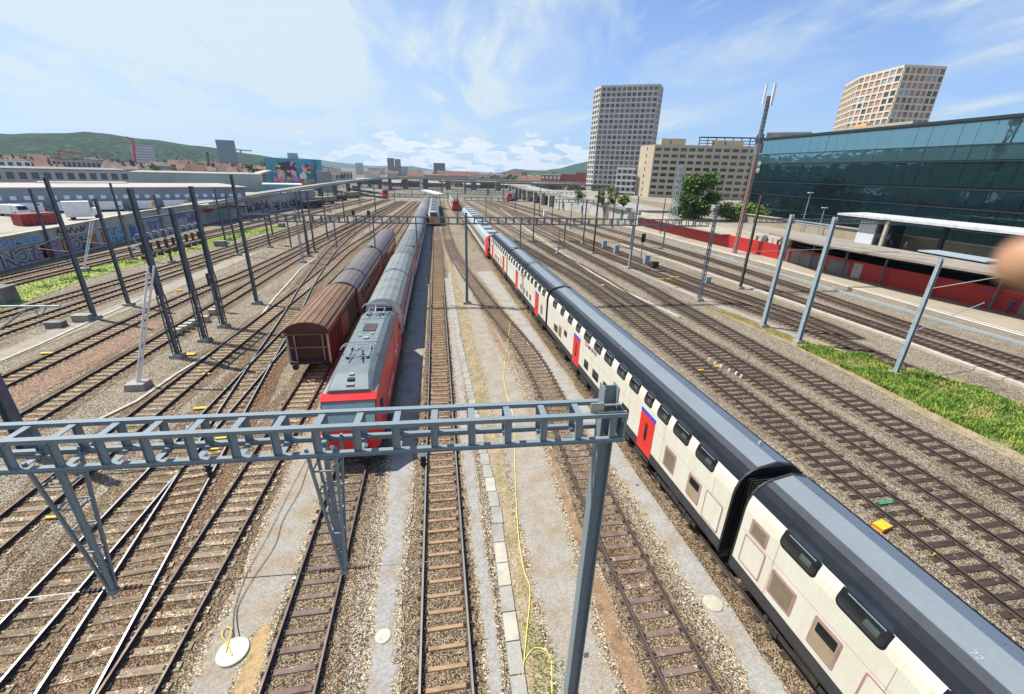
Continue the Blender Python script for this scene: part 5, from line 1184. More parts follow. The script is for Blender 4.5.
# ramp viaduct curving across behind the yard
VR = [(-56.8, 118, 4.7), (-55.4, 150, 5.4), (-53, 185, 6.0), (-50, 225, 6.6), (-45.5, 270, 7.2), (-40, 315, 7.7), (-30, 352, 8.0), (0, 366, 8.1), (60, 366, 8.0), (135, 352, 7.4), (200, 330, 7.0)]
vr = thing('rail_viaduct', 'long curved concrete railway viaduct rising from the left and crossing behind the whole yard', 'viaduct', (VR[0][0], VR[0][1], 0))
b = MB(); pb = MB(); pr = MB()
for a, c in zip(VR[:-1], VR[1:]):
    b.beam((a[0], a[1], a[2] - .40), (c[0], c[1], c[2] - .40), 7.0, .8)
    n = max(1, int(math.hypot(c[0]-a[0], c[1]-a[1]) / 16)); d = Vector((c[0]-a[0], c[1]-a[1], 0)).normalized(); nrm = Vector((d.y, -d.x, 0))
    pa = Vector((a[0], a[1], a[2] + .35)) + nrm * 3.4; pc = Vector((c[0], c[1], c[2] + .35)) + nrm * 3.4
    pr.beam(pa, pc, .2, .55)
    for k in range(n):
        t = (k + .5) / n; x = a[0] + (c[0]-a[0])*t; y = a[1] + (c[1]-a[1])*t; z = a[2] + (c[2]-a[2])*t - 1.1
        if y > 165: 
            pp = MB(); pp.beam(Vector((x, y, 0)) - Vector((0,0,0)), (x, y, z), 1.1, 4.0, up=(d.x, d.y, 0)); pp.build('pier', m_conc_d, vr, world=True)
b.build('deck', m_conc, vr, world=True); pr.build('parapet', m_conc_l, vr, world=True)
mv = thing('rail_viaduct', 'second darker low viaduct crossing in front of the red-brown blocks on the right', 'viaduct', (0, 300, 0))
b = MB(); q1, q2, q3 = (2, 300, 7.3), (80, 300, 7.3), (150, 292, 7.6); b.beam(q1, q2, 6, 1.0); b.beam(q2, q3, 6, 1.0); b.build('deck', m_conc_d, mv, world=True)
for k in range(10): MB().beam((4 + 15*k, 300, 0), (4 + 15*k, 300, 6.8), .9, 3).build('pier', m_conc_d, mv, world=True)

# raised yard behind the wall
yd = MB(); yd.face([(-400, 40, 2.9), (-57.6, 40, 2.9), (-57.6, 118, 2.9), (-56, 150, 2.9), (-90, 260, 2.9), (-400, 300, 2.9)]); struct('yard_surface', yd, mat('yard_asphalt', (0.36, 0.33, 0.28), .9, var=.14, scale=.08, fine=.08, spec=.2))
def bldg(name, label, cat, p0, p1, depth, z0, z1, m, group=None, roof=None, flip=1, overhang=0.0):
    """box building whose front runs p0->p1 and body extends away from the camera"""
    p0 = Vector((p0[0], p0[1], 0)); p1 = Vector((p1[0], p1[1], 0)); d = (p1 - p0).normalized(); n = Vector((-d.y, d.x, 0)) * flip
    q = [p0, p1, p1 + n * depth, p0 + n * depth]
    r_ = thing(name, label, cat, (p0.x, p0.y, z0), group=group)
    if flip < 0: q = [q[1], q[0], q[3], q[2]]
    MB().hull([(v.x, v.y, z0) for v in q], [(v.x, v.y, z1) for v in q]).build('wall', m, r_, world=True)
    if roof:
        c = sum(q, Vector()) / 4; k = 1 + overhang
        MB().hull([(c.x + (v.x-c.x)*k, c.y + (v.y-c.y)*k, z1 + .005) for v in q], [(c.x + (v.x-c.x)*k, c.y + (v.y-c.y)*k, z1 + .35) for v in q]).build('roof', roof, r_, world=True)
    return r_, d, n
def windows(r_, p0, d, z0, ww, wh, nx, nz, sx, sz, m, x_start, name='window', frame=None, out=.03, cap=100, thick=.06, rnd=None, mats=None, skip=None):
    """individual panes on a facade plane; past `cap` the farthest go into one mesh"""
    nrm = Vector((d.y, -d.x, 0)); rest = MB(); cnt = len([c for c in r_.children if c.name.split('.')[0] == name])
    p0 = Vector((p0[0], p0[1], 0)); rest_m = mats[0] if mats else m
    for j in range(nz):
        for i in range(nx):
            if skip and skip(i, j): continue
            a = p0 + d * (x_start + i * sx) + nrm * out; c = a + d * ww; z = z0 + j * sz
            pts0 = [(a.x, a.y, z), (c.x, c.y, z), (c.x - nrm.x*thick, c.y - nrm.y*thick, z), (a.x - nrm.x*thick, a.y - nrm.y*thick, z)]
            pts1 = [(v[0], v[1], z + wh) for v in pts0]
            mm = random.Random(i*31 + j*7 + nx).choice(mats) if mats else m
            if cnt < cap: MB().hull(pts0, pts1).build(name, mm, r_, world=True); cnt += 1
            else: rest.hull(pts0, pts1, mats.index(mm) if mats else 0)
    if rest.v: tag(rest.build(name + 's', mats if mats else rest_m, r_, world=True), kind='stuff')
m_shedblue = mat('shed_blue_grey', (0.20, 0.26, 0.31), .6, var=.1, scale=.2)
m_shedroof = mat('shed_roof_pink', (0.36, 0.30, 0.28), .7, var=.1, scale=.1)
m_town1 = mat('town_wall_cream', (0.50, 0.46, 0.38), .8, var=.12, scale=.1)
m_town2 = mat('town_wall_grey', (0.33, 0.34, 0.34), .8, var=.12, scale=.1)
m_town3 = mat('town_wall_white', (0.62, 0.62, 0.60), .8, var=.08, scale=.1)
m_rooft = mat('roof_tile', (0.20, 0.10, 0.065), .8, var=.2, scale=.15)
m_rooftb = mat('roof_brown', (0.14, 0.105, 0.085), .8, var=.2, scale=.15)
m_flatroof = mat('flat_roof', (0.30, 0.29, 0.27), .8, var=.15, scale=.1)
m_win = mat('window_glass', (0.035, 0.05, 0.06), .12, var=.3, scale=.3, spec=.8)
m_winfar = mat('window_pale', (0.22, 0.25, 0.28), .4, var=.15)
m_wingrey = mat('window_blind', (0.20, 0.17, 0.16), .5, var=.2)
# long blue shed
A = at(-40, 216, 2.9); B = at(262, 209, 2.9)
A = Vector((-112, 112, 0)); B = Vector((-66, 152, 0))
A = at(-60, 216, 2.9); B = at(248, 206.5, 2.9)
zt = 2.9 + 4.9
sh, d_, n_ = bldg('warehouse_shed', 'long low blue-grey shed with a pinkish flat roof behind the delivery yard', 'shed', A, B, 26, 2.9, zt, m_shedblue, roof=m_shedroof, overhang=.03)
Ls = (Vector((B.x, B.y, 0)) - Vector((A.x, A.y, 0))).length
windows(sh, A, d_, zt - 2.2, .9, .8, 26, 1, Ls / 27, 1, m_white, 2)
bay = MB()
for k in range(8):
    a = Vector((A.x, A.y, 0)) + d_ * (3 + k * Ls / 8.4); nr = Vector((d_.y, -d_.x, 0)); c = a + d_ * (Ls / 8.4 - 1.5)
    q0 = [(a.x, a.y, 2.9), (a.x + nr.x*1.6, a.y + nr.y*1.6, 2.9), (c.x + nr.x*1.6, c.y + nr.y*1.6, 2.9), (c.x, c.y, 2.9)]
    tr_ = thing('trailer', ['white trailer with orange lettering parked at the far left dock', 'white trailer second from the left dock', 'white trailer third from the left dock', 'white trailer at the middle dock of the long shed', 'white trailer fifth along the long shed', 'white trailer sixth along the long shed', 'white trailer seventh along the long shed, near its right end', 'white trailer at the right end of the long shed'][k], 'trailer', (a.x, a.y, 2.9), group='trailers docked along the shed')
    MB().hull([(v[0], v[1], 3.3) for v in reversed(q0)], [(v[0], v[1], 5.1) for v in reversed(q0)]).build('box_body', m_white, tr_, world=True)
    MB().hull([(v[0], v[1], 2.9) for v in reversed(q0)], [(v[0], v[1], 3.28) for v in reversed(q0)]).build('chassis', m_black, tr_, world=True)
    if k in (0, 2, 4, 5):
        o = MB()
        for q_ in range(5):
            l = a + d_ * (1.0 + q_ * .55) + nr * 1.62; o.beam((l.x, l.y, 4.0), (l.x + d_.x*.15, l.y + d_.y*.15, 4.5 - .1*(q_ % 2)), .10, .03)
        o.build('orange_lettering', m_orange, tr_, world=True)
        o = MB(); l = a + d_ * 4.6 + nr * 1.62; o.tube([(l.x, l.y, 4.3), (l.x + nr.x*.03, l.y + nr.y*.03, 4.3)], .65, 16); o.build('orange_mark', m_orange, tr_, world=True)
# red container and small white van in the yard
def contain():
    a, c = at(24, 226.5, 2.9), at(60, 223.5, 2.9); d = (c - a).normalized(); nr = Vector((d.y, -d.x, 0))
    r_ = thing('skip_container', 'long dark red open container standing in the delivery yard', 'container', a)
    b = MB(); q = [a, c, c - nr*2.5, a - nr*2.5]; b.hull([(v.x, v.y, 3.0) for v in q], [(v.x, v.y, 4.9) for v in q])
    L = (c - a).length; k = .3
    while k < L: p = a + d*k; b.box(p.x-.08, p.x+.08, p.y-.1, p.y+.02, 3.0, 4.9); k += .9
    b.build('box_body', mat('container_red', (0.30, 0.02, 0.03), .5), r_, world=True)
contain()
def van(px, py, label, rz, m=m_white, z=2.9, L=5.5, h=2.6):
    p = at(px, py, z); r_ = thing('delivery_truck', label, 'truck', p, rz)
    MB().hull([(-L/2, -1.05, .5), (L/2-1.6, -1.05, .5), (L/2-1.6, 1.05, .5), (-L/2, 1.05, .5)], [(-L/2, -1.05, h), (L/2-1.6, -1.05, h), (L/2-1.6, 1.05, h), (-L/2, 1.05, h)]).build('box_body', m, r_)
    MB().hull([(L/2-1.5, -1, .45), (L/2, -1, .45), (L/2, 1, .45), (L/2-1.5, 1, .45)], [(L/2-1.5, -.95, 2.1), (L/2-.5, -.95, 2.1), (L/2-.5, .95, 2.1), (L/2-1.5, .95, 2.1)]).build('cab', m, r_)
    MB().hull([(L/2-.03, -.85, 1.3), (L/2+.0, -.85, 1.3), (L/2+.0, .85, 1.3), (L/2-.03, .85, 1.3)], [(L/2-.47, -.8, 2.0), (L/2-.44, -.8, 2.0), (L/2-.44, .8, 2.0), (L/2-.47, .8, 2.0)]).build('windscreen', m_glass, r_)
    for sx in (-L/2+1, L/2-.9):
        for sy in (-1, 1): MB().tube([(sx, sy*.75, .45), (sx, sy*1.02, .45)], .45, 14).build('wheel', m_black, r_)
van(86, 219, 'white truck with a raised body parked alone in the yard right of the red container', .6, h=3.4)
van(205, 206, 'white delivery truck near the right end of the yard', .2)
van(15, 216, 'small white truck at the far left of the yard', -.3, h=2.2)

# buildings further left
def simple(label, pxa, pxb, ytop, ybot, D, m, roof=None, cat='building', name='office_building', depth=18, nx=0, nz=0, group=None, za=None, winm=None, wfrac=.6):
    a, c = far(pxa, ytop, D), far(pxb, ytop, D); zt_ = (a.z + c.z) / 2; z0 = min(far(pxa, ybot, D).z, 0) if za is None else za
    zb = (far(pxa, ybot, D).z + far(pxb, ybot, D).z) / 2 if za is None else za
    zb = max(zb, 0.0)
    r_, d, n = bldg(name, label, cat, a, c, depth, 0 if za is None else za, zt_, m, group=group, roof=roof)
    if nx:
        W = (Vector((c.x, c.y, 0)) - Vector((a.x, a.y, 0))).length; H_ = zt_ - zb
        windows(r_, a, d, zb + H_ / nz * .3, W / nx * wfrac, H_ / nz * .5, nx, nz, W / nx, H_ / nz, winm or m_win, W / nx * (1 - wfrac) / 2, out=.05)
    return r_
simple('big grey hall with a dark overhanging roof edge behind the blue shed', -40, 128, 170, 196, 185, m_town2, roof=m_conc_d, depth=40, nx=14, nz=2, name='market_hall', cat='hall')
simple('long pale green flat building behind the shed, left of the sloping ramp', 128, 262, 174, 194, 230, mat('pale_green_wall', (0.30, 0.36, 0.33), .7, var=.1, scale=.1), roof=m_flatroof, depth=40, name='market_hall', cat='hall')
simple('low white hall with roof vents in front of the big grey hall', 36, 128, 184, 196, 165, m_town3, roof=m_flatroof, depth=10, name='market_hall', cat='hall', nx=9, nz=1)
simple('white apartment house with dark attic windows at the left edge', -50, 30, 160, 175, 330, m_town3, roof=m_flatroof, nx=9, nz=2, name='apartment_house', cat='house')
simple('long low cream block among the roofs below the wooded hill', 55, 104, 160, 172, 360, m_town1, roof=m_rooftb, nx=10, nz=1, name='apartment_house', cat='house')
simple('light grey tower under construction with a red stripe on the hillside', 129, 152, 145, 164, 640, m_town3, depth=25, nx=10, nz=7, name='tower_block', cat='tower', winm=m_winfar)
b = MB(); p = far(133, 162, 636); q = far(133, 140, 636); b.beam((p.x, p.y, 0), (q.x, q.y, q.z), 1.5, 1.2); q2 = far(126, 137, 636); b.beam((q.x, q.y, q.z), (q2.x, q2.y, q2.z), 1.6, 1.6); tag(b.build('tower_crane', m_red), 'red crane mast against the pale tower under construction', 'crane')
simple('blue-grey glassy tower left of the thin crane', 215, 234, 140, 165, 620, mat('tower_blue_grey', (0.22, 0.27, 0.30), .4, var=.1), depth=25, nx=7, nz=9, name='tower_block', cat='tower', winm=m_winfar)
cr = MB(); p = far(240.5, 165, 560); q = far(240.5, 150, 560); cr.beam((p.x, p.y, 0), (q.x, q.y, q.z), 1.2); a, c = far(235, 149.5, 560), far(252, 151, 560); cr.beam(a, c, 1.1); tag(cr.build('tower_crane', m_conc_l), 'thin pale tower crane right of the blue-grey tower', 'crane')
cr = MB(); p = far(208, 164, 520); q = far(207, 152, 520); cr.beam((p.x, p.y, 0), (q.x, q.y, q.z), 1.6); tag(cr.build('chimney_stack', m_rooft), 'thin red-brown chimney left of the blue-grey tower', 'chimney')
cr = MB(); a, c = far(58, 151, 700), far(84, 154, 700); cr.beam(a, c, 1.6); cr.beam((a.x, a.y, 0), a, 1.2); tag(cr.build('tower_crane', m_red), 'long red crane jib in front of the wooded hill', 'crane')
# town houses with red roofs
rh = random.Random(11)
hr = [m_rooft, m_rooft, m_rooftb]; hm = [m_town1, m_town2, m_town3]
def house(px, py, D, w, h, k):
    p = far(px, py, D); z1 = h; r_ = thing('town_house', ['terrace house with a red tiled roof in the crowded town below the hill', 'terrace house with a brown roof in the crowded town below the hill'][k], 'house', (p.x, p.y, 0), math.atan2(-p.x, p.y) + rh.uniform(-.3, .3), group='town houses below the wooded hill')
    dd = 9; rz_ = rh.uniform(2.2, 4.5)
    MB().box(-w/2, w/2, 0, dd, 0, z1).build('wall', rh.choice(hm), r_)
    MB().hull([(-w/2-.4, -.4, z1), (w/2+.4, -.4, z1), (w/2+.4, dd+.4, z1), (-w/2-.4, dd+.4, z1)], [(-w/2+.2, dd/2-.1, z1+rz_), (w/2-.2, dd/2-.1, z1+rz_), (w/2-.2, dd/2+.1, z1+rz_), (-w/2+.2, dd/2+.1, z1+rz_)]).build('roof', m_rooft if k == 0 else m_rooftb, r_)
    MB().box(w*.2, w*.2+1, dd/2, dd/2+1.2, z1+2, z1+5).build('chimney', m_rooftb, r_)
    if D < 420:
        for i in range(3):
            for j in range(2): MB().box(-w/2 + 1.2 + i*w/3.2, -w/2 + 2.6 + i*w/3.2, -.06, .0, z1 - 2.6 - j*3, z1 - 1.1 - j*3).build('window', m_win, r_)
for k in range(84):
    D = rh.choice([330, 350, 380, 410, 450, 500, 560]); px = rh.uniform(-10, 258)
    house(px, 165, D, rh.uniform(8, 14), max(4, 7.5 + (D - 330) * .014 + rh.uniform(-3, 2.5)), k % 3 == 2 and 1 or 0)
for k in range(28):
    D = rh.choice([480, 560, 700, 850]); px = rh.uniform(310, 600)
    house(px, 170, D, rh.uniform(14, 26), 7 + rh.uniform(-1, 3), k % 2)

# mural building: plain generic colour panels stand in for the painted artwork
MY = 300
a, c = atY(264, 157.5, MY), atY(315, 160, MY)
mu, d_, n_ = bldg('mural_building', 'windowless building whose turquoise front wears a huge colourful painting', 'building', (a.x, a.y), (c.x, c.y + 3), 22, 0, 17.8, mat('mural_turquoise', (0.07, 0.34, 0.46), .7, var=.15, scale=.12, col2=(0.02, 0.12, 0.2)), roof=None)
rm = random.Random(9); W = (c - a).length; nr = Vector((d_.y, -d_.x, 0))
cols = [gcol('mural_' + str(i), cc) for i, cc in enumerate([(.75, .28, .42), (.85, .62, .05), (.72, .08, .10), (.50, .16, .50), (.05, .05, .06), (.80, .55, .42), (.10, .45, .15), (.85, .85, .80), (.85, .35, .08)])]
def blot(m, u, z, ru, rz_, off, seed):
    rr = random.Random(seed); pts = []
    for k in range(11):
        t = 2*math.pi*k/11; f = rr.uniform(.7, 1.15); pts.append((u + ru*f*math.cos(t), z + rz_*f*math.sin(t)))
    o_ = Vector((a.x, a.y, 0)) + nr * off; i_ = Vector((a.x, a.y, 0)) + nr * (off - .03)
    MB().hull([tuple(i_ + d_*p[0] + Vector((0,0,p[1]))) for p in pts], [tuple(o_ + d_*p[0] + Vector((0,0,p[1]))) for p in pts]).build('painted_patch', m, mu, world=True)
blot(cols[4], W*.40, 11.3, W*.24, 5.6, .04, 1); blot(cols[5], W*.27, 8.0, W*.07, 5, .07, 2); blot(cols[5], W*.52, 8.5, W*.07, 3.5, .07, 3); blot(cols[4], W*.78, 12.5, W*.09, 3.5, .06, 4); blot(cols[5], W*.74, 12.3, W*.05, 2.4, .09, 5); blot(cols[7], W*.70, 8.0, W*.07, 3.0, .08, 6)
for k in range(70): blot(cols[rm.choice([0, 1, 2, 3, 8, 6, 0, 3])], rm.uniform(W*.12, W*.92), rm.uniform(2.5, 16.5) if k % 2 else rm.uniform(3, 8), rm.uniform(.6, 1.5), rm.uniform(.6, 1.3), .12 + .004*k, 20 + k)
simple('small grey rooftop block above the painted building', 287, 297.5, 153, 160, 330, m_town2, depth=8, name='roof_block', cat='building')
simple('plain slate-grey annex right of the painted building', 316, 331, 172, 192, 290, m_town2, roof=m_conc_d, depth=20, name='annex', cat='building')
simple('low pale flat-roofed hall in front of the painted building', 262, 302, 185, 200, 215, mat('hall_cyan', (0.20, 0.38, 0.46), .7, var=.2, scale=.3), roof=m_white, depth=12, name='hall', cat='hall')
# sloping white conveyor roof left of the mural
b = MB(); p, q = atY(200, 190, 235), atY(268, 171, 285); b.beam(p, q, 5, 1.0); cv = thing('sloping_ramp', 'long pale sloping covered ramp leading up to the painted building', 'ramp', (p.x, p.y, 0)); b.build('ramp_roof', m_conc_l, cv, world=True)
for t in (.1, .5, .9): v = p.lerp(q, t); MB().beam((v.x, v.y, 0), (v.x, v.y, v.z), .8).build('support', m_conc_d, cv, world=True)

# far centre towers
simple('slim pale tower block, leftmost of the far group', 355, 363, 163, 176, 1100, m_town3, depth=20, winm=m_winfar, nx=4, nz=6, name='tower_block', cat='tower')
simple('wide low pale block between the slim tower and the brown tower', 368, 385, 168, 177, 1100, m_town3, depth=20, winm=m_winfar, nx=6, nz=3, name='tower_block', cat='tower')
simple('tall brownish far tower, left half', 387, 394, 158, 177, 1000, mat('tower_brown', (0.33, 0.25, 0.22), .8, var=.1), depth=20, nx=3, nz=9, name='tower_block', cat='tower', winm=m_wingrey)
simple('tall brownish far tower, right half', 394.5, 400.5, 159, 177, 1003, mat('tower_brown2', (0.38, 0.30, 0.27), .8, var=.1), depth=20, nx=3, nz=9, name='tower_block', cat='tower', winm=m_wingrey)
simple('cream block attached right of the brownish far tower', 401, 408, 167, 177, 1000, m_town1, depth=20, winm=m_winfar, nx=3, nz=5, name='tower_block', cat='tower')
simple('dark grey square tower standing alone beyond the overpass', 433.5, 445, 163, 176, 800, mat('tower_dark', (0.20, 0.21, 0.23), .5, var=.1), depth=20, nx=4, nz=5, name='tower_block', cat='tower', winm=m_wingrey)
simple('long pinkish hall just above the overpass left of the dark tower', 424, 470, 175.2, 180, 480, mat('pink_hall', (0.45, 0.33, 0.28), .8), depth=20, name='hall', cat='hall')
simple('red brick complex with white window bands, left part', 541, 561, 175, 187, 520, mat('brick_red', (0.42, 0.11, 0.07), .8, var=.15, scale=.3), roof=m_white, depth=30, nx=5, nz=2, name='brick_building', cat='building', winm=m_white)
simple('red brick complex, middle part with white attic', 561, 576, 174, 187, 524, MATS['brick_red'], roof=m_white, depth=30, nx=4, nz=2, name='brick_building', cat='building', winm=m_wingrey)
simple('red brick complex, plain taller right block', 576, 588, 172.5, 187, 515, MATS['brick_red'], depth=30, name='brick_building', cat='building')
simple('grey-brown distant block among trees near the overpass', 517, 527, 172, 182, 900, mat('tower_brown', (0.33, 0.25, 0.22)), depth=20, nx=4, nz=3, name='tower_block', cat='tower')
for k, (pa, pb, yt) in enumerate([(478, 490, 177), (500, 512, 176.5), (528, 540, 176), (340, 352, 172), (332, 345, 174), (447, 462, 177.5), (408, 422, 174)]):
    simple(['pale low far building above the overpass', 'second pale low far building above the overpass', 'white industrial silo block left of the brick complex', 'small red-roofed building behind the curved viaduct', 'long low cream shed behind the curved viaduct', 'low far roof right of the dark tower', 'low reddish far block left of the dark tower'][k], pa, pb, yt, 184, 560, [m_town1, m_town3, m_town3, m_town1, m_town1, m_town2, m_rooft][k], roof=[m_flatroof, m_flatroof, m_white, m_rooft, m_flatroof, m_flatroof, m_rooft][k], depth=18, nx=4, nz=1, name='town_building', cat='building')

rc = random.Random(21)
for k in range(24):
    x = -62 + k * 10.5 + rc.uniform(-2, 2); y = rc.uniform(395, 440); w = rc.uniform(7, 15); h = rc.uniform(2.5, 5.5)
    r_ = thing('depot_shed', ['grey depot shed in the jumble of low buildings behind the overpass', 'brownish depot shed in the jumble of low buildings behind the overpass', 'pale depot shed in the jumble of low buildings behind the overpass'][k % 3], 'shed', (x, y, 0), group='low depot sheds behind the overpass')
    MB().box(-w/2, w/2, 0, 12, 0, h).build('wall', [m_conc_d, m_rooftb, m_conc][k % 3], r_)
    MB().hull([(-w/2-.3, -.3, h), (w/2+.3, -.3, h), (w/2+.3, 12.3, h), (-w/2-.3, 12.3, h)], [(-w/2, 5, h+1.6), (w/2, 5, h+1.6), (w/2, 7, h+1.6), (-w/2, 7, h+1.6)]).build('roof', [m_flatroof, m_rooft, m_conc_d][k % 3], r_)
    for i in range(int(w // 3)): MB().box(-w/2 + .8 + i*3, -w/2 + 2.4 + i*3, -.08, 0, 1.2, min(3, h - .6)).build('window', m_win, r_)
for k, (px, py, l, mm) in enumerate([(303, 209, 'brown flat wagon parked under the ramp viaduct, nearest of the row', 'rust'), (318, 205, 'grey parked wagon second in the row under the ramp viaduct', 'conc'), (333, 201.5, 'dark parked wagon third in the row under the ramp viaduct', 'under'), (347, 198.5, 'tan parked wagon at the far end of the row under the ramp viaduct', 'tan')]):
    p_ = at(px, py, 0); r_ = thing('parked_wagon', l, 'wagon', (p_.x, p_.y, .05), -.28, group='wagons parked under the ramp viaduct')
    mm_ = dict(rust=m_rust, conc=m_conc, under=m_under, tan=m_tan)[mm]
    MB().hull([(-1.4, 0, 1.1), (1.4, 0, 1.1), (1.4, 13, 1.1), (-1.4, 13, 1.1)], [(-1.3, .2, 2.4 + .4*(k % 2)), (1.3, .2, 2.4 + .4*(k % 2)), (1.3, 12.8, 2.4 + .4*(k % 2)), (-1.3, 12.8, 2.4 + .4*(k % 2))]).build('body', mm_, r_)
    for yy in (2, 11):
        b = MB(); b.tube([(-.8, yy, .46), (.8, yy, .46)], .45, 12); b.build('wheelset', m_black, r_)
    MB().box(-1.2, 1.2, 0, 13, .8, 1.08).build('underframe', m_under, r_)

# ------------------------------------------------------------------ right: platform, red wall, canopy, deck
m_redwall = mat('red_wall', (0.42, 0.016, 0.015), .5, var=.08, scale=.3)
m_plat = mat('platform_paving', (0.31, 0.265, 0.20), .85, var=.1, scale=.3, fine=.1, spec=.2)
RW = [(67.5, 26), (65.5, 36.3), (62.9, 50.4), (61.9, 69), (61.3, 76), (59.9, 95), (59.3, 125)]
PF = [(56.6, 20), (56.4, 43), (56.2, 67), (55.2, 85), (53.7, 112), (53, 125)]
b = MB()
def interp(pl, y):
    if y <= pl[0][1]: i = 0
    else:
        i = len(pl) - 2
        for j in range(len(pl)-1):
            if pl[j][1] <= y <= pl[j+1][1]: i = j; break
    t = (y-pl[i][1])/(pl[i+1][1]-pl[i][1]); return pl[i][0]*(1-t)+pl[i+1][0]*t
pfm = thing('station_platform', 'long beige station platform with a pale edge line along the red wall', 'platform', (56.5, 20, 0))
b = MB(); e = MB(); sl_ = MB()
y = 20
while y < 125:
    y2 = min(y + 5, 125)
    b.hull([(interp(PF, y), y, 0), (interp(RW, y) + .3, y, 0), (interp(RW, y2) + .3, y2, 0), (interp(PF, y2), y2, 0)], [(interp(PF, y), y, .5), (interp(RW, y) + .3, y, .5), (interp(RW, y2) + .3, y2, .5), (interp(PF, y2), y2, .5)])
    for o, w_w, mb in ((0.02, .25, e), (.9, .12, e)):
        mb.face([(interp(PF, y) + o, y, .504), (interp(PF, y) + o + w_w, y, .504), (interp(PF, y2) + o + w_w, y2, .504), (interp(PF, y2) + o, y2, .504)])
    y = y2
b.build('platform_slab', m_plat, pfm, world=True); e.build('edge_line', m_white, pfm, world=True)
rw = thing('station_wall', 'bright red wall along the back of the station platform', 'wall', (61.9, 69, 0))
b = MB()
ys = [26, 36.3, 50.4, 69, 72, 80, 95, 125]
for i in range(len(ys) - 1):
    ya, yb = ys[i], ys[i+1]; xa, xb = interp(RW, ya), interp(RW, yb)
    b.hull([(xa, ya, .5), (xa + .3, ya, .5), (xb + .3, yb, .5), (xb, yb, .5)][::-1][::-1], [(xa, ya, 3.0), (xa + .3, ya, 3.0), (xb + .3, yb, 3.0), (xb, yb, 3.0)])
b.build('wall_face', m_redwall, rw, world=True)
for y, w_, m_, z0, z1 in [(62, 5.5, m_conc_d, .55, 2.6), (56.6, 3.6, m_conc_d, .55, 2.6), (54.5, 1.4, m_wall2, .55, 2.7), (33.5, 3.4, m_conc_d, .55, 2.5), (68.2, .5, m_wall2, .5, 2.9)]:
    x = interp(RW, y) - .04; x2 = interp(RW, y + w_) - .04
    MB().hull([(x, y, z0), (x + .1, y, z0), (x2 + .1, y + w_, z0), (x2, y + w_, z0)], [(x, y, z1), (x + .1, y, z1), (x2 + .1, y + w_, z1), (x2, y + w_, z1)]).build('doorway', m_, rw, world=True)
b = MB()
for y in (40, 58.5): 
    x = interp(RW, y) - .05; b.hull([(x, y, 2.35), (x + .06, y, 2.35), (x + .02, y + 1.2, 2.35), (x - .04, y + 1.2, 2.35)], [(x, y, 2.6), (x + .06, y, 2.6), (x + .02, y + 1.2, 2.6), (x - .04, y + 1.2, 2.6)])
b.build('blue_sign', m_blue, rw, world=True)
# upper wall band with graffiti over the sunlit red part
uw = thing('upper_wall', 'pale beige wall band with grey graffiti above the bright red wall', 'wall', (62, 69, 3))
b = MB()
for i in range(3, 7):
    ya, yb = ys[i], ys[i+1]; xa, xb = interp(RW, ya) + .35, interp(RW, yb) + .35
    b.hull([(xa, ya, 3.0), (xa + .5, ya, 3.0), (xb + .5, yb, 3.0), (xb, yb, 3.0)], [(xa, ya, 4.2), (xa + .5, ya, 4.2), (xb + .5, yb, 4.2), (xb, yb, 4.2)])
b.build('wall_face', mat('beige_band', (0.50, 0.44, 0.35), .85, var=.1, scale=.4), uw, world=True)
rg = random.Random(8)
for k in range(6):
    y = 70.5 + k * 1.3; o = text(rg.choice('ZRKSEX'), 1.1, GC['black'] if k % 2 else GC['grey'], uw, (0, 0, 0), (R(90), 0, R(-90)), 'graffiti_letter', .01, .04)
    o.location = Vector((interp(RW, y) + .32, y, 3.1)) - uw.location
b = MB()
for ya, yb in ((84, 95), (95, 125)):
    xa, xb = interp(RW, ya), interp(RW, yb); b.hull([(xa - 1.6, ya, 3.02), (xa + .3, ya, 3.02), (xb + .3, yb, 3.02), (xb - 1.6, yb, 3.02)], [(xa - 1.6, ya, 3.2), (xa + .3, ya, 3.2), (xb + .3, yb, 3.2), (xb - 1.6, yb, 3.2)])
b.build('overhang', m_conc, uw, world=True)
# canopy roof
m_canroof = mat('canopy_gravel', (0.25, 0.22, 0.18), .9, var=.12, scale=.3, fine=.12)
cn = thing('platform_canopy', 'long flat brown-grey canopy roof over the red platform wall', 'canopy', (60.5, 24, 0))
b = MB(); f = MB()
CY_ = [24, 36, 48, 60, 71.5]
for ya, yb in zip(CY_[:-1], CY_[1:]):
    xa, xb = interp(RW, ya) - 4.6, interp(RW, yb) - 4.6 if yb < 70 else interp(RW, yb) - 2.0
    b.hull([(xa, ya, 4.85), (xa + 8.5, ya, 4.85), (xb + 8.5, yb, 4.85), (xb, yb, 4.85)], [(xa, ya, 5.12), (xa + 8.5, ya, 5.12), (xb + 8.5, yb, 5.12), (xb, yb, 5.12)])
b.build('canopy_roof', m_canroof, cn, world=True)
for y in range(27, 72, 6):
    x = interp(RW, y) - .5; MB().box(x - .1, x + .1, y - .1, y + .1, .5, 4.85).build('column', m_mast, cn, world=True)
    l = MB(); l.box(x - .5, x + .1, y + 2.8, y + 3.0, 4.6, 4.8); l.build('lamp', m_white, cn, world=True)
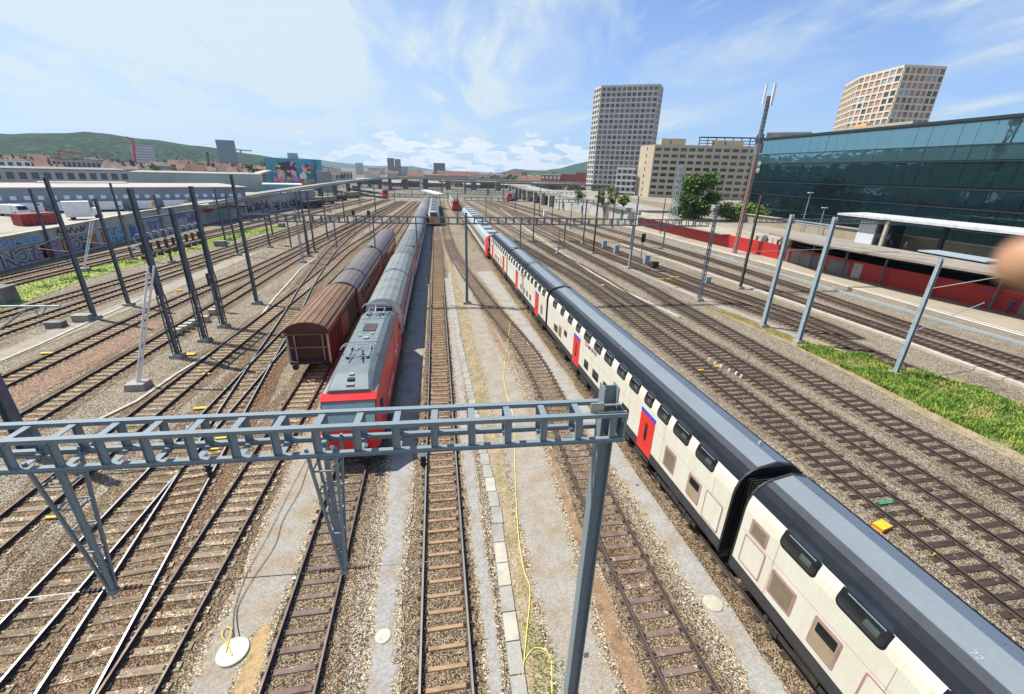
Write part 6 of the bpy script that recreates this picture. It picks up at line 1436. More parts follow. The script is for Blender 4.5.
# white painted retaining wall further back, then concrete piers with dark gaps
ww = thing('painted_wall', 'whitish retaining wall with blue and green tags beyond the red wall', 'wall', (59.3, 125, 0))
q = [(59.3, 125), (58.8, 140), (56, 165), (51, 192)]
b = MB()
for p1, p2 in zip(q[:-1], q[1:]): b.hull([(p1[0], p1[1], 0), (p1[0]+.6, p1[1], 0), (p2[0]+.6, p2[1], 0), (p2[0], p2[1], 0)], [(p1[0], p1[1], 4.2), (p1[0]+.6, p1[1], 4.2), (p2[0]+.6, p2[1], 5.2), (p2[0], p2[1], 5.2)])
b.build('wall_face', m_wall2, ww, world=True)
for p_, yy, cc in ((58.95, 137, 'green'), (55.4, 168, 'lblue'), (57.6, 150, 'grey'), (52.5, 184, 'blue'), (59.1, 128, 'black')):
    o = text('S', 3.4, GC[cc], ww, (0, 0, 0), (R(90), 0, R(-95)), 'graffiti_letter', .02, .25); o.location = Vector((p_ - .25, yy, 1)) - ww.location
up = thing('raised_roadway', 'raised concrete roadway with dark openings between stout piers, beyond the painted wall', 'viaduct', (50, 192, 0))
b = MB(); q = [(59.6, 125, 4.6), (56.5, 165, 5.2), (51.5, 192, 5.7), (47, 235, 6.3), (46, 285, 7)]
for p1, p2 in zip(q[:-1], q[1:]): b.beam((p1[0]+5, p1[1], p1[2]-.4), (p2[0]+5, p2[1], p2[2]-.4), 11, .9)
b.build('deck', m_conc, up, world=True)
for y in range(198, 290, 11):
    x = interp([(51, 192), (46.5, 235), (46, 290)], y); MB().box(x - .2, x + 1.6, y, y + 2.2, 0, 5.4).build('pier', m_conc_l if y < 210 else m_conc, up, world=True)
# raised deck (terrain behind the red wall)
b = MB(); q = [(68, 26), (66, 36.3), (63.4, 50.4), (62.5, 69), (61.9, 76), (60.5, 95), (60, 125), (57, 165), (53, 192), (60, 290), (420, 290), (420, 20), (68, 20)]
b.face([(x, y, 3.98) for x, y in q]); struct('raised_ground', b, mat('deck_gravel', (0.27, 0.24, 0.19), .9, var=.14, scale=.12, fine=.12, spec=.2))
pw = thing('parapet_wall', 'long low beige parapet wall on the raised ground behind the canopy', 'wall', (70, 30, 4))
b = MB(); b.beam((78, 24, 5.0), (76, 100, 5.0), .4, 2.0); b.beam((76, 100, 5.0), (72, 190, 5.6), .4, 1.6); b.build('wall_face', m_plat, pw, world=True)
b = MB(); b.beam((77.8, 24, 6.1), (75.8, 100, 6.1), .6, .18); b.build('coping', m_conc_l, pw, world=True)
pl_ = thing('blue_grey_shelter', 'small pale blue flat roof beside the canopy near the fingertip', 'shelter', (68, 45, 4))
a_, b_ = atX(926, 252, 68), atX(995, 264, 68)
MB().hull([(66.5, b_.y, 5.35), (70, b_.y, 5.35), (70, a_.y, 5.35), (66.5, a_.y, 5.35)], [(66.5, b_.y, 5.5), (70, b_.y, 5.5), (70, a_.y, 5.5), (66.5, a_.y, 5.5)]).build('roof', mat('pale_blue_metal', (0.38, 0.44, 0.50), .4, .2, var=.06), pl_, world=True)
for yy in (a_.y - 1, b_.y + 1): MB().box(67, 67.2, yy, yy + .2, 4, 5.34).build('column', m_mast, pl_, world=True)
# white tram-stop canopy
tc_ = thing('upper_canopy', 'long white canopy edge on dark pillars above the parapet, in front of the glass building', 'canopy', (70, 30, 4))
z_ = 8.6
b = MB(); b.hull([(70.6, 20, z_), (76.5, 20, z_ + .2), (76.5, 69.3, z_ + .2), (70.6, 69.3, z_)], [(70.6, 20, z_ + .32), (76.5, 20, z_ + .5), (76.5, 69.3, z_ + .5), (70.6, 69.3, z_ + .32)]); b.build('canopy_roof', mat('canopy_white', (0.50, 0.51, 0.51), .5), tc_, world=True)
for y in (32, 44, 53, 66): MB().hull([(73.2, y, 4), (73.7, y, 4), (73.7, y+.5, 4), (73.2, y+.5, 4)], [(73.2, y, 8.8), (73.7, y, 8.8), (73.7, y+.5, 8.8), (73.2, y+.5, 8.8)]).build('pillar', m_black, tc_, world=True)
# lift shaft / kiosk
p0, p1 = atX(853, 245, 72), atX(871, 247.5, 72)
kk = thing('lift_tower', 'pale glazed lift tower standing between the canopy roof and the white upper canopy', 'lift tower', (72, p1.y, 4))
MB().box(72, 74.4, p1.y, p0.y, 4, 8.1).build('shaft', mat('frosted_panel', (0.55, 0.58, 0.60), .3, var=.06), kk, world=True)
MB().box(71.9, 74.5, p1.y - .1, p0.y + .1, 8.105, 8.3).build('roof', m_galv, kk, world=True)
MB().box(71.8, 71.995, p1.y - .05, p1.y + .1, 4, 8.1).build('frame', m_galv, kk, world=True)
MB().box(71.95, 74.3, p1.y - 2.6, p1.y - .3, 4, 7.9).build('dark_side', m_glass, kk, world=True)
p = atX(880, 247, 71); MB_ = MB(); MB_.beam((71, p.y, 4), (71, p.y, 8.6), .45, .45); tag(MB_.build('concrete_post', m_conc_l), 'pale square post right of the lift tower', 'post')

# people (tiny, far)
def person(px, py, z, label, top, trousers, h=1.72, sit=False, X=None):
    p = at(px, py, z) if X is None else atX(px, py, X)
    z = z if X is None else z
    r_ = thing('person', label, 'person', (p.x, p.y, z), random.uniform(-2, 2))
    J = [(0, 0, .95), (0, 0, 1.15), (0, 0, 1.40), (0, 0, 1.50), (0, .01, 1.60), (0, .01, 1.70), (.10, 0, .90), (.11, .02, .50), (.12, 0, .08), (.12, -.14, .04), (-.10, 0, .90), (-.12, .06, .50), (-.13, -.05, .08), (-.13, -.19, .04), (.18, 0, 1.38), (.25, .03, 1.12), (.24, -.10, .90), (-.18, 0, 1.38), (-.25, .02, 1.12), (-.23, -.12, .92)]
    E_ = [(0,1),(1,2),(2,3),(3,4),(4,5),(0,6),(6,7),(7,8),(8,9),(0,10),(10,11),(11,12),(12,13),(2,14),(14,15),(15,16),(2,17),(17,18),(18,19)]
    Rr = [.15,.14,.16,.055,.095,.08,.09,.065,.045,.04,.09,.065,.045,.04,.07,.05,.035,.07,.05,.035]
    me = bpy.data.meshes.new('body'); me.from_pydata(J, E_, []); o = bpy.data.objects.new('body', me); COL.objects.link(o)
    sk = o.modifiers.new('skin', 'SKIN')
    for i, v in enumerate(me.skin_vertices[0].data): v.radius = (Rr[i], Rr[i] * .8); v.use_root = (i == 0)
    o.modifiers.new('sub', 'SUBSURF').levels = 1; o.modifiers['sub'].render_levels = 1
    dg = bpy.context.evaluated_depsgraph_get(); dg.update()
    m2 = bpy.data.meshes.new_from_object(o.evaluated_get(dg)); bpy.data.objects.remove(o)
    m2.materials.clear()
    for m_ in (trousers, top, m_skin): m2.materials.append(m_)
    for pl2 in m2.polygons:
        c = pl2.center; pl2.material_index = 2 if c.z > 1.5 or (abs(c.x) > .19 and c.z < .98) else (1 if c.z > .93 else 0); pl2.use_smooth = True
    o = bpy.data.objects.new('body', m2); COL.objects.link(o); o.parent = r_
    hm_ = MB(); hm_.tube([(0, .03, 1.62), (0, .03, 1.70), (0, .02, 1.76)], [.10, .11, .05], 10); hm_.build('hair', m_black, r_)
m_skin = mat('skin', (0.40, 0.22, 0.13), .5, var=.08, scale=20, spec=.35)
m_navy = mat('navy_cloth', (0.03, 0.05, 0.14), .9); m_dcloth = mat('dark_cloth', (0.03, 0.03, 0.035), .9); m_bcloth = mat('blue_cloth', (0.08, 0.2, 0.5), .9)
person(888, 250, 4.0, 'person in dark blue on the raised ground right of the lift tower', m_navy, m_dcloth)
person(903, 253, 4.0, 'person in dark clothes just right of the person in dark blue by the lift tower', m_dcloth, m_dcloth)
person(1008, 314, .5, 'person in navy clothes standing on the platform near the right picture edge', m_navy, m_dcloth)
person(794, 262, .5, 'person in black on the shaded platform by the end of the bright red wall', m_dcloth, m_dcloth)
person(690, 219, 4.0, 'person in dark clothes on the raised ground in front of the big tree', m_dcloth, m_navy)
# lamps on the deck
def lamp(px, py, z, top, label, arm=1.2):
    p = at(px, py, z); r_ = thing('street_lamp', label, 'lamp', (p.x, p.y, z)); w = ray(top[0], top[1]); k = math.hypot(p.x, p.y) / math.hypot(w.x, w.y); h = CAMZ + w.z * k - z
    MB().tube([(0, 0, 0), (0, 0, h)], [.10, .06], 8).build('lamp_post', m_galv_l, r_)
    MB().box(-arm*.5, arm*.5, -.15, .15, h, h + .15).build('lamp_head', m_white, r_)
    MB().box(-.9, .5, -.03, .03, h*.45, h*.45 + .07).build('cross_arm', m_galv_l, r_)
lamp(800, 232, 4, (808, 193), 'slender white lamp standing between the two sunlit masts')
lamp(817, 235, 4, (822, 208), 'smaller lamp right of the slender white one')
lamp(942, 233, 4, (951, 197), 'slender lamp rising above the white upper canopy')
# telecom mast
tm = thing('telecom_mast', 'very tall pinkish lattice telecom mast with antennas at its top', 'mast', (62.5, 83, 0.5))
tp = at(736, 249, .5); tm.location = (tp.x - 3.6, tp.y - 4.6, .5); hh = 27.0
lb = MB(); lattice(lb, 0, 0, 0, hh * .72, .52, .46, .06, .5); lb.build('lower_tower', mat('mast_pink', (0.36, 0.22, 0.20), .6, var=.1), tm)
lb = MB(); lattice(lb, 0, 0, hh * .72, hh, .46, .36, .05, .6); lb.build('upper_tower', m_mast, tm)
ct = MB(); ct.box(-.12, .12, -.12, .12, 0, hh); ct.build('cable_run', mat('mast_pink', (0, 0, 0)), tm)
for k, (x, y, z) in enumerate([(.8, 0, hh - 1.5), (-.7, .3, hh - 1.3), (.1, -.7, hh - 1.2), (.7, .2, hh - 7.5), (-.7, -.2, hh - 7.7), (.6, -.3, hh - 9)]):
    a = MB(); a.box(x - .14, x + .14, y - .12, y + .12, z, z + (3.1 if k < 3 else 1.6)); a.beam((0, 0, z + .8), (x, y, z + .8), .07); a.build('antenna', m_white if k < 3 else m_mast, tm)
for z in (hh * .56, hh * .60): 
    a = MB(); a.tube([(.5, -.3, z), (.85, -.45, z)], .45, 14); a.build('dish', m_white, tm)
lt = thing('lattice_mast', 'pale blue lattice mast leaning in front of the beige office block beside the big tree', 'mast', (0, 0, 0)); p = at(672, 222, 4.0); lt.location = (p.x, p.y, 4)
lb = MB(); lattice(lb, 0, 0, 0, 12.5, 1.3, .7, .06, 1.1); lb.build('lattice_tower', m_galv_l, lt)

# trees
def tree(label, px, py, z, top_px, spread, n, D=None, m=None, seed=1, group=None, name='tree', leaf=.34, flat=1.0, lowf=.28):
    rr = random.Random(seed); p = at(px, py, z) if D is None else D
    w = ray(*top_px); k = math.hypot(p.x, p.y) / math.hypot(w.x, w.y); h = CAMZ + w.z * k - z
    r_ = thing(name, label, 'tree', (p.x, p.y, z), group=group)
    t = MB(); t.tube([(0, 0, 0), (.1, 0, h*.3), (0, .1, h*.6), (0, 0, h*.85)], [spread*.06, spread*.045, spread*.03, .03], 8)
    cl = []
    for i in range(16):
        a = rr.uniform(0, 6.28); zz = h * rr.uniform(lowf, .92); f = max(math.sin(min(1, max(.04, (zz/h - lowf*.4)/(1 - lowf*.4))) * math.pi) ** .6, .75 if (lowf < .2 and zz < h*.5) else .02); rd_ = spread * f * rr.uniform(.35, 1.0)
        e_ = (rd_*math.cos(a), rd_*math.sin(a), zz); cl.append((e_, spread * rr.uniform(.22, .42)))
        t.tube([(0, 0, max(.2, zz - rd_*.6)), (e_[0]*.5, e_[1]*.5, zz - rd_*.2), e_], [spread*.025, spread*.016, .02], 5)
    t.build('trunk', m_bark, r_)
    c = MB()
    for i in range(n):
        (cx_, cy_, cz_), cr_ = rr.choice(cl); u, v, w_ = rr.gauss(0, .5), rr.gauss(0, .5), rr.gauss(0, .5)
        q = Vector((cx_ + u*cr_*1.3, cy_ + v*cr_*1.3, cz_ + w_*cr_*flat))
        d1 = Vector((rr.uniform(-1,1), rr.uniform(-1,1), rr.uniform(-.4,.4))).normalized(); d2 = d1.cross(Vector((rr.uniform(-1,1), rr.uniform(-1,1), rr.uniform(-1,1)))).normalized()
        s_ = leaf * rr.uniform(.6, 1.4)
        c.face([q - d1*s_, q + d2*s_*.6, q + d1*s_, q - d2*s_*.6])
    c.build('crown', m or m_leaf, r_)
    return r_
m_bark = mat('bark', (0.09, 0.07, 0.05), .9, var=.2)
m_leaf = mat('leaves', (0.10, 0.175, 0.035), .6, var=.3, scale=.35, col2=(0.035, 0.075, 0.018), thr=(.4, .62), spec=.25)
m_leaf_y = mat('leaves_light', (0.17, 0.26, 0.045), .6, var=.25, scale=.35, col2=(0.07, 0.13, 0.03), thr=(.4, .62), spec=.25)
tree('large dense green tree in front of the beige office block', 694, 219, 4, (692, 175), 4.9, 8500, seed=3, leaf=.34, lowf=.15)
tree('lower bushy green tree at the right foot of the large tree', 731, 221, 4, (729, 202), 3.8, 2600, seed=4, leaf=.3, m=m_leaf_y)
tree('round green bush tree touching the end of the glass building', 752, 222, 4, (751, 206), 3.2, 1800, seed=5, leaf=.28, m=m_leaf_y)
tree('lower left green tree beside the lattice mast', 683, 220, 4, (681, 195), 3.0, 1800, seed=15, leaf=.3, m=m_leaf)
for k, (px, py, t, sp, l) in enumerate([(579, 199, 190, 2.0, 'light green bushy tree above the painted wall, left of the high-rise foot'), (600, 203, 190, 1.8, 'yellow-green tree at the foot of the pale high-rise'), (611, 204, 188, 2.0, 'green tree before the balconied block'), (623, 207, 195, 1.6, 'small green tree right of the one before the balconied block')]):
    tree(l, px, py, 5, (px, t), sp, 700, seed=30+k, lowf=.05, leaf=.32, m=m_leaf_y)
for k in range(26):
    px = 488 + k * 4.4; D = 560 + (k % 5) * 60; p = far(px, 184, D); p.z = 0
    tree('distant dark green tree in the belt beyond the overpass', px, 184, 0, (px, 178.5 - (k % 3) * 1.2), 9, 260, D=p, seed=60+k, leaf=1.5, m=m_leaf, group='distant trees beyond the overpass', name='tree')
for k in range(12):
    px = 100 + k * 17; D = 420 + (k % 3) * 70; p = far(px, 170, D); p.z = 0
    tree('dark green tree among the roofs of the town on the left', px, 170, 0, (px, 164), 7, 260, D=p, seed=90+k, leaf=1.2, m=m_leaf, group='trees among the town roofs')

# ------------------------------------------------------------------ right: big buildings
m_beige = mat('beige_concrete', (0.44, 0.37, 0.265), .8, var=.07, scale=.08, fine=.05)
def facade_building(name, label, cat, poly, z0, z1, m, faces, recess=.45, mats=None, wm=None, proud=None, cap=100):
    """poly: footprint CCW seen from above; faces: dict edge index -> (nx, nz, wfrac, hfrac, zlow)"""
    r_ = thing(name, label, cat, (poly[0][0], poly[0][1], z0))
    MB().hull([(x, y, z0) for x, y in poly], [(x, y, z1) for x, y in poly]).build('wall', m, r_, world=True)
    grid = MB()
    for e, (nx, nz, wf, hf, zl) in faces.items():
        p = Vector((*poly[e], 0)); q = Vector((*poly[(e+1) % len(poly)], 0)); d = (q - p).normalized(); W = (q - p).length; nr = Vector((d.y, -d.x, 0))
        H_ = z1 - zl - .8; sx = W / nx; sz = H_ / nz
        windows(r_, p, d, zl + sz * (1 - hf) * .6, sx * wf, sz * hf, nx, nz, sx, sz, wm or m_win, sx * (1 - wf) / 2, out=.03, mats=mats, cap=cap)
        for i in range(nx + 1):
            a = p + d * (i * sx - (sx*(1-wf)/2 if i else 0)) ; bq = p + d * min(W, i * sx + (sx*(1-wf)/2 if i < nx else 0)); o = nr * recess
            if (bq - a).length < .02: continue
            grid.hull([(a.x, a.y, zl), (a.x+o.x, a.y+o.y, zl), (bq.x+o.x, bq.y+o.y, zl), (bq.x, bq.y, zl)], [(a.x, a.y, z1), (a.x+o.x, a.y+o.y, z1), (bq.x+o.x, bq.y+o.y, z1), (bq.x, bq.y, z1)])
        for j in range(nz + 1):
            zb = zl + j * sz - sz * (1-hf) * .4; zt_ = zl + j * sz + sz * (1-hf) * .6
            if j == nz: zt_ = z1 - .02
            if j == 0: zb = zl
            o = nr * (recess - .02)
            grid.hull([(p.x, p.y, zb), (p.x+o.x, p.y+o.y, zb), (q.x+o.x, q.y+o.y, zb), (q.x, q.y, zb)], [(p.x, p.y, zt_), (p.x+o.x, p.y+o.y, zt_), (q.x+o.x, q.y+o.y, zt_), (q.x, q.y, zt_)])
    grid.build('facade_grid', proud or m, r_, world=True)
    return r_
PB = [(109.7, 239.6), (110.1, 224.3), (175, 200.5), (182, 222)]
bo = facade_building('office_block', 'beige concrete office block with rows of dark windows behind the large tree', 'office building', [(110.1, 224.3), (175, 200.5), (182, 222), (109.7, 239.6)], 0, 29, m_beige, {0: (17, 9, .72, .50, 1.5)}, .5)
windows(bo, (109.7, 239.6), Vector((.4, -15.3, 0)).normalized(), 3.5, 1.0, 1.6, 1, 8, 1, 3.3, m_win, 7.2, name='end_window', out=.04)
for (xa, ya, w_, h_, nm, lm) in ((114, 225.5, 11, 3.0, 'stair_head', m_beige), (139, 218.5, 13, 2.6, 'stair_head', m_beige)):
    MB().hull([(xa, ya, 29), (xa + w_, ya - w_*.366, 29), (xa + w_ + 2, ya - w_*.366 + 6, 29), (xa + 2, ya + 6, 29)], [(xa, ya, 29 + h_), (xa + w_, ya - w_*.366, 29 + h_), (xa + w_ + 2, ya - w_*.366 + 6, 29 + h_), (xa + 2, ya + 6, 29 + h_)]).build(nm, lm, bo, world=True)
    MB().box(xa + w_*.35, xa + w_*.35 + 1.2, ya - w_*.13 - .25, ya - w_*.13 - .15, 29.7, 31).build('end_window', m_win, bo, world=True)
b = MB()
for z in (30.3, 31.6, 33.0): b.beam((133, 222.5, z), (163, 211.5, z), .35, .3)
for k in range(9): x = 133 + k*3.75; y = 222.5 - k*1.375; b.beam((x, y, 29), (x, y, 33), .3)
b.beam((133, 223, 33.1), (163, 212, 33.1), 5, .25); b.build('roof_frame', m_black, bo, world=True)
# pale high-rise
tw = [(104.8, 309.5), (105.4, 298.2), (136.0, 281.9), (143.4, 292.0), (146, 312), (112, 330)]
facade_building('high_rise', 'tall pale concrete high-rise with a grid of small windows and chamfered corners', 'tower', tw[1:] + tw[:1], 0, 66, mat('tower_pale', (0.50, 0.485, 0.46), .8, var=.06, scale=.1), {0: (11, 20, .74, .66, 5.0), 1: (3, 20, .72, .66, 5.0), 5: (3, 20, .72, .66, 5.0)}, .45, mats=[m_win, m_win, m_wingrey, m_wingrey, mat('blind_brown', (0.26, 0.19, 0.17), .6)], wm=m_win)
tb = simple('low balconied white block at the foot of the pale high-rise', 617, 634, 168, 200, 262, m_town3, depth=14, name='apartment_house', cat='house')
a, c = far(617, 168, 262), far(636, 168, 262)
for k in range(6):
    d = (c - a); d.z = 0; W = d.length; d.normalize(); nr = Vector((d.y, -d.x, 0)); z = 2 + k * 3.0; b = MB()
    q = [a, a + nr*1.8, c + nr*1.8, c]; b.hull([(v.x, v.y, z) for v in q], [(v.x, v.y, z + .25) for v in q]); b.hull([((a + nr*1.7).x, (a + nr*1.7).y, z + .3), ((a + nr*1.8).x, (a + nr*1.8).y, z + .3), ((c + nr*1.8).x, (c + nr*1.8).y, z + .3), ((c + nr*1.7).x, (c + nr*1.7).y, z + .3)], [((a + nr*1.7).x, (a + nr*1.7).y, z + 1.1), ((a + nr*1.8).x, (a + nr*1.8).y, z + 1.1), ((c + nr*1.8).x, (c + nr*1.8).y, z + 1.1), ((c + nr*1.7).x, (c + nr*1.7).y, z + 1.1)])
    b.build('balcony', m_white, tb, world=True)
windows(tb, a, (c - a).normalized(), 3.0, 1.6, 1.9, 6, 5, 2.8, 3.0, m_win, .8, out=.05)
# second high-rise behind the glass building
t2 = [(219.7, 203.2), (240.2, 201.0), (262, 232), (235.5, 251.0), (223.2, 229.9)]
facade_building('high_rise', 'cream high-rise with a square window grid leaning out behind the glass building', 'tower', [(219.7, 203.2), (240.2, 201.0), (258, 226), (235.5, 251.0), (223.2, 229.9)], 0, 66, mat('tower_cream', (0.58, 0.50, 0.38), .8, var=.05, scale=.1), {0: (7, 20, .74, .74, 4), 4: (7, 20, .74, .74, 4), 3: (8, 20, .7, .74, 4)}, .35, mats=[m_wingrey, m_win, mat('pane_pale', (0.26, 0.33, 0.40), .15, spec=.9), mat('blind_brown', (0.26, 0.19, 0.17)), mat('pane_pink', (0.36, 0.24, 0.22), .4), mat('pane_pink', (0.36, 0.24, 0.22))], wm=m_win)
# glass building
def refl_glass(name, col):
    m = bpy.data.materials.new(name); m.use_nodes = True; nt = m.node_tree; N = nt.nodes; L = nt.links
    p = N['Principled BSDF']; p.inputs['Base Color'].default_value = (*col, 1); p.inputs['Metallic'].default_value = .9; p.inputs['Roughness'].default_value = .035
    g = N.new('ShaderNodeNewGeometry').outputs['Position']; n = N.new('ShaderNodeTexNoise'); n.inputs['Scale'].default_value = .5; n.inputs['Detail'].default_value = 2; L.new(g, n.inputs['Vector'])
    b = N.new('ShaderNodeBump'); b.inputs['Strength'].default_value = .18; b.inputs['Distance'].default_value = .10; L.new(n.outputs[0], b.inputs['Height']); L.new(b.outputs[0], p.inputs['Normal'])
    MATS[name] = m; return m
mg = refl_glass('reflective_glass', (0.06, 0.125, 0.145)); mg_sky_tint = refl_glass('reflective_glass_sky_tint', (0.20, 0.35, 0.40))  # upper tint paints in the bright sky reflection, lower tint the dark hill's
m_gdark = mat('glass_building_core', (0.02, 0.03, 0.035), .4)
gb = thing('glass_building', 'long dark green reflective glass office building on the right', 'office building', (85, 20, 0))
YA, YB, XG = 8.0, 115.0, 85.0
MB().box(XG + .3, XG + 40, YA, YB, 0, 23.6).build('core', m_gdark, gb, world=True)
rows = [(4.0, 7.1), (7.4, 10.4), (10.8, 13.4), (13.8, 17.6), (17.9, 20.0), (20.2, 23.4)]
rp = random.Random(5); npan = 0
bandm = MB(); restg = MB()
pan = []
for j, (za, zb) in enumerate(rows):
    n = 45; L_ = (YB - YA) / n
    for i in range(n):
        ya = YA + i * L_; yb = ya + L_ - .05; t = rp.uniform(-.03, .03); t2_ = rp.uniform(-.03, .03)
        lean = (-.2, .1, -.25, .2, -.15, .3)[j]
        bot = [(XG + t, ya, za), (XG + .12 + t, ya, za), (XG + .12 + t2_, yb, za), (XG + t2_, yb, za)]
        top = [(XG + t + lean*.12, ya, zb), (XG + .12 + t + lean*.12, ya, zb), (XG + .12 + t2_ + lean*.12, yb, zb), (XG + t2_ + lean*.12, yb, zb)]
        pan.append((j, bot, top)); npan += 1
cnt = 0
pan.sort(key=lambda q: (abs(q[1][0][1] - 55), q[1][0][2]))
for j_, bot, top in pan:
    if cnt < 100: MB().hull(bot[::-1], top[::-1]).build('glass_panel', mg_sky_tint if j_ >= 4 else mg, gb, world=True); cnt += 1
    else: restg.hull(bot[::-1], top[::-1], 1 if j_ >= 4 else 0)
tag(restg.build('glass_panels', [mg, mg_sky_tint], gb, world=True), kind='stuff')
for za, zb in rows: bandm.box(XG - .12, XG + .3, YA, YB, zb + .01, zb + .19)
bandm.box(XG - .2, XG + .3, YA, YB, 3.7, 3.99); bandm.box(XG - .2, XG + 40.1, YA - .1, YB + .1, 23.62, 24.1)
bandm.build('floor_band', m_gdark, gb, world=True)
e_ = MB()
for j, (za, zb) in enumerate(rows):
    for k in range(8): e_.box(XG + .3 + k*4.9, XG + 5.1 + k*4.9, YB, YB + .1, za, zb)
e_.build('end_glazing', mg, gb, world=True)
for (ya, yb, xa, xb, zz) in ((78, 96, 90, 100, 25.2), (40, 60, 92, 104, 25.2)):
    MB().box(xa, xb, ya, yb, 24.1, zz).build('roof_plant', m_conc_l, gb, world=True)
# yellow mobile crane arm on the roof edge
p, q = atX(847, 130, 95), atX(868, 125, 95); b = MB(); b.beam(p, q, .8, .8); p2 = atX(838, 131, 95); b.beam(p, p2, 1.0, .6); tag(b.build('roof_crane', m_yellow), 'yellow crane arm on the roof of the glass building below the cream high-rise', 'crane')
simple('low brown-grey roof block left of the cream high-rise above the glass building', 767, 812, 133, 150, 260, m_conc_d, roof=m_conc, depth=20, name='roof_block', cat='building')

# ------------------------------------------------------------------ hills
from mathutils import noise as mnoise
def hill(name, azs, D, m, depth=900, amp=8, seed=1, zb=-5):
    """azs: list of (azimuth in degrees from the track direction, elevation in degrees seen from the camera)"""
    cols_ = []; n = 320
    for i in range(n + 1):
        az = azs[0][0] + (azs[-1][0] - azs[0][0]) * i / n
        for (xa, ya), (xb, yb) in zip(azs[:-1], azs[1:]):
            if xa <= az <= xb: break
        t = (az-xa)/(xb-xa); el = ya + (yb-ya)*t; zt = CAMZ + D * math.tan(R(el)); dv = Vector((math.sin(R(az)), math.cos(R(az)), 0)); c_ = []
        for k in range(17):
            u = k / 12.0; f = -.6 + .6 * u if u <= 1 else .9 * (u - 1) * 2
            hf = math.sin(min(u, 1) * math.pi / 2) ** .9 if u <= 1 else max(0, 1 - (u - 1) * 2.2)
            b_ = dv * (D + depth * f); z = zt * hf
            if 0 < k < 16: z += amp * (mnoise.noise(Vector((b_.x, b_.y, seed * 99.)) * (2.2 / depth)) * 4 * (0.25 if u > .9 else 1) + mnoise.noise(Vector((b_.x, b_.y, seed * 7.)) * (14 / depth)) * .5)
            c_.append((b_.x, b_.y, max(zb, z) if hf > 0 else zb))
        cols_.append(c_)
    b = MB(); b.loft(cols_); return tag(b.build(name, m, smooth=True), kind='structure')
def azel(px, py):
    w = ray(px, py); return (math.degrees(math.atan2(w.x, w.y)), math.degrees(math.atan2(w.z, math.hypot(w.x, w.y))))
def forest(name, c1, c2, sc_, haze=None):
    m = bpy.data.materials.new(name); m.use_nodes = True; nt = m.node_tree; N = nt.nodes; L = nt.links; p = N['Principled BSDF']; p.inputs['Roughness'].default_value = .95; p.inputs['Specular IOR Level'].default_value = .05
    g = N.new('ShaderNodeNewGeometry').outputs['Position']; v = N.new('ShaderNodeTexVoronoi'); v.inputs['Scale'].default_value = sc_; L.new(g, v.inputs['Vector'])
    n = N.new('ShaderNodeTexNoise'); n.inputs['Scale'].default_value = sc_ * .12; n.inputs['Detail'].default_value = 5; L.new(g, n.inputs['Vector'])
    mx = N.new('ShaderNodeMixRGB'); mx.inputs[1].default_value = (*c1, 1); mx.inputs[2].default_value = (*c2, 1)
    r_ = N.new('ShaderNodeMapRange'); r_.inputs[1].default_value = .38; r_.inputs[2].default_value = .62; L.new(n.outputs[0], r_.inputs[0]); L.new(r_.outputs[0], mx.inputs[0])
    bp = N.new('ShaderNodeBump'); bp.invert = True; bp.inputs['Strength'].default_value = 1; bp.inputs['Distance'].default_value = .8 / sc_; L.new(v.outputs['Distance'], bp.inputs['Height']); L.new(bp.outputs[0], p.inputs['Normal'])
    sp = N.new('ShaderNodeSeparateColor'); L.new(v.outputs['Color'], sp.inputs[0]); r2 = N.new('ShaderNodeMapRange'); r2.inputs[3].default_value = .35; r2.inputs[4].default_value = 1.7; L.new(sp.outputs[0], r2.inputs[0])
    m2 = N.new('ShaderNodeMixRGB'); m2.blend_type = 'MULTIPLY'; m2.inputs[0].default_value = 1; L.new(mx.outputs[0], m2.inputs[1]); L.new(r2.outputs[0], m2.inputs[2]); L.new(m2.outputs[0], p.inputs['Base Color'])
    return m
hill('hill', [(-128, 5.0), (-105, 6.0), (-85, 5.5), (-70, 4.6), (-60, 3.9)] + [azel(*q) for q in [(0, 132.5), (40, 134), (85, 134.5), (110, 139), (128, 143), (150, 147), (190, 152), (215, 155), (250, 159), (300, 163), (340, 170)]], 2300, forest('hill_forest', (0.024, 0.050, 0.014), (0.012, 0.030, 0.011), .075), 1300, amp=10, seed=2)
hill('hill', [azel(*q) for q in [(200, 158), (260, 157.5), (300, 159.5), (330, 162), (370, 166.5), (390, 167), (412, 167), (430, 171), (450, 173)]], 7000, forest('far_hill_forest', (0.03, 0.06, 0.03), (0.022, 0.05, 0.03), .03), 2500, amp=14, seed=3)
hill('hill', [azel(*q) for q in [(486, 179), (498, 173), (515, 168.5), (530, 170), (545, 170.5), (560, 168.5), (575, 165), (592, 162), (625, 160), (680, 162), (760, 170)]], 3600, forest('right_hill_forest', (0.032, 0.066, 0.02), (0.02, 0.048, 0.02), .05), 1600, amp=10, seed=4)

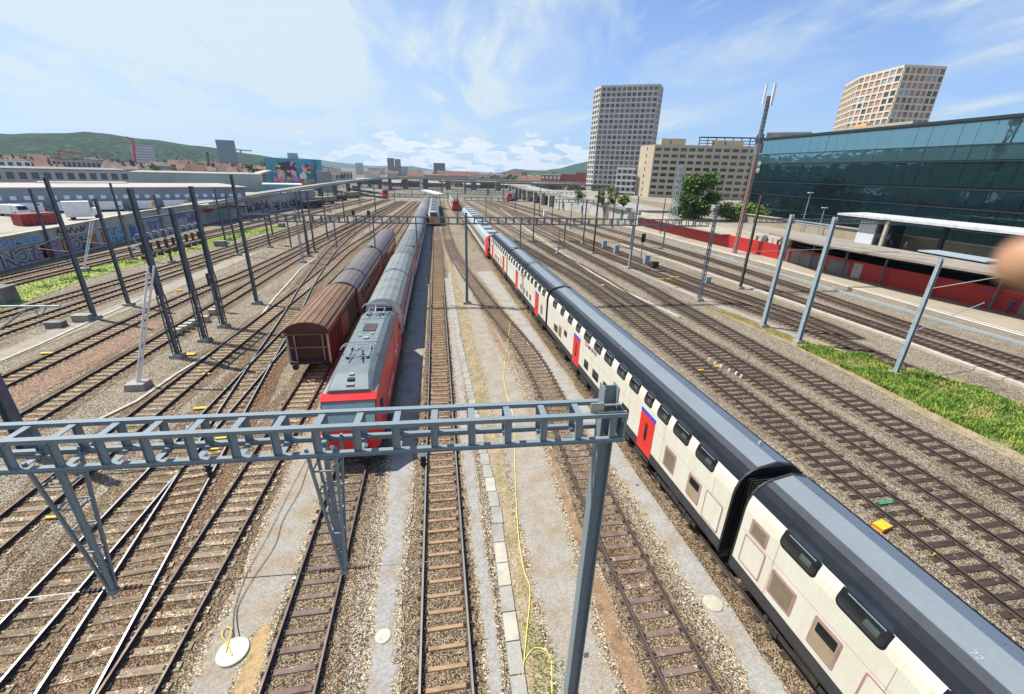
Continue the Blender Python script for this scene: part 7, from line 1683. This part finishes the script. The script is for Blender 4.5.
# ------------------------------------------------------------------ overhead wires
def wire(pts, label, r=.012, m=None, sag=0.0, group='overhead contact wires'):
    b = MB(); P = []
    for (a, c) in zip(pts[:-1], pts[1:]):
        n = 8
        for k in range(n):
            t = k / n; P.append((a[0]+(c[0]-a[0])*t, a[1]+(c[1]-a[1])*t, a[2]+(c[2]-a[2])*t - sag*4*t*(1-t)))
    P.append(pts[-1]); b.tube(P, r, 4, caps=False); tag(b.build('overhead_wire', m or m_rust), label, 'wire', group)
for x, l in [(-17.3, 'over the worn track by the left masts'), (-13.3, 'over the second track left of the goods wagon'), (9.8, 'over the double-deck train'), (20.3, 'over the first dark-sleepered track'), (23.6, 'over the second dark-sleepered track'), (27.8, 'over the verge track')]:
    wire([(x, 30, 5.6), (x, 80, 5.6), (x*.9, 150, 5.6)], 'thin contact wire running ' + l, .011)
for x, l in [(-23.0, 'over the track beside the pink gravel'), (-28.3, 'over the track left of the pink gravel'), (-17.3, 'above the worn track by the left masts'), (9.8, 'above the double-deck train'), (20.3, 'above the first dark-sleepered track'), (27.8, 'above the verge track'), (46, 'above the track right of the pale kerb'), (49.8, 'above the track nearest the platform')]:
    wire([(x, 34, 7.4), (x, 80, 7.4), (x*.95, 126, 7.4)], 'thin sagging carrier wire ' + l, .012, sag=.9, group='overhead carrier wires')
for x, l in [(-4.6, 'over the red locomotive and grey coaches'), (-9.0, 'over the goods wagon'), (-23.0, 'over the track beside the pink gravel'), (-28.3, 'over the track left of the pink gravel'), (-36.5, 'over the track right of the grassy strip'), (-40, 'over the far track of the grassy strip'), (38, 'over the right border of the green verge'), (46, 'over the track right of the pale kerb'), (49.8, 'over the track nearest the platform'), (0.0, 'over the middle track'), (6.5, 'over the rusty track by the double-deck train')]:
    wire([(x, 48, 5.6), (x, 90, 5.6), (x*.92, 150, 5.6)], 'thin contact wire running ' + l, .010)
for x in (-28.3, -23.0, -17.3, 9.8, 20.3, 27.8, 46, 49.8):
    b = MB()
    for k in range(6):
        y = 40 + k * 7; f = (y - 34) / 46; zc = 7.4 - .9*4*f*(1-f)
        b.tube([(x, y, zc), (x, y, 5.6)], .008, 4, caps=False)
    tag(b.build('dropper_wires', m_rust), 'thin vertical dropper wires hanging from a carrier wire over the yard', 'wire', 'dropper wires of the overhead line')
p1, p2 = at(740, 288, 0), at(895, 374, 0)
wire([(p1.x, p1.y, 5.0), (41.5, 36, 8.2)], 'thin guy wire slanting down left of the second sunlit mast', .014, m_galv_l, group='guy wires')
wire([(35.5, 25.4, 6.9), (47, 25.6, 8.4)], 'pale guy rod going up right from the green-grey mast', .035, m_conc_l, group='guy wires')
wire([(35.5, 25.4, 3.5), (44.5, 27.4, 5.1)], 'pale horizontal tube arm of the green-grey mast', .045, m_galv_l, group='guy wires')
pw1 = at(0, 307, 0); a_ = atY(-30, 306.5, 22); c_ = atY(60, 306.2, 22)
rr_ = thing('bracket_arm', 'pale horizontal bracket arm with a diagonal strut entering from the left edge', 'bracket', (a_.x, a_.y, a_.z)); b = MB(); b.tube([a_, c_], .05, 8); b.build('arm_tube', m_galv_l, rr_, world=True)
b = MB(); s1, s2 = atY(-12, 338, 22), atY(27, 309, 22); b.tube([s1, s2], .04, 8); b.tube([atY(34, 308, 22), atY(40, 318, 22), atY(46, 308, 22)], .025, 6); b.build('strut', m_galv, rr_, world=True)

# ------------------------------------------------------------------ photographer's hand at the right edge
def hand():
    tip = ray(978, 264).normalized() * .15 + Vector((0, 0, CAMZ))
    fx = Vector((rd.x, fd.x, -nd.x)).normalized()        # towards picture right
    fu = -Vector((rd.y, fd.y, -nd.y)).normalized()       # picture up
    ff = Vector((rd.z, fd.z, -nd.z)).normalized()        # forward
    def P(a, b_, c): return tip + fx * a + fu * b_ + ff * c
    r_ = thing('person', 'blurred fingertip of the photographer at the right edge of the picture', 'person', tip)
    J = [P(.165, -.02, .0), P(.12, -.015, .0), P(.075, -.01, .002), P(.045, -.006, .002), P(.020, -.001, 0), P(.0065, .001, 0)]
    Rr = [.030, .024, .0108, .0088, .0076, .0058]; E_ = [(0,1),(1,2),(2,3),(3,4),(4,5)]
    b0 = 1
    for k in range(4):
        off = -.012 - k * .019; n0 = len(J)
        J += [P(.118, off - .01, .006), P(.082, off - .013, .010), P(.070, off - .016, .034 - k*.002), P(.090, off - .018, .048 - k*.002)]
        Rr += [.012, .0095, .0088, .0075]; E_ += [(1 if k < 2 else 0, n0), (n0, n0+1), (n0+1, n0+2), (n0+2, n0+3)]
    n0 = len(J); J += [P(.21, -.05, -.02), P(.30, -.09, -.06), P(.42, -.14, -.10)]; Rr += [.027, .033, .042]; E_ += [(0, n0), (n0, n0+1), (n0+1, n0+2)]
    me = bpy.data.meshes.new('hand'); me.from_pydata([tuple(j - tip) for j in J], E_, []); o = bpy.data.objects.new('hand', me); COL.objects.link(o)
    o.modifiers.new('skin', 'SKIN')
    for i, v in enumerate(me.skin_vertices[0].data): v.radius = (Rr[i], Rr[i]); v.use_root = (i == 0)
    s = o.modifiers.new('sub', 'SUBSURF'); s.levels = 2; s.render_levels = 2
    dg = bpy.context.evaluated_depsgraph_get(); dg.update(); m2 = bpy.data.meshes.new_from_object(o.evaluated_get(dg)); bpy.data.objects.remove(o)
    m2.materials.clear(); m2.materials.append(m_skin)
    for p_ in m2.polygons: p_.use_smooth = True
    o = bpy.data.objects.new('body', m2); COL.objects.link(o); o.parent = r_
hand()

# ------------------------------------------------------------------ air
hz = MB(); hz.box(-8500, 8500, -250, 10500, -12, 420)
def haze_mat():
    m = bpy.data.materials.new('haze'); m.use_nodes = True; N = m.node_tree.nodes; N.clear()
    v = N.new('ShaderNodeVolumePrincipled'); v.inputs['Color'].default_value = (0.62, 0.80, 1.0, 1); v.inputs['Density'].default_value = 0.00009; v.inputs['Anisotropy'].default_value = 0.2
    o = N.new('ShaderNodeOutputMaterial'); m.node_tree.links.new(v.outputs[0], o.inputs['Volume']); return m
tag(hz.build('haze', haze_mat()), kind='stuff')
